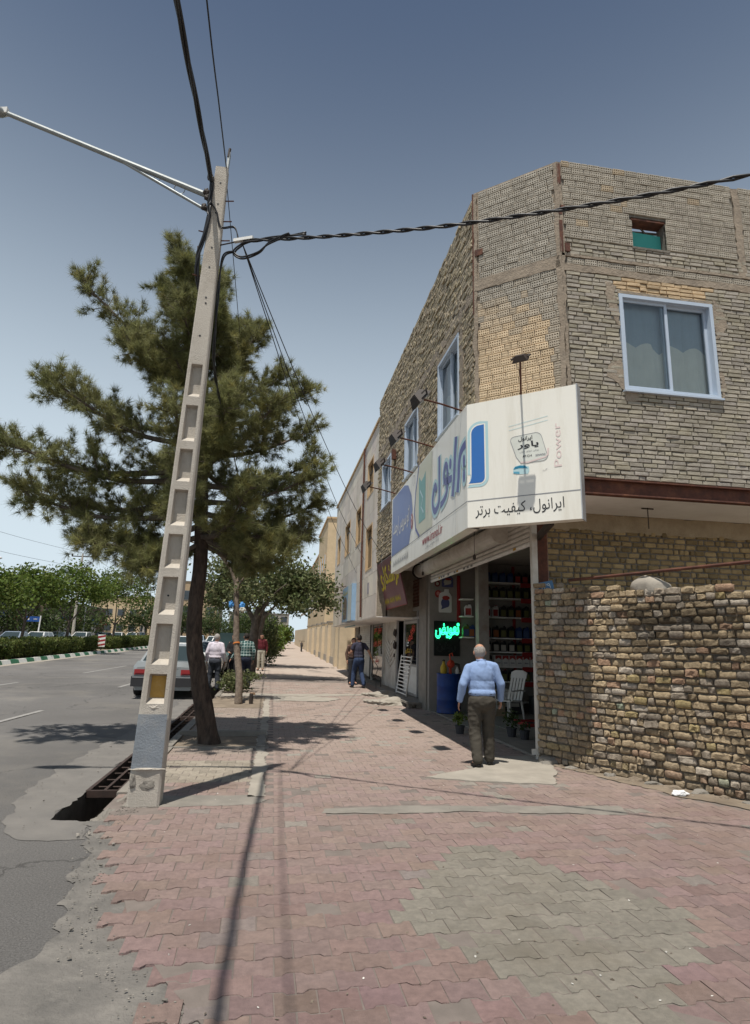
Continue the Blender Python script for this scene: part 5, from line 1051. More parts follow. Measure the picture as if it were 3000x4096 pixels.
t = thing('teal_shop_sign', 'tilted teal sheet sign hung beyond the blue box sign', 'sign', (3.1, 28, 2.6)); tf = lambda a, b, d=0: Vector((3.45-b*.5, 30.3-a, 2.35+b*1.25))+N_*d
G().poly([(0, 0), (3.8, 0), (3.8, 1), (0, 1)], tf, 0, -.03).build('sheet', paint('teal_sheet', (.10, .25, .28), .45), t)
for k in range(3): G().poly([(.3, .35+k*.2), (3.3-.4*k, .35+k*.2), (3.3-.4*k, .45+k*.2), (.3, .45+k*.2)], tf, .006).build('worn_print_line', paint('teal_print', (.45, .42, .3), .5), t)
t = thing('sign_lamp_rails', 'two thin red rails with tube lamps sticking out over the teal sign', 'lamp', (2.0, 29.5, 3.8))
for z in (4.0, 3.72): G().tube([(2.95, 26, z), (1.7, 30.2, z)], .015, 6).build('rail', MT['rust'], t)
for y, z in ((29.8, 3.95), (29.0, 3.6), (30.4, 3.3)): G().tube([(1.85, y, z), (1.35, y+.9, z-.35)], .06, 8).build('tube_lamp', MT['white'], t)

# ================================================================== CONCRETE POLE, LAMP ARM, CABLES
up_ = thing('utility_pole', 'leaning concrete utility pole with ladder recesses on the pavement edge', 'utility pole', (-1.17, 6.8, 0))
C0, C1 = Vector((-1.17, 6.80, -.3)), Vector((-.925, 6.52, 7.12))
def pax(z): return C0+(C1-C0)*((z-C0.z)/(C1.z-C0.z))
def pw(z): return .155-.083*(z/7.12)
def pd(z): return .125-.06*(z/7.12)
def pp(a, z, d): c = pax(z); return Vector((c.x+a*pw(z), c.y-d*pd(z), z))        # a in -1..1 across, d=1 at the front
REC = [(.98, 1.27), (1.36, 1.77), (1.86, 2.25), (2.34, 2.70), (2.79, 3.18), (3.27, 3.63), (3.72, 4.13), (4.23, 4.61)]
zs = sorted({-.3, 7.12, .9}|{z for r in REC for z in r}|{5.2, 5.9, 6.6}); fa = .60; g = G(); bx_ = .86
for z0, z1 in zip(zs, zs[1:]):
    rec = any(abs(z0-r[0]) < 1e-6 for r in REC)
    sec = lambda z: [pp(-1, z, -bx_), pp(-bx_, z, -1), pp(bx_, z, -1), pp(1, z, -bx_), pp(1, z, bx_), pp(bx_, z, 1), pp(fa, z, 1), pp(-fa, z, 1), pp(-bx_, z, 1), pp(-1, z, bx_)]
    A, B = sec(z0), sec(z1); n = len(A)
    for i in range(n):
        if i == 6 and rec: continue
        j = (i+1) % n; g.quad(A[i], A[j], B[j], B[i])
    if rec:
        b_ = .30; zl = z0+.055; fi = fa*.86
        L0, R0, L1, R1 = pp(-fi, zl, b_), pp(fi, zl, b_), pp(-fi, z1-.015, b_), pp(fi, z1-.015, b_)
        g.quad(L0, R0, R1, L1); g.quad(A[7], L0, L1, B[7]); g.quad(R0, A[6], B[6], R1); g.quad(A[7], A[6], R0, L0); g.quad(L1, R1, B[6], B[7])
g.add([pp(a, 7.12, d) for a, d in ((-1, -bx_), (-bx_, -1), (bx_, -1), (1, -bx_), (1, bx_), (bx_, 1), (-bx_, 1), (-1, bx_))], [tuple(range(8))])
g.build('shaft', MT['pole'], up_)
G().quad(*[pp(a, z, 1.02) for a, z in ((-.93, .36), (.93, .36), (.93, .88), (-.93, .88))]).quad(pp(-1.012, .36, .86), pp(-.93, .36, 1.02), pp(-.93, .88, 1.02), pp(-1.012, .88, .86)).build('grey_paint', MT['pole_grey'], up_)
G().quad(*[pp(a, z, .325) for a, z in ((-.50, 1.03), (.50, 1.03), (.50, 1.25), (-.50, 1.25))]).build('ochre_paint', MT['pole_ochre'], up_)
lump(pp(0, .955, .66), (.085, .045, .035), 3.3, MT['pole'], 'mortar_fill', up_); lump(pp(.2, .22, .97), (.07, .010, .05), 5.3, MT['concrete'], 'spalled_patch', up_); lump(pp(-.75, .25, .97), (.03, .02, .07), 6.3, MT['concrete'], 'spalled_patch', up_); lump(pp(0, .365, .98), (.15, .02, .012), 8.3, MT['pole'], 'mortar_ridge', up_)
for z, a in ((4.95, -.1), (5.35, .1), (5.42, .05), (5.8, 0), (6.05, .0), (6.5, -.05), (6.62, .1), (6.9, .1), (2.06, -.1)):
    d_ = 1.0 if z > 4.7 else .31; c = pp(a, z, d_); G().tube([c+Vector((0, .02, 0)), c-Vector((0, .003, 0))], .011, 8).build('bolt_hole', MT['black'], up_)
for z, s_ in ((6.72, 1), (6.45, 1), (6.2, 1), (6.28, -1), (5.72, -1)): c = pp(s_, z, 0); G().tube([c, c+Vector((s_*.10, -.02, 0))], .008, 6).build('bolt', MT['rust'], up_)
G().obox(pp(.75, 7.2, -.2), (.012, 0, 0), (0, .04, 0), (.01, 0, .17)).build('top_bracket', MT['galv'], up_); G().tube([pp(.75, 7.3, .2), pp(.85, 7.42, .1)], .018, 6).build('pin', MT['dark_metal'], up_)
for i, z in enumerate((6.95, 6.75, 6.68, 6.55)): lump(pp(-1.5-.3*(i % 2), z, 1.1), (.035, .03, .045), i*1.9, MT['dark_metal'], 'connector', up_)
la = thing('street_lamp', 'grey steel street lamp on a long arm out over the road from the leaning pole', 'street lamp', tuple(pp(-1, 6.7, 0)))
tip = Vector((-3.36, 6.42, 7.40)); r0 = pp(-.9, 6.72, .5); G().tube([r0, r0+(tip-r0)*.5, tip], [.034, .03, .026], 10).build('arm', MT['galv'], la); r1 = pp(-.9, 6.52, .5); G().tube([r1, r0+(tip-r0)*.47], .018, 8).build('brace', MT['galv'], la)
for t_ in (.16, .27):
    c = (r0+(tip-r0)*t_+r1+(r0+(tip-r0)*.47-r1)*(t_/.47))/2; rr = .062 if t_ < .2 else .035; G().tube([c+Vector((math.cos(k*math.pi/6)*rr, 0, math.sin(k*math.pi/6)*rr)) for k in range(13)], .005, 5).build('ring', MT['galv'], la)
G().ell(tip+Vector((-.30, 0, .06)), (.36, .12, .075), 14, 8, Matrix.Rotation(R(14), 3, 'Y')).build('lamp_head', MT['galv'], la, smooth=True); G().ell(tip+Vector((-.34, 0, .015)), (.22, .09, .06), 12, 8, Matrix.Rotation(R(14), 3, 'Y')).build('lens', paint('lamp_lens', (.30, .29, .25), .2), la, smooth=True); G().obox(tip, (.05, 0, .012), (0, .035, 0), (0, 0, .035)).build('clamp', MT['white'], la)
def bez(P, n=12):
    P = [Vector(p) for p in P]; out = []
    for i in range(len(P)-1):
        p0, p1, p2, p3 = P[max(i-1, 0)], P[i], P[i+1], P[min(i+2, len(P)-1)]
        for k in range(n):
            t = k/n; out.append(.5*((2*p1)+(p2-p0)*t+(2*p0-5*p1+4*p2-p3)*t*t+(3*p1-p0-3*p2+p3)*t**3))
    return out+[P[-1]]
def cable(name, P, r, label, strands=1, turns=8, n=12, cat='cable'):
    pts = bez(P, n); t = thing(name, label, cat, tuple(pts[0]))
    for s in range(strands):
        q = []
        L = 0
        for i, p in enumerate(pts):
            if i: L += (p-pts[i-1]).length
            d_ = (pts[min(i+1, len(pts)-1)]-pts[max(i-1, 0)]).normalized(); a = d_.cross(Vector((0, 0, 1))); a = a.normalized() if a.length > .01 else Vector((1, 0, 0)); b_ = d_.cross(a); th = 2*math.pi*(s/strands+L*turns/10)
            q.append(p+(a*math.cos(th)+b_*math.sin(th))*(r*.9 if strands > 1 else 0))
        G().tube(q, r if strands == 1 else r*.85, 7).build('strand', MT['cable'], t, smooth=True)
    return t
cable('overhead_cable', [pp(-1.25, 6.9, 1.1), (-1.03, 5.4, 6.72), (-1.06, 4.15, 6.62), (-1.12, 2, 6.6), (-1.2, -3, 6.75), (-1.5, -14, 7.6)], .017, 'thick black cable bundle passing overhead from the pole', 3, 4, 24)
cable('overhead_wire', [pp(.7, 7.12, 1.0), (-.84, 5.3, 6.83), (-.82, 4.1, 6.62), (-.8, 1, 6.5), (-.8, -14, 7.2)], .0075, 'single thin wire running overhead from the pole top', 1, 1, 12)
cable('side_cable', [(-.60, 6.39, 6.12), (.6, 5.68, 5.86), (1.9, 4.92, 5.66), (3.7, 3.86, 5.54), (6.5, 2.2, 5.6), (11, -.4, 6.1)], .014, 'twisted black cable crossing in front of the brick building', 2, 22, 26)
cable('cable_loop', [(-.08, 5.98, 5.99), (-.3, 6.12, 5.94), (-.42, 6.3, 5.93), (-.6, 6.39, 5.9), (-.70, 6.42, 5.97), (-.64, 6.4, 6.05), (-.5, 6.32, 6.08), (.1, 5.98, 6.02)], .012, 'looped cable end at the clamp beside the pole', 2, 10, 10)
cable('pole_cable', [pp(-1.2, 6.95, 1.15), pp(-1.1, 6.6, 1.2), pp(-.95, 6.4, 1.2), pp(-1.3, 6.15, 1.0), pp(-1.7, 5.95, .6), pp(-1.6, 5.75, .1), pp(-1.0, 5.55, -1.2)], .016, 'black cable bundle curving down the side of the pole', 3, 6, 12)
cable('cross_lead', [pp(-.9, 6.62, 1.2), pp(.1, 6.5, 1.25), pp(.9, 6.32, 1.1), (-.72, 6.42, 6.3), (-.66, 6.4, 6.13)], .008, 'two black leads crossing the pole face to the clamp', 2, 8, 10)
cable('hanging_lead', [(-.70, 6.41, 5.98), (-.82, 6.48, 5.95), (-.86, 6.6, 5.7), (-.87, 6.7, 5.2), (-.9, 7.2, 4.85), (-.95, 9.5, 5.0), (-1.0, 14, 5.3), (-1.3, 40, 6.6)], .011, 'black lead hanging down behind the pole towards the pine', 2, 8, 14)
cl2 = thing('cable_clamp', 'white insulated clamp on a steel rod beside the pole', 'clamp', (-.75, 6.42, 6.12)); G().tube([pp(.9, 6.12, .4), (-.62, 6.39, 6.12)], .009, 6).build('rod', MT['dark_metal'], cl2); G().obox((-.6, 6.38, 6.13), (.11, -.05, 0), (.01, .02, 0), (0, 0, .018)).build('clamp_body', MT['white'], cl2)
for i, (e, lab) in enumerate((((2.92, 17.3, 4.25), 'drop wire from the clamp to the end of the brick building'), ((2.93, 20.6, 4.45), 'drop wire from the clamp to the downpipe of the stone building'), ((2.93, 22.6, 4.2), 'drop wire from the clamp to the far part of the stone building'))):
    s_ = Vector((-.61, 6.40, 6.08)); e = Vector(e); m_ = (s_+e)/2; m_.z -= .28+.06*i; cable('drop_wire', [s_, s_*.75+e*.25-Vector((0, 0, .2)), m_, s_*.25+e*.75-Vector((0, 0, .22)), e], .0065, lab)
cable('far_wire', [pp(.7, 7.05, -.5), (-.9, 14, 6.7), (-1.0, 24, 6.5), (-1.3, 44, 7.2)], .005, 'thin wire running from the pole along the street trees')
cable('facade_wire', [(2.93, 17.3, 4.25), (2.90, 16.9, 4.0), (2.9, 16.7, 3.6), (3.0, 16.6, 3.2)], .008, 'short black wire hanging on the brick facade above the purple sign')

# ================================================================== PINE
pn = thing('pine_tree', 'tall pine tree growing in a pit in the pavement behind the pole', 'tree', (-.9, 10.5, 0))
TP = [(-.88, 10.5, -.05), (-.95, 10.5, .25), (-1.13, 10.48, .97), (-1.27, 10.45, 1.68), (-1.28, 10.45, 2.3), (-1.27, 10.45, 2.9), (-1.33, 10.45, 4), (-1.42, 10.45, 5.6), (-1.60, 10.45, 7.3), (-1.80, 10.45, 8.75)]
TRr = [.19, .155, .135, .124, .12, .115, .10, .078, .045, .012]
def interp(P, n): return bez(P, n)
tp = bez(TP, 5); tr_ = list(np.interp(np.linspace(0, 1, len(tp)), np.linspace(0, 1, len(TRr)), TRr))
g = G(); g.tube(tp, tr_, 14); gv = []
for i, p in enumerate(g.v):
    v = Vector(p); c = tp[i//14] if i//14 < len(tp) else v; o_ = v-c
    gv.append(tuple(c+o_*(1+.16*noise.noise(Vector((v.x*9, v.y*9, v.z*2.2))))))
g.v = gv; g.build('trunk', MT['bark'], pn, smooth=True)
def trunk_at(z): return Vector((np.interp(z, [p[2] for p in TP], [p[0] for p in TP]), 10.45, z))
q_ = np.random.default_rng(5)
BR = []   # (start z, tip)
for z0, x, z1, dy in ((6.3, -3.55, 7.55, -.3), (6.0, -3.0, 7.0, .5), (5.9, -2.6, 6.4, -.6), (5.2, -4.05, 5.75, .3), (4.9, -3.6, 5.5, -.8), (4.5, -4.7, 4.75, 0), (4.3, -4.2, 4.45, -.9), (3.9, -4.4, 4.1, .7), (3.7, -3.9, 3.75, -.4), (3.5, -3.3, 3.3, .6), (3.3, -2.9, 3.05, -.5), (3.2, -2.2, 2.75, -.6), (3.2, -2.4, 2.9, .9),
                     (7.0, -2.4, 8.0, .3), (7.3, -1.3, 8.2, .2), (7.6, -2.1, 8.4, -.3), (6.4, -.75, 7.25, .2), (6.0, -.55, 6.9, -.5), (5.6, -.1, 6.5, .5), (5.2, .35, 6.0, -.2), (4.7, .45, 5.5, .6), (4.6, -.2, 5.4, -.9), (4.2, .55, 4.75, 0), (3.9, .5, 4.3, -.6), (3.7, .6, 4.05, .5), (3.4, .45, 3.5, .1), (3.3, .1, 3.1, -.7), (3.2, -.35, 2.9, .3), (3.3, .3, 3.6, 1.1)):
    BR.append((z0, Vector((x, 10.45+dy, z1))))
for k in range(26):
    z0 = 3.3+k*.17; a = q_.uniform(-.9, .9)+(math.pi/2 if k % 2 else -math.pi/2); L = (2.1-.33*max(0, z0-4.6))*q_.uniform(.6, 1); BR.append((z0, trunk_at(z0)+Vector((math.cos(a)*L*.8, math.sin(a)*L, L*q_.uniform(.05, .42)))))
tuft_p, tuft_d = [], []; gb = G()
for z0, tip_ in BR:
    s_ = trunk_at(z0); e = tip_; L = (e-s_).length; mid = s_.lerp(e, .5)+Vector((q_.normal(0, .06), q_.normal(0, .06), -.10*L+q_.normal(0, .05)))
    pts = bez([s_, mid, e], 7); gb.tube(pts, list(np.linspace(.035+.012*L, .008, len(pts))), 5)
    for i, p in enumerate(pts):
        t_ = i/(len(pts)-1)
        if t_ < .22: continue
        d0 = (pts[min(i+1, len(pts)-1)]-pts[i-1]).normalized()
        for k in range(6 if t_ > .4 else 3):
            dv_ = (d0*q_.uniform(.2, 1.0)+Vector(q_.normal(0, .6, 3))+Vector((0, 0, .22))).normalized(); ln = q_.uniform(.22, .58)*(1.12-.4*t_)*(.6+.2*L)
            tw = [p, p+dv_*ln*.5, p+dv_*ln+Vector((0, 0, .06))]; gb.tube(tw, [.008, .006, .004], 4, False)
            nt_ = max(2, int(ln/.085))
            for m_ in range(nt_):
                f = .5+.5*m_/(nt_-1); tuft_p.append(p+dv_*ln*f+Vector(q_.normal(0, .03, 3))); tuft_d.append((dv_+Vector((0, 0, .25))+Vector(q_.normal(0, .25, 3))).normalized())
gb.build('branches', MT['grey_bark'], pn)
TPn, TDn = np.array(tuft_p), np.array(tuft_d); nT = len(TPn); NN = 46
d_ = TDn[:, None]*q_.uniform(.15, 1.0, (nT, NN, 1))+q_.normal(0, .48, (nT, NN, 3)); d_ /= np.linalg.norm(d_, axis=2)[..., None]
ln = q_.uniform(.09, .175, (nT, NN, 1)); st = TPn[:, None]+q_.normal(0, .014, (nT, NN, 3)); sd = np.cross(d_, q_.normal(0, 1, (nT, NN, 3))); sd /= np.linalg.norm(sd, axis=2)[..., None]
w_ = .0034
V = np.stack([st-sd*w_, st+sd*w_, st+d_*ln], 2).reshape(-1, 3)
colr = (np.array([1, 1, 1])*q_.uniform(.6, 1.45, (nT, 1, 1))*q_.uniform(.8, 1.2, (nT, NN, 1))*np.array([1.0, 1.0, .95])); yl_ = (q_.random((nT, 1, 1)) < .12); colr = np.where(yl_, colr*np.array([1.15, 1.05, .88]), colr).reshape(-1, 3)
addmesh('crown', fast('crown', V, np.arange(len(V)).reshape(-1, 3), colr), LM['pine'], pn)
for k in range(34):
    i = q_.integers(0, nT); c = TPn[i]; 
    if c[0] > -.4 and k % 2: continue
    G().ell(c, (.035, .035, .05), 7, 5).build('cone', MT['bark'], pn, smooth=True)

# ================================================================== BROADLEAVED TREES, HEDGES
def tree(name, label, base, limbs, clumps, leaf, lm, bark, seed, group=None, rt=.1, dens=1.0, flat_=.2):
    t = thing(name, label, 'tree', base, 0, group); g = G()
    for P, ra, rb in limbs: pts = bez(P, 5); g.tube(pts, list(np.linspace(ra, rb, len(pts))), 8)
    gv = []
    for p in g.v: v = Vector(p); gv.append(tuple(v+noise.noise_vector(v*4)*ra*.25))
    g.v = gv; g.build('trunk', bark, t, smooth=True); Vs, Fs, Cs, nb2 = [], [], [], 0; q = np.random.default_rng(seed); Cc = []
    for c, r, n in clumps:
        n = int(n*dens); k = max(4, n//45); d2 = q.normal(0, 1, (k, 3)); d2 /= np.linalg.norm(d2, axis=1)[:, None]; sub = np.array(c)+d2*(q.random((k, 1))**.4)*np.array(r)
        idx = q.integers(0, k, n); sp_ = .22*np.mean(r)+leaf*1.2; Cc.append(sub[idx]+q.normal(0, 1, (n, 3))*sp_*np.array([1, 1, .7]))
    Cc = np.concatenate(Cc); V, F_, c2 = leafquads(Cc, leaf, (1, 1, 1), q, flat_, .55); c2 *= q.uniform(.85, 1.15, (len(c2), 1)); addmesh('crown', fast('crown', V, F_, c2), lm, t); return t
# thin pale-barked street tree with a half-bare fork
tree('street_tree', 'thin pale barked young tree with bare dry limbs past the pine', (-.77, 16.5, .03), [([(-.77, 16.5, 0), (-.80, 16.55, .7), (-.93, 16.7, 1.5), (-1.0, 16.75, 2.4), (-1.05, 16.8, 3.1)], .10, .065), ([(-1.05, 16.8, 3.05), (-1.3, 16.8, 3.6), (-1.7, 16.7, 3.95), (-2.3, 16.6, 4.15)], .05, .015), ([(-1.3, 16.8, 3.55), (-1.6, 17.0, 3.9), (-2.1, 17.2, 4.4)], .03, .01), ([(-1.05, 16.8, 3.1), (-.9, 16.9, 3.8), (-.95, 17.0, 4.7)], .045, .012), ([(-1.05, 16.8, 3.0), (-.7, 16.8, 3.5), (-.3, 16.8, 3.9)], .03, .01)],
     [((-1.05, 16.8, 3.0), (.25, .25, .25), 160), ((-1.7, 16.8, 4.1), (.5, .4, .3), 240), ((-.9, 17.0, 4.4), (.45, .45, .5), 500), ((-.4, 16.9, 3.9), (.4, .4, .3), 350)], .05, LM['broad'], MT['pale_bark'], 21)
tree('street_tree', 'broad dark trunked tree spreading over the pavement beyond the thin tree', (-.85, 26, .15), [([(-.85, 26, .1), (-.82, 26, 1.2), (-.75, 26, 2.2), (-.6, 26, 3.0)], .24, .15), ([(-.75, 26, 2.3), (-1.4, 26.2, 3.4), (-2.1, 26, 4.4)], .11, .03), ([(-.6, 26, 2.9), (.2, 25.7, 3.7), (1.2, 25.4, 4.2)], .10, .03), ([(-.6, 26, 2.9), (-.6, 26.3, 4.2), (-.5, 26.4, 5.4)], .10, .03), ([(-.7, 26, 2.5), (-.1, 24.8, 3.4), (.4, 24, 3.8)], .07, .02)],
     [((-1.9, 25.8, 4.3), (1.1, 1.2, .9), 1900), ((-.6, 26, 5.2), (1.2, 1.2, .9), 1900), ((.6, 25.4, 4.3), (1.0, 1.1, .8), 1800), ((1.6, 25.2, 3.8), (.8, .9, .65), 1300), ((2.0, 24.8, 3.2), (.55, .6, .4), 500), ((-.7, 25, 3.5), (1.2, 1, .55), 1300), ((-2.4, 26, 3.4), (.7, .8, .5), 700), ((.9, 24.6, 3.1), (.8, .7, .35), 700)], .085, LM['broad'], MT['grey_bark'], 22)
tree('street_tree', 'darker tree behind the broad street tree by the pavement', (-.9, 34, .25), [([(-.9, 34, .2), (-.8, 34, 1.8), (-.5, 34, 3.2)], .22, .12), ([(-.6, 34, 2.8), (.6, 33.6, 4.2)], .09, .03), ([(-.6, 34, 2.8), (-1.8, 34, 4.4)], .09, .03)],
     [((-.6, 34, 5.0), (1.9, 1.8, 1.3), 2600), ((1.2, 33.6, 4.2), (1.3, 1.3, .9), 1500), ((-2.2, 34, 4.2), (1.1, 1.2, 1), 1400)], .11, LM['dark'], MT['grey_bark'], 23)
def bush(name, label, c, r, n, leaf, lm, seed, group=None):
    t = thing(name, label, 'shrub', (c[0], c[1], gz(c[1])), 0, group); z0 = gz(c[1])
    q = np.random.default_rng(seed); k = max(6, n//50); d2 = q.normal(0, 1, (k, 3)); d2 /= np.linalg.norm(d2, axis=1)[:, None]; sub = np.array((c[0], c[1], z0+r[2]))+d2*(q.random((k, 1))**.4)*np.array(r)*.85
    Cc = sub[q.integers(0, k, n)]+q.normal(0, 1, (n, 3))*.18*np.array(r); Cc[:, 2] = np.maximum(Cc[:, 2], z0+.03); V, F_, c2 = leafquads(Cc, leaf, (1, 1, 1), q, .1, .5); addmesh('foliage', fast('foliage', V, F_, c2), lm, t)
    g = G()
    for i in range(7): p = sub[i % k]; g.tube([(c[0]+random.uniform(-.1, .1), c[1]+random.uniform(-.1, .1), z0-.02), tuple((np.array((c[0], c[1], z0))+p)/2), tuple(p)], [.02, .014, .006], 5)
    g.build('stems', MT['grey_bark'], t)
bush('shrub', 'low leafy shrub in the planting strip behind the thin tree', (-1.0, 19.8, .5), (.72, .7, .36), 1500, .05, LM['broad'], 31); bush('shrub', 'tall oleander like shrub at the pavement edge beyond the street trees', (-.35, 36, 1), (.75, 1.6, 1.25), 2600, .09, LM['broad'], 32); bush('shrub', 'large green shrub further along the far pavement', (.1, 52, 1), (1.0, 2.4, 1.3), 2200, .13, LM['lime'], 33); bush('shrub', 'rounded bright shrub at the far end of the pavement', (1.0, 78, 1), (1.6, 2, 1.5), 1600, .2, LM['lime'], 34)
# central reservation with hedge and striped kerb
g = G(); strip(g, -17.2, -12.72, -40, 90, .15); g.build('median_soil', MT['soil'], kind='structure'); g = G(); strip(g, -30, -17.2, -40, 300, .0); g.build('opposite_road', MT['asphalt'], kind='structure')
mk_ = link('median_kerb', None, None, kind='structure'); kgw = paint('kerb_white', (.62, .62, .58), .8, stain=(.35, .32, .28)), paint('kerb_green', (.035, .14, .075), .8, stain=(.12, .13, .10))
for i in range(54):
    y0 = 22+i*1.0; y1 = y0+.985; a, b = gz(y0), gz(y1)
    G().hexa([(-12.72, y0, a-.02), (-12.46, y0, a-.02), (-12.46, y1, b-.02), (-12.72, y1, b-.02), (-12.72, y0, a+.19), (-12.56, y0, a+.19), (-12.56, y1, b+.19), (-12.72, y1, b+.19)]).build('kerb_stone', kgw[i % 2], mk_)
g = G(); strip(g, -12.46, -12.0, 22, 80, .006); g.build('kerb_gutter', MT['pale_concrete'], kind='structure')
def hedge(label, y0, y1, seed, x0=-15.2, x1=-13.15, h=.80):
    t = thing('hedge', label, 'hedge', ((x0+x1)/2, (y0+y1)/2, gz((y0+y1)/2)+.15), 0, 'clipped hedges on the median'); q = np.random.default_rng(seed)
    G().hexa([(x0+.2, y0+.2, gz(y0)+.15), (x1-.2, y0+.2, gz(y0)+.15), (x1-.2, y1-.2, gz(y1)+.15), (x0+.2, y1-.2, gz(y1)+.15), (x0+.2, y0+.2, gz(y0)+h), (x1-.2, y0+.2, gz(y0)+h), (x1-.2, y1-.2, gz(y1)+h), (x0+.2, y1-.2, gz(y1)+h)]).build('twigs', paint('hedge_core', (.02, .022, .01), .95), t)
    n = int((y1-y0)*620); f = q.random(n); P = np.zeros((n, 3)); P[:, 1] = q.uniform(y0, y1, n); side = f < .5; P[:, 0] = np.where(side, x1, q.uniform(x0, x1, n)); P[:, 2] = np.where(side, q.uniform(.12, h+.1, n), h+.1); e_ = f > .93; P[e_, 1] = y0; P[e_, 2] = q.uniform(.1, h+.1, e_.sum())
    und = .10*np.sin(P[:, 1]*1.7)+.07*np.sin(P[:, 1]*4.1+1); P[:, 0] += np.where(side, und, 0); P[:, 2] += np.where(side, 0, und*.6)+.15+np.array([gz(y) for y in P[:, 1]]); P += q.normal(0, .05, (n, 3)); V, F_, c2 = leafquads(P, .075, (1, 1, 1), q, .1, .55); addmesh('foliage', fast('foliage', V, F_, c2), LM['hedge'], t)
hedge('long clipped hedge on the median beside the striped kerb', 24, 50.5, 41); hedge('second clipped hedge on the median beyond the warning board', 54.5, 72, 42); hedge('farthest short clipped hedge on the median near the white cars', 75, 82, 43)
MTR = [(-16.1, 43.5, 6.0, 2.2), (-14.6, 47.5, 6.7, 2.5), (-14.0, 58, 7.4, 2.8), (-15.8, 36.5, 5.2, 1.9)]
LABM = ['spreading median tree beside the blue street sign', 'tallest bright median tree with forked trunk behind the hedge', 'bright drooping median tree near the warning board', 'young median tree at the near end of the hedge']
for i, (x, y, h, r) in enumerate(MTR):
    z = gz(y)+.15; c = h-1.2*r*.5
    tree('median_tree', LABM[i], (x, y, z), [([(x, y, z-.1), (x+.05, y, z+1.2), (x+.12, y, z+2.2)], .12, .09), ([(x+.1, y, z+2.0), (x-.6, y, z+3.0), (x-1.0, y, h-.8)], .07, .02), ([(x+.1, y, z+2.0), (x+.7, y+.2, z+3.1), (x+1.2, y, h-.9)], .07, .02), ([(x+.1, y, z+2.1), (x+.1, y-.4, h-.6)], .06, .02)],
         [((x-.45*r, y, h-.55*r), (.62*r, .7*r, .42*r), 1300), ((x+.5*r, y, h-.5*r), (.6*r, .7*r, .4*r), 1300), ((x, y, h-.18*r), (.45*r, .5*r, .25*r), 700), ((x+.1*r, y-.5*r, h-.8*r), (.7*r, .4*r, .4*r), 1000), ((x-.8*r, y, h-.9*r), (.35*r, .5*r, .25*r), 350), ((x+.85*r, y, h-.85*r), (.35*r, .5*r, .25*r), 350)], .11, LM['lime'], MT['grey_bark'], 50+i, 'trees on the median')
for i, (x, y, h, r, lab) in enumerate(((-23.5, 62, 6.8, 3.2, 'dark tree behind the parked cars across the road, left of the street sign'), (-22.5, 76, 7, 3.3, 'dark tree across the road behind the bright median tree'), (-17.0, 88, 7.2, 3.0, 'round dark tree at the end of the median'), (-14.0, 100, 7, 2.8, 'distant dark tree right of the round one'), (-11.5, 118, 7, 2.8, 'small far tree in front of the tan flats'), (-5.5, 110, 7, 3, 'far tree behind the pine trunk by the road'), (-2.5, 92, 7, 2.8, 'far street tree seen past the thin tree'), (-26, 46, 6.5, 3, 'dark tree across the road at the near end of the parked row'))):
    z = gz(y); tree('far_tree', lab, (x, y, z), [([(x, y, z), (x, y, z+2), (x+.2, y, h-r)], .16, .08), ([(x, y, z+1.9), (x-1, y, h-r)], .08, .03), ([(x, y, z+1.9), (x+1.2, y, h-.9*r)], .08, .03)], [((x, y, h-.8*r), (r, r, .8*r), 1500), ((x-.6*r, y, h-1.2*r), (.6*r, .7*r, .5*r), 700), ((x+.6*r, y, h-1.15*r), (.6*r, .7*r, .5*r), 700)], .17, LM['dark'], MT['grey_bark'], 70+i, 'dark trees along the far side')

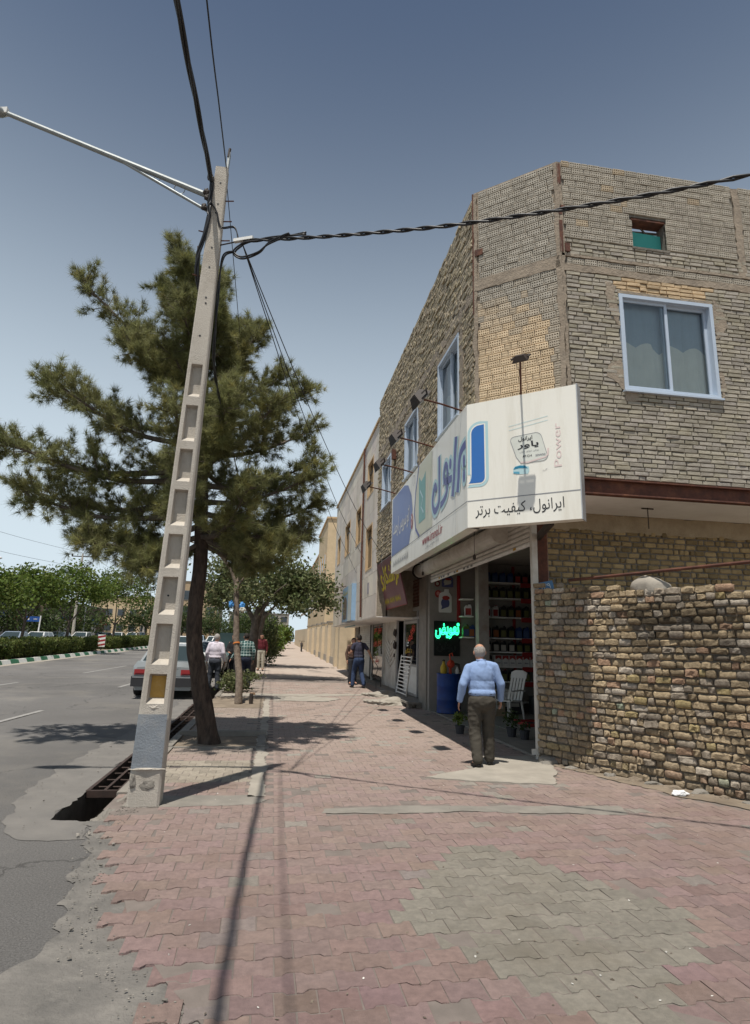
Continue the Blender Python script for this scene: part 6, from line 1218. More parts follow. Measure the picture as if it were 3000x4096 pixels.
# ================================================================== CARS
def car(name, label, loc, rz, body, L=4.35, Wd=1.68, H=1.38, hatch=False, group=None, plate=None, hood_open=False):
    t = thing(name, label, 'car', loc, rz, group); m0 = wmat(t); P = lambda x, y, z: m0 @ Vector((x, y, z)); w = Wd/2; h2 = L/2
    trim, gl, tyre, rim = paint('car_trim', (.035, .035, .037), .6), paint('car_glass', (.035, .05, .052), .08, spec=.6), paint('tyre', (.018, .018, .018), .9), paint('wheel_rim', (.3, .3, .3), .4, metal=.5)
    zt = (.80, .93, .95, .93, .92, .92, .90, .80, .70) if not hatch else (.80, .92, .93, .93, .92, .92, .88, .80, .70)
    xs = (-h2, -h2+.06, -h2+.35, -.9, -.2, .6, 1.0, h2-.35, h2); ws = (.90, .95, .985, 1, 1, 1, .99, .95, .86)
    g = G(); rings = []
    for x, z, k in zip(xs, zt, ws):
        wy = w*k; rings.append([P(x, y, q) for y, q in ((-wy*.90, .20), (-wy*.97, .34), (-wy, .55), (-wy*.985, z-.12), (-wy*.90, z-.01), (-wy*.5, z+.012), (0, z+.018), (wy*.5, z+.012), (wy*.90, z-.01), (wy*.985, z-.12), (wy, .55), (wy*.97, .34), (wy*.90, .20))])
    n = 13; V = [p for r_ in rings for p in r_]; g.add(V, [(i*n+k, i*n+(k+1) % n, (i+1)*n+(k+1) % n, (i+1)*n+k) for i in range(len(xs)-1) for k in range(n)]+[tuple(range(n)), tuple(range((len(xs)-1)*n, len(xs)*n))[::-1]])
    b = g.build('body', body, t, smooth=True)
    md = b.modifiers.new('edge', 'EDGE_SPLIT'); md.split_angle = R(38)
    xb0, xb1 = (-h2+.55, 1.02) if not hatch else (-h2+.12, .95); xr0, xr1 = (-h2+1.15, .25) if not hatch else (-h2+.38, .2); zb, zr = .90, H; wb, wr = w*.90, w*.70
    B = [P(xb0, -wb, zb), P(xb1, -wb, zb), P(xb1, wb, zb), P(xb0, wb, zb)]; Tt = [P(xr0, -wr, zr-.03), P(xr1, -wr, zr-.03), P(xr1, wr, zr-.03), P(xr0, wr, zr-.03)]; Rr = [P(xr0+.12, -wr*.85, zr), P(xr1-.12, -wr*.85, zr), P(xr1-.12, wr*.85, zr), P(xr0+.12, wr*.85, zr)]
    c = G(); c.add(B+Tt+Rr, [(i, (i+1) % 4, 4+(i+1) % 4, 4+i) for i in range(4)]+[(4+i, 4+(i+1) % 4, 8+(i+1) % 4, 8+i) for i in range(4)]+[(8, 9, 10, 11)]); c.build('cabin', body, t)
    def pane(a, b_, c_, d_, nm, ins=.09, u0=0, u1=1):
        a2, b2, c2, d2 = a.lerp(b_, u0), a.lerp(b_, u1), d_.lerp(c_, u1), d_.lerp(c_, u0); ctr = (a2+b2+c2+d2)/4; nn = (b2-a2).cross(d2-a2).normalized(); cc = wmat(t) @ Vector((-.3, 0, 1.1)); nn = nn if nn.dot(ctr-cc) > 0 else -nn
        sh = lambda p: p.lerp(ctr, ins)+nn*.006; G().quad(*[sh(p) for p in (a2, b2, c2, d2)]).build(nm, gl, t)
    pane(B[3], B[0], Tt[0], Tt[3], 'rear_window', .10); pane(B[1], B[2], Tt[2], Tt[1], 'windscreen', .10)
    for i, j in ((0, 1), (3, 2)):
        pane(B[i], B[j], Tt[j], Tt[i], 'side_window', .10, .06, .50); pane(B[i], B[j], Tt[j], Tt[i], 'side_window', .10, .50, .94)
    for x, y in ((-h2+.85, -w+.09), (-h2+.85, w-.09), (h2-.85, -w+.09), (h2-.85, w-.09)):
        wh = link('wheel', None, t); wh.location = (x, y, .30); wm = wmat(wh); s_ = 1 if y > 0 else -1
        tg = G(); prof = [(.18, -.09), (.28, -.10), (.305, -.06), (.305, .06), (.28, .10), (.18, .09)]; kk = 20
        for r_, o_ in prof: pass
        tg.add([wm @ Vector((r_*math.cos(2*math.pi*k/kk), o_, r_*math.sin(2*math.pi*k/kk))) for r_, o_ in prof for k in range(kk)], [(i*kk+k, i*kk+(k+1) % kk, (i+1)*kk+(k+1) % kk, (i+1)*kk+k) for i in range(5) for k in range(kk)]); tg.build('tyre', tyre, wh)
        rg = G(); rg.add([wm @ Vector((.19*math.cos(2*math.pi*k/kk), s_*.088, .19*math.sin(2*math.pi*k/kk))) for k in range(kk)]+[wm @ Vector((0, s_*.07, 0))], [(k, (k+1) % kk, kk) for k in range(kk)]); rg.build('rim', rim, wh)
    def bxp(x0, x1, y0, y1, z0, z1, nm, m, par=t, **k): return G().hexa([P(x0, y0, z0), P(x1, y0, z0), P(x1, y1, z0), P(x0, y1, z0), P(x0, y0, z1), P(x1, y0, z1), P(x1, y1, z1), P(x0, y1, z1)]).build(nm, m, par, **k)
    bxp(-h2-.09, -h2+.12, -w*.95, w*.95, .30, .56, 'rear_bumper', trim, bevel=.03); bxp(h2-.12, h2+.09, -w*.92, w*.92, .28, .52, 'front_bumper', trim, bevel=.03); bxp(-h2-.095, -h2-.07, -w*.92, w*.92, .53, .55, 'bumper_strip', MT['alu'])
    tl, hlm = paint('tail_light', (.30, .02, .022), .25, spec=.5), paint('head_light', (.6, .62, .6), .15, spec=.6)
    for s_ in (-1, 1):
        a, b2 = sorted((s_*w*.50, s_*w*.89)); q = bxp(-h2-.015, -h2+.12, a, b2, .60, .74, 'tail_light', tl, bevel=.008); G().quad(*[P(-h2-.019, y, z) for y, z in ((a+.03, .605), (b2-.03, .605), (b2-.03, .64), (a+.03, .64))]).build('reflector', paint('light_dark', (.10, .008, .01), .3), q)
        a, b2 = sorted((s_*w*.48, s_*w*.84)); bxp(h2-.1, h2+.012, a, b2, .56, .68, 'head_light', hlm, bevel=.008); bxp(.68, .80, *sorted((s_*w*.99, s_*w*1.12)), .90, 1.02, 'mirror', body, bevel=.02)
    bxp(h2-.05, h2+.008, -w*.45, w*.45, .57, .67, 'grille', trim); pl_ = bxp(-h2-.105, -h2-.092, -.26, .26, .36, .47, 'number_plate', paint('plate_white', (.6, .6, .58), .5))
    if plate:
        lettering(plate, 'plate_number', MT['black'], lambda a, z, d=0: P(-h2-.107-d, -a, z), .02, .385, .2, .065, pl_, .002, False, .02)
    G().quad(*[P(-h2-.004, y, z) for y, z in ((-w*.42, .755), (w*.42, .755), (w*.42, .762), (-w*.42, .762))]).build('boot_seam', trim, t)
    for s_ in (-1, 1): G().quad(*[P(x, s_*(w*1.004), z) for x, z in ((-h2+1.3, .5), (h2-1.25, .5), (h2-1.25, .54), (-h2+1.3, .54))]).build('side_strip', trim, t)
    if hood_open: G().hexa([P(.95, -.65, .92), P(.95, .65, .92), P(.98, .65, .94), P(.98, -.65, .94), P(1.25, -.6, 1.75), P(1.25, .6, 1.75), P(1.28, .6, 1.75), P(1.28, -.6, 1.75)]).build('open_bonnet', body, t)
    return t
def cpaint(nm, c): return paint('car_'+nm, c, .32, spec=.5, coat=.6)
silver = cpaint('silver', (.24, .26, .265)); wht = cpaint('white', (.72, .72, .70)); dgrey = cpaint('dark_grey', (.06, .065, .07)); teal = cpaint('teal', (.10, .16, .16)); bluegrey = cpaint('blue_grey', (.24, .29, .36)); navy = cpaint('navy', (.03, .04, .07))
Q = R(90)
car('parked_car', 'silver grey saloon parked by the gutter behind the pole', (-2.82, 19.75, gz(19.75)), Q, silver, 4.4, 1.72, 1.40, plate='۲۷')
car('parked_car', 'white saloon parked ahead of the silver saloon', (-2.75, 27.6, gz(27.6)), Q, wht, 4.2, 1.66, 1.40)
car('parked_car', 'dull teal car with raised bonnet standing near the group of men', (-2.0, 33, gz(33)), -Q, teal, 4.2, 1.66, 1.40, hood_open=True)
for x, y, m, rz, hb2, lab in ((-6.9, 49.5, wht, -Q, True, 'white hatchback driving towards us beyond the hedge end'), (-5.2, 58, wht, -Q, False, 'white car on the road behind the white hatchback'), (-3.5, 45, wht, Q, False, 'white car parked far along our kerb behind the teal one'), (-3.3, 51.5, wht, Q, True, 'second white car farther along our kerb'), (-7.6, 66, bluegrey, -Q, False, 'blue grey car far down the road'), (-4.0, 64, dgrey, Q, False, 'dark car far along our kerb')):
    car('distant_car', lab, (x, y, gz(y)), rz, m, 4.0, 1.62, 1.42, hb2, 'cars farther down the road')
for px, y, m, hb2, lab in ((-20.0, 52.6, bluegrey, False, 'blue grey car across the road behind the median hedge, first of its row'), (-20.0, 57.6, wht, True, 'white estate car across the road beside the blue grey one'), (-20.0, 63, dgrey, False, 'dark car across the road between two white ones'), (-20.0, 70, wht, False, 'white saloon across the road beyond the dark one'), (-20, 78.5, dgrey, False, 'second dark car far across the road'), (-20, 85.5, wht, False, 'white car across the road near the round dark tree'), (-20, 94, wht, True, 'farthest white car across the road'), (-20, 100, navy, False, 'navy car at the end of the row across the road')):
    car('distant_car', lab, (px, y, gz(y)), -Q, m, 4.2, 1.66, 1.42, hb2, 'cars parked across the road')

# ================================================================== PEOPLE
def capsule(g, a, ra, b, rb, n=10):
    a, b = Vector(a), Vector(b); g.tube([a, b], [ra, rb], n); g.ell(a, (ra,)*3, n, 6); g.ell(b, (rb,)*3, n, 6)
def remesh(g, vox, it=5, fac=.5):
    me = bpy.data.meshes.new('tmp'); me.from_pydata(g.v, [], g.f); o = bpy.data.objects.new('tmp', me); COL.objects.link(o)
    m = o.modifiers.new('r', 'REMESH'); m.mode = 'VOXEL'; m.voxel_size = vox
    if it: s = o.modifiers.new('s', 'SMOOTH'); s.factor = fac; s.iterations = it
    r_ = bpy.data.meshes.new_from_object(o.evaluated_get(bpy.context.evaluated_depsgraph_get())); bpy.data.objects.remove(o); bpy.data.meshes.remove(me); return r_
def finish(me, nm, m, par, folds=0, ff=(9, 9, 5), seed=0):
    if folds:
        nrm = [v.normal.copy() for v in me.vertices]
        for v, n_ in zip(me.vertices, nrm):
            p = Vector((v.co.x*ff[0]+seed, v.co.y*ff[1], v.co.z*ff[2])); a = noise.noise(p); b = noise.noise(p*2.3+Vector((3, 1, 7)))
            d3 = noise.noise(Vector((v.co.x*4+seed, v.co.y*4, v.co.z*2.2))); cr = math.sin((v.co.z*1.0+v.co.x*.55*math.copysign(1, d3))*48+d3*9); v.co += n_*folds*((1-abs(a)*2.2)*.55+b*.4+max(0, cr)**2*.5*max(0, .25+d3))
    a = me.attributes.new('Col', 'FLOAT_COLOR', 'FACE'); a.data.foreach_set('color', np.ones(len(me.polygons)*4, np.float32)); me.polygons.foreach_set('use_smooth', np.ones(len(me.polygons), bool)); me.materials.clear(); me.materials.append(m); me.update()
    return link(nm, me, par)
def person(label, loc, rz, H, shirt, trous, hair, pose={}, short=False, stout=1.0, vox=.014, bald=False, shoes=None, belt=True, folds=.006, skin=None):
    t = thing('person', label, 'person', loc, rz); s = H/1.70; S = lambda p: Vector(p)*s; skin = skin or MT['skin']; k = stout
    J = dict(hipL=(-.09, 0, .90), hipR=(.09, 0, .90), kneeL=(-.10, .02, .49), kneeR=(.10, .02, .49), ankL=(-.105, -.02, .09), ankR=(.105, -.02, .09), toeL=(-.13, .12, .04), toeR=(.13, .12, .04), shL=(-.185, 0, 1.40), shR=(.185, 0, 1.40), elL=(-.255, -.04, 1.13), elR=(.255, -.04, 1.13), wrL=(-.265, .03, .89), wrR=(.265, .03, .89), head=(0, .03, 1.585), chest=(0, 0, 1.27), neck=(0, 0, 1.46)); J.update(pose); J = {a: S(b) for a, b in J.items()}
    hd = J['head']
    # --- body: one continuous skin
    g = G(); g.ell(hd+S((0, 0, .02)), (.083*s, .100*s, .105*s), 16, 12); g.ell(hd+S((0, .022, -.045)), (.066*s, .076*s, .076*s), 12, 8); g.ell(hd+S((0, .10, -.015)), (.013*s, .02*s, .024*s), 8, 6); capsule(g, J['neck']-S((0, 0, .06)), .056*s, hd-S((0, .02, .05)), .05*s)
    for sx in (-1, 1): g.ell(hd+S((sx*.086, -.008, -.005)), (.012*s, .022*s, .034*s), 8, 6)
    capsule(g, (J['hipL']+J['hipR'])/2, .10*s, J['chest'], .11*s); capsule(g, J['chest'], .10*s, J['neck']-S((0, 0, .06)), .06*s)
    for a in 'LR':
        capsule(g, J['sh'+a], .05*s, J['el'+a], .040*s); capsule(g, J['el'+a], .041*s, J['wr'+a], .027*s); capsule(g, J['chest']+S((0, 0, .08)), .06*s, J['sh'+a], .05*s); capsule(g, J['hip'+a], .075*s, J['knee'+a], .052*s); capsule(g, J['knee'+a], .05*s, J['ank'+a], .036*s); capsule(g, J['ank'+a], .036*s, J['toe'+a], .03*s)
        w = J['wr'+a]; d = (w-J['el'+a]).normalized(); sx = -1 if a == 'L' else 1; side = Vector((0, 1, 0)); side = (side-d*side.dot(d)).normalized(); inw = Vector((-sx, 0, 0)); inw = (inw-d*inw.dot(d)).normalized()
        pc = w+d*.055*s; 
        for q in (-.024, -.008, .008, .024): capsule(g, w+d*.012*s+side*q*.6*s, .0125*s, pc+d*.03*s+side*q*1.05*s, .0115*s, 8)
        for i, q in enumerate((-.027, -.009, .009, .027)):
            L_ = (.058, .07, .074, .064)[i]*s; p0 = pc+d*.03*s+side*q*s; p1 = p0+d*L_*.52+inw*.008*s; p2 = p1+(d*.8+inw*.6).normalized()*L_*.5; capsule(g, p0, .0098*s, p1, .009*s, 7); capsule(g, p1, .009*s, p2, .0078*s, 7)
        p0 = w+d*.02*s+side*.026*s; p1 = p0+(d*.8+side*.75).normalized()*.04*s; p2 = p1+(d+inw*.3).normalized()*.034*s; capsule(g, p0, .0125*s, p1, .0105*s, 7); capsule(g, p1, .0105*s, p2, .0088*s, 7)
    finish(remesh(g, min(vox, .008), 3), 'body', skin, t)
    # --- shirt
    g = G(); ch = J['chest']; pel = (J['hipL']+J['hipR'])/2
    g.ell(ch+S((0, -.005, -.02)), (.170*k*s, .125*k*s, .20*s), 16, 12); g.ell((ch+pel)/2+S((0, .012, .02)), (.178*k*s, .138*k*s, .20*s), 16, 10); g.ell(pel+S((0, 0, .105)), (.186*k*s, .145*k*s, .085*s), 16, 8); capsule(g, J['shL']+S((.05, 0, -.05)), .06*s, J['shR']-S((.05, 0, .05)), .06*s, 12); [capsule(g, J['neck']-S((0, .01, .03)), .052*s, J['sh'+a_]-S((0, 0, .005)), .055*s, 12) for a_ in 'LR']; capsule(g, ch+S((0, -.02, .1)), .10*s, J['neck']-S((0, .01, .03)), .062*s)
    for a in 'LR':
        capsule(g, J['sh'+a]-S((0, 0, .01)), .060*k*s, J['el'+a].lerp(J['sh'+a], .4 if short else 0), (.066 if short else .058)*k*s, 12)
        if not short: capsule(g, J['el'+a], .058*k*s, J['wr'+a]-(J['wr'+a]-J['el'+a]).normalized()*.01*s, .040*k*s, 12)
    me = remesh(g, vox, 4)
    finish(me, 'shirt', shirt, t, folds, (9, 9, 4.5), loc[0])
    c = G(); c.tube([J['neck']+S((.062*math.cos(i*math.pi/6), .062*math.sin(i*math.pi/6)-.012, .005)) for i in range(13)], .013*s, 6); c.build('collar', shirt, None, smooth=True).parent = t
    # --- trousers
    g = G(); g.ell(pel+S((0, -.015, -.01)), (.182*k*s, .145*k*s, .15*s), 16, 10); g.ell(pel+S((0, 0, .07)), (.162*k*s, .125*k*s, .06*s), 16, 8)
    for a in 'LR':
        capsule(g, J['hip'+a]-S((0, 0, .03)), .103*k*s, J['knee'+a], .078*k*s, 12); capsule(g, J['knee'+a], .078*k*s, J['ank'+a]+S((0, 0, .015)), .067*k*s, 12)
    finish(remesh(g, vox, 4), 'trousers', trous, t, folds*1.2, (9, 9, 11), loc[1])
    if belt: b = G(); b.tube([pel+S((.168*k*math.cos(i*math.pi/10), .13*k*math.sin(i*math.pi/10), .095)) for i in range(21)], .014*s, 6, False); b.build('belt', MT['black'], None).parent = t
    for a in 'LR':
        g = G(); f = (J['toe'+a]-J['ank'+a]); f.z = 0; f.normalize(); an = J['ank'+a]; g.ell(Vector((an.x, an.y, .045*s))+f*.02*s, (.045*s, .045*s, .05*s)); capsule(g, Vector((an.x, an.y, .036*s))-f*.03*s, .037*s, Vector((an.x, an.y, .032*s))+f*.16*s, .034*s); me = remesh(g, .012, 2); finish(me, 'shoe', shoes or paint('shoe_black', (.015, .014, .013), .5), t)
    # --- hair
    h = G(); hr = (.089*s, .106*s, .111*s) if not bald else (.0875*s, .1045*s, .108*s); c0 = hd+S((0, 0, .02)); h.ell(c0, hr, 24, 18)
    F2 = []
    for f in h.f:
        ctr = sum((Vector(h.v[i]) for i in f), Vector())/len(f)-c0; z, y = ctr.z/s, ctr.y/s
        keep = (z > .02+max(0, y)*.5 or (y < .01 and z > -.075)) if not bald else (y < .045 and -.09 < z < .070-.02*(abs(ctr.x/s) > .05))
        if keep: F2.append(f)
    h.f = F2; h.c = [(1, 1, 1)]*len(F2); h.build('hair', hair, None, smooth=True).parent = t
    e = G()
    for sx in (-1, 1): e.ell(hd+S((sx*.03, .086, .012)), (.010*s, .006*s, .006*s), 8, 5)
    e.build('eyes', MT['black'], None).parent = t; mo = G(); mo.ell(hd+S((0, .088, -.055)), (.02*s, .006*s, .004*s), 8, 5); mo.build('mouth', paint('lips', (.28, .10, .08), .5), None).parent = t
    return t
def cloth(nm, c, **k): return paint(nm, c, .9, bump=.25, s=14, **k)
blue_shirt = cloth('pale_blue_cotton', (.235, .33, .53)); olive = cloth('olive_grey_cloth', (.060, .053, .042))
person('older bald man in pale blue shirt and dark trousers walking into the oil shop', (2.93, 8.50, .024), R(-9), 1.64, blue_shirt, olive, MT['hair_grey'],
       dict(hipL=(-.10, 0, .89), hipR=(.085, 0, .905), kneeL=(-.115, .02, .49), ankL=(-.095, -.10, .09), toeL=(-.135, .03, .04), kneeR=(.09, .07, .50), ankR=(.105, .09, .09), toeR=(.145, .22, .04), elL=(-.285, -.05, 1.12), wrL=(-.325, .03, .885), elR=(.265, -.02, 1.135), wrR=(.285, .10, .905), head=(-.022, .065, 1.568), neck=(-.012, .025, 1.452), shL=(-.190, .01, 1.355), shR=(.168, -.01, 1.385), chest=(-.008, .005, 1.265)), False, 1.09, .010, True, folds=.009)
person('man in dark navy t-shirt and jeans pulling a hand cart along the shops', (3.02, 21.8, gz(21.8)+.02), R(14), 1.80, cloth('navy_tee', (.045, .045, .07)), cloth('jeans', (.035, .055, .11)), MT['hair_dark'],
       dict(kneeL=(-.12, .14, .52), ankL=(-.16, .12, .09), toeL=(-.17, .26, .04), kneeR=(.10, .02, .49), ankR=(.12, -.18, .12), toeR=(.13, -.05, .04), elR=(.31, -.10, 1.16), wrR=(.40, -.16, .93), elL=(-.26, .05, 1.15), wrL=(-.25, .27, 1.10)), True, 1.0, .016)
person('man in brown top half hidden beside the one in navy t-shirt', (2.98, 23.2, gz(23.2)+.02), R(200), 1.68, cloth('brown_top', (.10, .06, .045)), cloth('dark_cloth', (.03, .03, .035)), MT['hair_dark'], {}, False, 1.0, .02)
person('man in pale lilac shirt and grey jeans standing beside the silver car', (-1.73, 20.0, gz(20)+.005), R(-12), 1.72, cloth('lilac_shirt', (.66, .60, .66)), cloth('grey_jeans', (.06, .068, .085)), MT['hair_grey'], dict(kneeL=(-.13, .02, .49), ankL=(-.16, 0, .09), toeL=(-.2, .13, .04), ankR=(.13, .0, .09), toeR=(.17, .12, .04), wrR=(.27, .06, .9)), False, 1.05, .016)
person('dark clad person facing the man in the lilac shirt', (-1.22, 21.0, gz(21)+.04), R(150), 1.70, cloth('black_cloth', (.018, .017, .018)), cloth('black_trousers', (.014, .014, .016)), MT['hair_dark'], dict(elR=(.22, .10, 1.18), wrR=(.05, .24, 1.12)), False, 1.0, .02)
# checked shirt
pm = cloth('green_check_cloth', (.06, .12, .115)); N = pm.node_tree.nodes; Lk = pm.node_tree.links; geo_ = N.new('ShaderNodeNewGeometry')
bk_ = N.new('ShaderNodeTexBrick'); bk_.offset = 0; bk_.inputs['Color1'].default_value = bk_.inputs['Color2'].default_value = (.05, .11, .105, 1); bk_.inputs['Mortar'].default_value = (.38, .46, .44, 1); bk_.inputs['Scale'].default_value = 1; bk_.inputs['Brick Width'].default_value = .09; bk_.inputs['Row Height'].default_value = .09; bk_.inputs['Mortar Size'].default_value = .009
cx_ = N.new('ShaderNodeSeparateXYZ'); cb_ = N.new('ShaderNodeCombineXYZ'); Lk.new(geo_.outputs['Position'], cx_.inputs[0]); Lk.new(cx_.outputs[0], cb_.inputs[0]); Lk.new(cx_.outputs[2], cb_.inputs[1]); Lk.new(cb_.outputs[0], bk_.inputs['Vector']); Lk.new(bk_.outputs[0], N['Principled BSDF'].inputs['Base Color'])
person('man in green checked shirt standing behind the thin pale tree', (-.84, 20.7, gz(20.7)+.03), R(20), 1.74, pm, cloth('navy_trousers', (.02, .026, .045)), MT['hair_dark'], dict(elL=(-.30, .0, 1.14), wrL=(-.42, .08, .93), ankL=(-.16, 0, .09), ankR=(.14, 0, .09)), False, 1.05, .016)
person('person in maroon top and pale trousers standing by the broad tree', (-.52, 30.8, gz(30.8)+.03), R(170), 1.72, cloth('maroon_cloth', (.10, .015, .02)), cloth('cream_trousers', (.45, .42, .34)), MT['hair_dark'], {}, False, 1.0, .022)
t = thing('hand_cart', 'thin steel hand cart trailing from the walking man\'s hand', 'hand cart', (3.5, 21.6, gz(21.6)))
z0 = gz(21.6)+.03
for dx in (0, .16): G().tube(bez([(3.47+dx*.3, 21.75, z0+.93), (3.5+dx, 21.6, z0+.7), (3.42+dx, 21.5, z0+.42), (3.55+dx, 21.4, z0+.38), (3.58+dx, 21.4, z0)], 5), .011, 6).build('leg', MT['dark_metal'], t)
G().tube([(3.47, 21.75, z0+.93), (3.53, 21.75, z0+.93)], .012, 6).build('grip', MT['dark_metal'], t); G().tube([(3.50, 21.5, z0+.42), (3.66, 21.5, z0+.42)], .01, 6).build('cross_bar', MT['dark_metal'], t)

# ================================================================== STREET FURNITURE, FAR BUILDINGS
t = thing('short_bollard', 'short black pipe bollard beside the thin tree', 'bollard', (-.46, 16.52, .03)); G().lathe([(.05, 0), (.05, .26), (.045, .27), (.042, .2)], (-.46, 16.52, .03), 14).build('pipe', MT['dark_metal'], t)
t = thing('loose_brick', 'loose half brick lying in the planting strip', 'brick', (-.55, 19.0, .07)); G().obox((-.5, 18.9, .10), (.07, .01, 0), (-.01, .06, 0), (0, 0, .035)).build('brick', paint('loose_brick', (.33, .21, .13), .9), t, bevel=.008)
t = thing('plastic_bags', 'blue and white plastic bags tied to the thin tree trunk', 'bag', (-1.0, 16.7, 2.4)); lump((-1.14, 16.66, 2.55), (.07, .06, .09), 1, paint('bag_blue', (.08, .28, .62), .4), 'blue_bag', t); lump((-.86, 16.66, 2.52), (.07, .06, .09), 4, paint('bag_blue', (.08, .28, .62), .4), 'blue_bag', t); lump((-.84, 16.64, 2.42), (.08, .06, .06), 7, paint('bag_cream', (.6, .58, .48), .4), 'cream_bag', t)
t = thing('trunk_band', 'orange band tied round the thin tree trunk', 'band', (-.93, 16.7, 1.5)); G().tube([(-.93, 16.69, 1.53), (-.935, 16.7, 1.56)], .093, 14).build('band', paint('band_orange', (.6, .2, .05), .6), t)
t = thing('street_sign', 'blue street name sign on a white post across the road', 'sign', (-20.7, 58, gz(58))); G().tube([(-20.2, 58, gz(58)), (-20.1, 58, 3.3)], .06, 8).build('post', MT['white'], t); G().box(-21.25, -20.15, 57.97, 58.0, 2.78, 3.22).build('panel', paint('sign_panel_blue', (.03, .09, .30), .4), t); G().box(-21.15, -21.0, 57.96, 57.968, 2.92, 3.08).build('panel_mark', MT['white'], t); G().box(-20.65, -20.35, 57.96, 57.968, 2.97, 3.03).build('panel_mark', MT['white'], t)
t = thing('warning_board', 'small red and white striped board at the gap in the hedge', 'sign', (-13.4, 52.3, gz(52.3)+.15)); zb_ = gz(52.3)+.15; G().tube([(-13.4, 52.3, zb_-.1), (-13.4, 52.3, zb_+.3)], .04, 8).build('post', MT['dark_metal'], t); WB = Wall((-13.68, 52.25), (1, 0), zb_+.25)
G().hexa([WB(0, 0, 0), WB(.56, 0, 0), WB(.56, 0, -.03), WB(0, 0, -.03), WB(0, .95, 0), WB(.56, .95, 0), WB(.56, .95, -.03), WB(0, .95, -.03)]).build('board', MT['white'], t)
for k in range(3): b0 = .02+k*.32; G().poly([(0, b0), (.56, b0+.12), (.56, b0+.27), (0, b0+.15)], WB, .004).build('red_stripe', MT['sign_red'], t)
def line_pole(x, y, h, lab, arms=3):
    t = thing('line_pole', lab, 'utility pole', (x, y, gz(y))); z = gz(y); G().tube([(x, y, z), (x, y, h)], [.17, .10], 8).build('shaft', MT['pole'], t)
    for k in range(arms):
        zz = h-.3-k*1.5; G().bar((x-1.1, y, zz), (x+1.1, y, zz), .1, .1).build('cross_arm', MT['dark_metal'], t); G().ell((x+1.05, y, zz+.15), (.13, .13, .16)).build('insulator', MT['dark_metal'], t); G().ell((x-1.05, y, zz+.15), (.10, .10, .14)).build('insulator', MT['dark_metal'], t)
line_pole(-20.9, 70, 10.4, 'distant line pole with three cross arms across the road'); line_pole(-20.5, 104, 9.5, 'farther line pole near the round dark tree', 1); line_pole(-.9, 44, 7.2, 'far pole on our pavement behind the street trees', 1)
for k in range(3): zz = 10.25-k*1.5; cable('line_wire', [(-19.85, 70, zz), (-22, 50, zz-.7), (-23.5, 30, zz-.3), (-25, 10, zz+.3)], .012, 'distant line wire running left from the line pole, %s one' % ('upper', 'middle', 'lower')[k]); cable('line_wire', [(-19.85, 70, zz), (-19.6, 88, zz-1.3), (-19.5, 104, 9.3-k*.4)], .012, 'distant line wire running right from the line pole, %s one' % ('upper', 'middle', 'lower')[k])
def street_lamp(x, y, h, lab):
    t = thing('street_lamp', lab, 'street lamp', (x, y, gz(y))); G().tube(bez([(x, y, gz(y)), (x, y, h*.8), (x+.2, y, h-.1), (x+1.1, y, h)], 5), [.08]*11+[.06]*5, 8).build('mast', MT['galv'], t); G().ell((x+1.5, y, h+.02), (.55, .2, .12)).build('lamp_head', MT['white'], t, smooth=True)
street_lamp(-20.6, 45, 6.7, 'street lamp across the road at the near end of the hedge'); street_lamp(-21.3, 75, 7.9, 'street lamp across the road right of the line pole')
def block(lab, x0, x1, y0, y1, h, m, face, nx, nz, wz0=1.2, sx=1.6, sz=1.5, trim=None, cat='building', shop=False):
    t = thing('far_building', lab, cat, ((x0+x1)/2, (y0+y1)/2, gz(y0))); z = gz(y0)-.5; trim = trim or MT['concrete']
    G().box(x0, x1, y0, y1, z, h).build('walls', m, t); G().box(x0-.12, x1+.12, y0-.12, y1+.12, h, h+.18).build('parapet', trim, t)
    faces_ = face if isinstance(face, (list, tuple)) else [face]
    for fc in faces_:
        W = Wall((x0, y0), (1, 0)) if fc == 'S' else Wall((x1, y0), (0, 1)) if fc == 'E' else Wall((x0, y1), (0, -1)); Ln = (x1-x0) if fc == 'S' else (y1-y0)
        for i in range(nx):
            for j in range(nz):
                u = Ln*(i+.5)/nx; zz = gz(y0)+wz0+j*3.0
                if zz+sz > h-.3: continue
                w = link('window', None, t); w.location = wmat(t).inverted() @ W(u, zz, 0); hx = sx/2
                G().hexa([W(u-hx, zz, .06), W(u+hx, zz, .06), W(u+hx, zz, -.05), W(u-hx, zz, -.05), W(u-hx, zz+sz, .06), W(u+hx, zz+sz, .06), W(u+hx, zz+sz, -.05), W(u-hx, zz+sz, -.05)]).build('frame', trim, w); G().quad(W(u-hx+.12, zz+.12, .07), W(u+hx-.12, zz+.12, .07), W(u+hx-.12, zz+sz-.12, .07), W(u-hx+.12, zz+sz-.12, .07)).build('pane', paint('far_glass', (.04, .05, .06), .15, spec=.6), w)
    if shop:
        W = Wall((x1, y0), (0, 1)); Ln = y1-y0
        for i in range(max(1, int(Ln/4))): u = (i+.5)*Ln/max(1, int(Ln/4)); G().hexa([W(u-1.6, gz(y0), .05), W(u+1.6, gz(y0), .05), W(u+1.6, gz(y0), -.1), W(u-1.6, gz(y0), -.1), W(u-1.6, gz(y0)+2.6, .05), W(u+1.6, gz(y0)+2.6, .05), W(u+1.6, gz(y0)+2.6, -.1), W(u-1.6, gz(y0)+2.6, -.1)]).build('shop_shutter', [MT['dark_metal'], MT['dirty_white'], paint('shutter_brown', (.12, .08, .06), .7)][i % 3], t); G().box(x1, x1+.5, y0+u-1.7, y0+u+1.7, gz(y0)+2.7, gz(y0)+3.4).build('shop_fascia', [paint('fascia_blue', (.05, .10, .28), .5), paint('fascia_red', (.35, .05, .04), .5), paint('fascia_cream', (.5, .45, .33), .5)][(i+int(y0)) % 3], t)
    return t
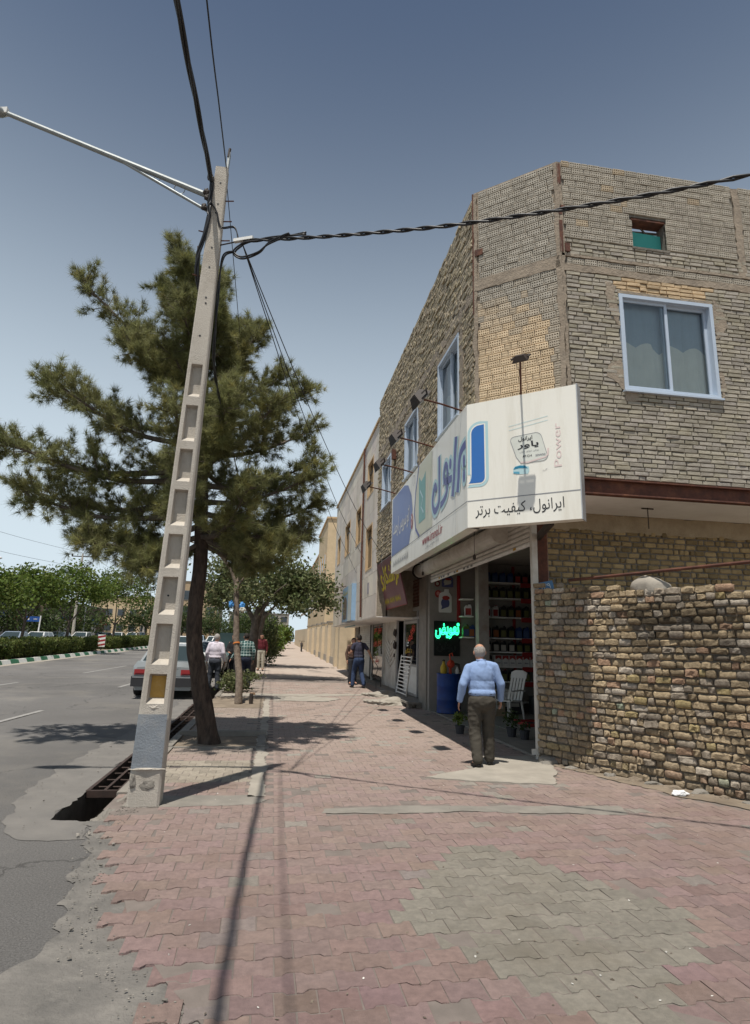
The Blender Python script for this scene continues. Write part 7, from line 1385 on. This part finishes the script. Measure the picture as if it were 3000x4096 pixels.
tanb = mat('tan_far_brick', (.60, .465, .30), (.53, .41, .26), 3, .9, .2, 20, stain=(.36, .28, .18), stain_s=.4, stain_amt=.5); drk = mat('brown_far_wall', (.15, .105, .08), (.10, .075, .06), 2, .9, .2, 10); greyw = mat('grey_far_wall', (.36, .33, .29), (.28, .26, .23), 1, .9, .2, 10)
block('low brown shop row across the road behind the dark trees', -38, -28, 30, 58, 4.6, drk, 'E', 5, 1, 3.4, 1.4, .8, shop=True); block('grey two storey shop building across the road', -38, -28.5, 58.5, 80, 6.6, greyw, 'E', 6, 2, 3.9, 1.6, 1.5, shop=True); block('brown shop building farther across the road', -38, -27.5, 80.5, 108, 6.0, drk, 'E', 7, 2, 3.9, 1.6, 1.3, shop=True)
fb2 = block('cream flat roofed building with roof tanks at the far end of the road', -36, -24.5, 130, 148, 9.6, tanb, 'S', 5, 3, 1.4, 1.4, 1.4); block('tan apartment block with tall dark windows behind the pine trunk', -20.5, -11, 122, 136, 12.4, mat('apartment_tan', (.42, .31, .20), (.36, .27, .17), 2, .9, .2, 10), ['S', 'E'], 4, 4, 1.6, 1.5, 1.9, cat='flats'); block('low grey building closing the view between far trees', -10.5, 3.5, 150, 162, 8, greyw, 'S', 6, 2, 1.4, 1.6, 1.5); block('long low pale building at the far left end', -60, -37, 120, 140, 7.5, greyw, 'S', 7, 2, 1.4, 1.6, 1.5)
for k in range(5):
    x = -35+k*2.2; tt = thing('roof_tank', ('white','pale','small','tall','squat')[k]+' roof tank on the cream building at the far end', 'tank', (x, 134, 9.8)); G().lathe([(.55, 0), (.6, .1), (.6, .9+.2*(k % 2)), (.4, 1.1+.2*(k % 2)), (.1, 1.15+.2*(k % 2))], (x, 134, 9.78), 12).build('tank', MT['white'] if k % 2 else MT['galv'], tt); G().box(x-.6, x+.6, 133.5, 134.5, 9.6, 9.8).build('stand', MT['dark_metal'], tt)
block('tall tan brick building beyond the stone one', 4.6, 12, 57.5, 69, 13.3, tanb, ['W'], 4, 4, 5, 1.0, 1.6, tan_); block('lower tan brick building behind the tall tan one', 4.8, 12, 70, 90, 11.5, tanb, ['W'], 4, 3, 4.5, 1.1, 1.5, tan_)
gw = thing('garden_wall', 'tan brick boundary wall with pillars along the far pavement', 'wall', (3.9, 48, gz(48))); tw_ = mat('wall_tan', (.62, .51, .36), (.55, .45, .31), 4, .9, .25, 20, stain=(.40, .33, .24), stain_s=.7)
for y0, y1 in ((36, 57), (57, 110)): G().hexa([(3.75, y0, gz(y0)-.2), (4.1, y0, gz(y0)-.2), (4.1, y1, gz(y1)-.2), (3.75, y1, gz(y1)-.2), (3.75, y0, gz(y0)+2.45), (4.1, y0, gz(y0)+2.45), (4.1, y1, gz(y1)+2.45), (3.75, y1, gz(y1)+2.45)]).build('panel', tw_, gw)
for y0 in (33.6, 36.0, 41, 46, 51.5, 58, 66): pl2 = G().box(3.55, 4.2, y0, y0+.75, gz(y0)-.2, gz(y0)+2.6).build('pillar', tw_, gw); G().box(3.5, 4.25, y0-.05, y0+.8, gz(y0)+2.6, gz(y0)+2.7).build('cap', MT['concrete'], pl2)
G().hexa([(3.72, 36.8, gz(36.8)-.1), (3.76, 36.8, gz(36.8)-.1), (3.76, 57, gz(57)-.1), (3.72, 57, gz(57)-.1), (3.72, 36.8, gz(36.8)+.45), (3.748, 36.8, gz(36.8)+.45), (3.748, 57, gz(57)+.45), (3.72, 57, gz(57)+.45)]).build('plinth', MT['pale_concrete'], gw)
G().box(3.8, 3.9, 34.4, 36, gz(35), gz(35)+2.3).build('gate', paint('gate_cream', (.40, .35, .25), .6), gw)
for y in (33.95, 36.35): lt = link('pillar_lamp', None, gw); G().lathe([(.04, 0), (.1, .1), (.13, .35), (.05, .5), (.01, .56)], (3.87, y, gz(y)+2.7), 8).build('lantern', MT['dark_metal'], lt)
t = thing('parked_motorcycle', 'dark motorcycle standing by the far garden wall', 'motorcycle', (3.0, 66, gz(66)))
for y in (65.4, 66.6):
    wv = G(); wv.tube([(3.0, y+.3*math.cos(k*math.pi/8), gz(66)+.32+.3*math.sin(k*math.pi/8)) for k in range(17)], .05, 6); wv.build('wheel', MT['black'], t)
G().tube([(3.0, 65.5, gz(66)+.6), (3.0, 66, gz(66)+.85), (3.0, 66.5, gz(66)+.8)], .13, 8).build('tank_and_seat', MT['dark_metal'], t); G().tube([(2.7, 65.5, gz(66)+1.1), (3.3, 65.5, gz(66)+1.1)], .02, 6).build('handlebar', MT['dark_metal'], t); G().tube([(3.0, 65.4, gz(66)+.32), (3.0, 65.55, gz(66)+1.1)], .03, 6).build('fork', MT['dark_metal'], t)
# scattered dust, chips and dry needles on the paving
q = np.random.default_rng(9); n = 420; x = q.uniform(-1.3, 5.2, n); y = 3.0+q.random(n)**1.5*12; ok = (x < 3.7) | (y < 8); x, y = x[ok], y[ok]; ok = x > np.interp(y, [1.4, 3.2, 6.2, 20], [.6, -.3, -1.3, -1.3]); x, y = x[ok], y[ok]
Cc = np.c_[x, y, np.array([gz(v) for v in y])+.0225]; V, F_, c2 = leafquads(Cc, .010, (1, 1, 1), q, .96, .5); c2 = np.where(q.random((len(c2), 1)) < .3, np.array([[.62, .60, .55]]), np.array([[.16, .13, .10]]))*q.uniform(.6, 1.2, (len(c2), 1)); addmesh('litter', fast('litter', V, F_, c2), paint('litter', (1, 1, 1), .9, bump=0), None, kind='stuff')

# loose gravel and crumbled concrete along the broken edges
q = np.random.default_rng(17); bmg = bmesh.new(); bmesh.ops.create_icosphere(bmg, subdivisions=1, radius=1); IV = np.array([v.co[:] for v in bmg.verts]); IF = np.array([[v.index for v in f.verts] for f in bmg.faces]); bmg.free()
pts = []
ey = np.array([p[1] for p in LEFT_EDGE[::-1]]); exx = np.array([p[0] for p in LEFT_EDGE[::-1]])
for _ in range(420): y = q.uniform(2.4, 6.6); pts.append((min(np.interp(y, ey, exx)+q.normal(0, .09)-.02, 9) if y < 6.0 else -1.3+q.normal(0, .05), y))
for _ in range(120): pts.append((q.uniform(-1.40, -1.15), q.uniform(6.3, 7.4)))
for _ in range(700): u = q.uniform(.0, 4.0); p = OW(u, 0, abs(q.normal(.06, .09))); pts.append((p.x, p.y))
for _ in range(160): pts.append((q.uniform(-2.6, -1.95), q.uniform(5.5, 12)))
for _ in range(120): pts.append((q.uniform(-1.4, -.2), q.choice((q.uniform(10.15, 11.2), q.uniform(15.7, 18.1)))))
pts = np.array(pts); n = len(pts); sz = q.uniform(.002, .0065, n)*(1+1.2*(q.random(n) < .05)); J = IV[None]*(1+q.normal(0, .18, (n, len(IV), 1)))*sz[:, None, None]*np.array([1.2, 1, .7])
J[..., 0] += pts[:, None, 0]; J[..., 1] += pts[:, None, 1]; J[..., 2] += (np.array([gz(y) for y in pts[:, 1]])+.018+sz*.3)[:, None]
gc = np.array([.22, .20, .175])*q.uniform(.6, 1.3, (n, 1)); addmesh('gravel', fast('gravel', J.reshape(-1, 3), (IF[None]+(np.arange(n)*len(IV))[:, None, None]).reshape(-1, 3), np.repeat(gc, len(IF), 0)), paint('gravel', (1, 1, 1), .95, bump=.2), None, kind='stuff')
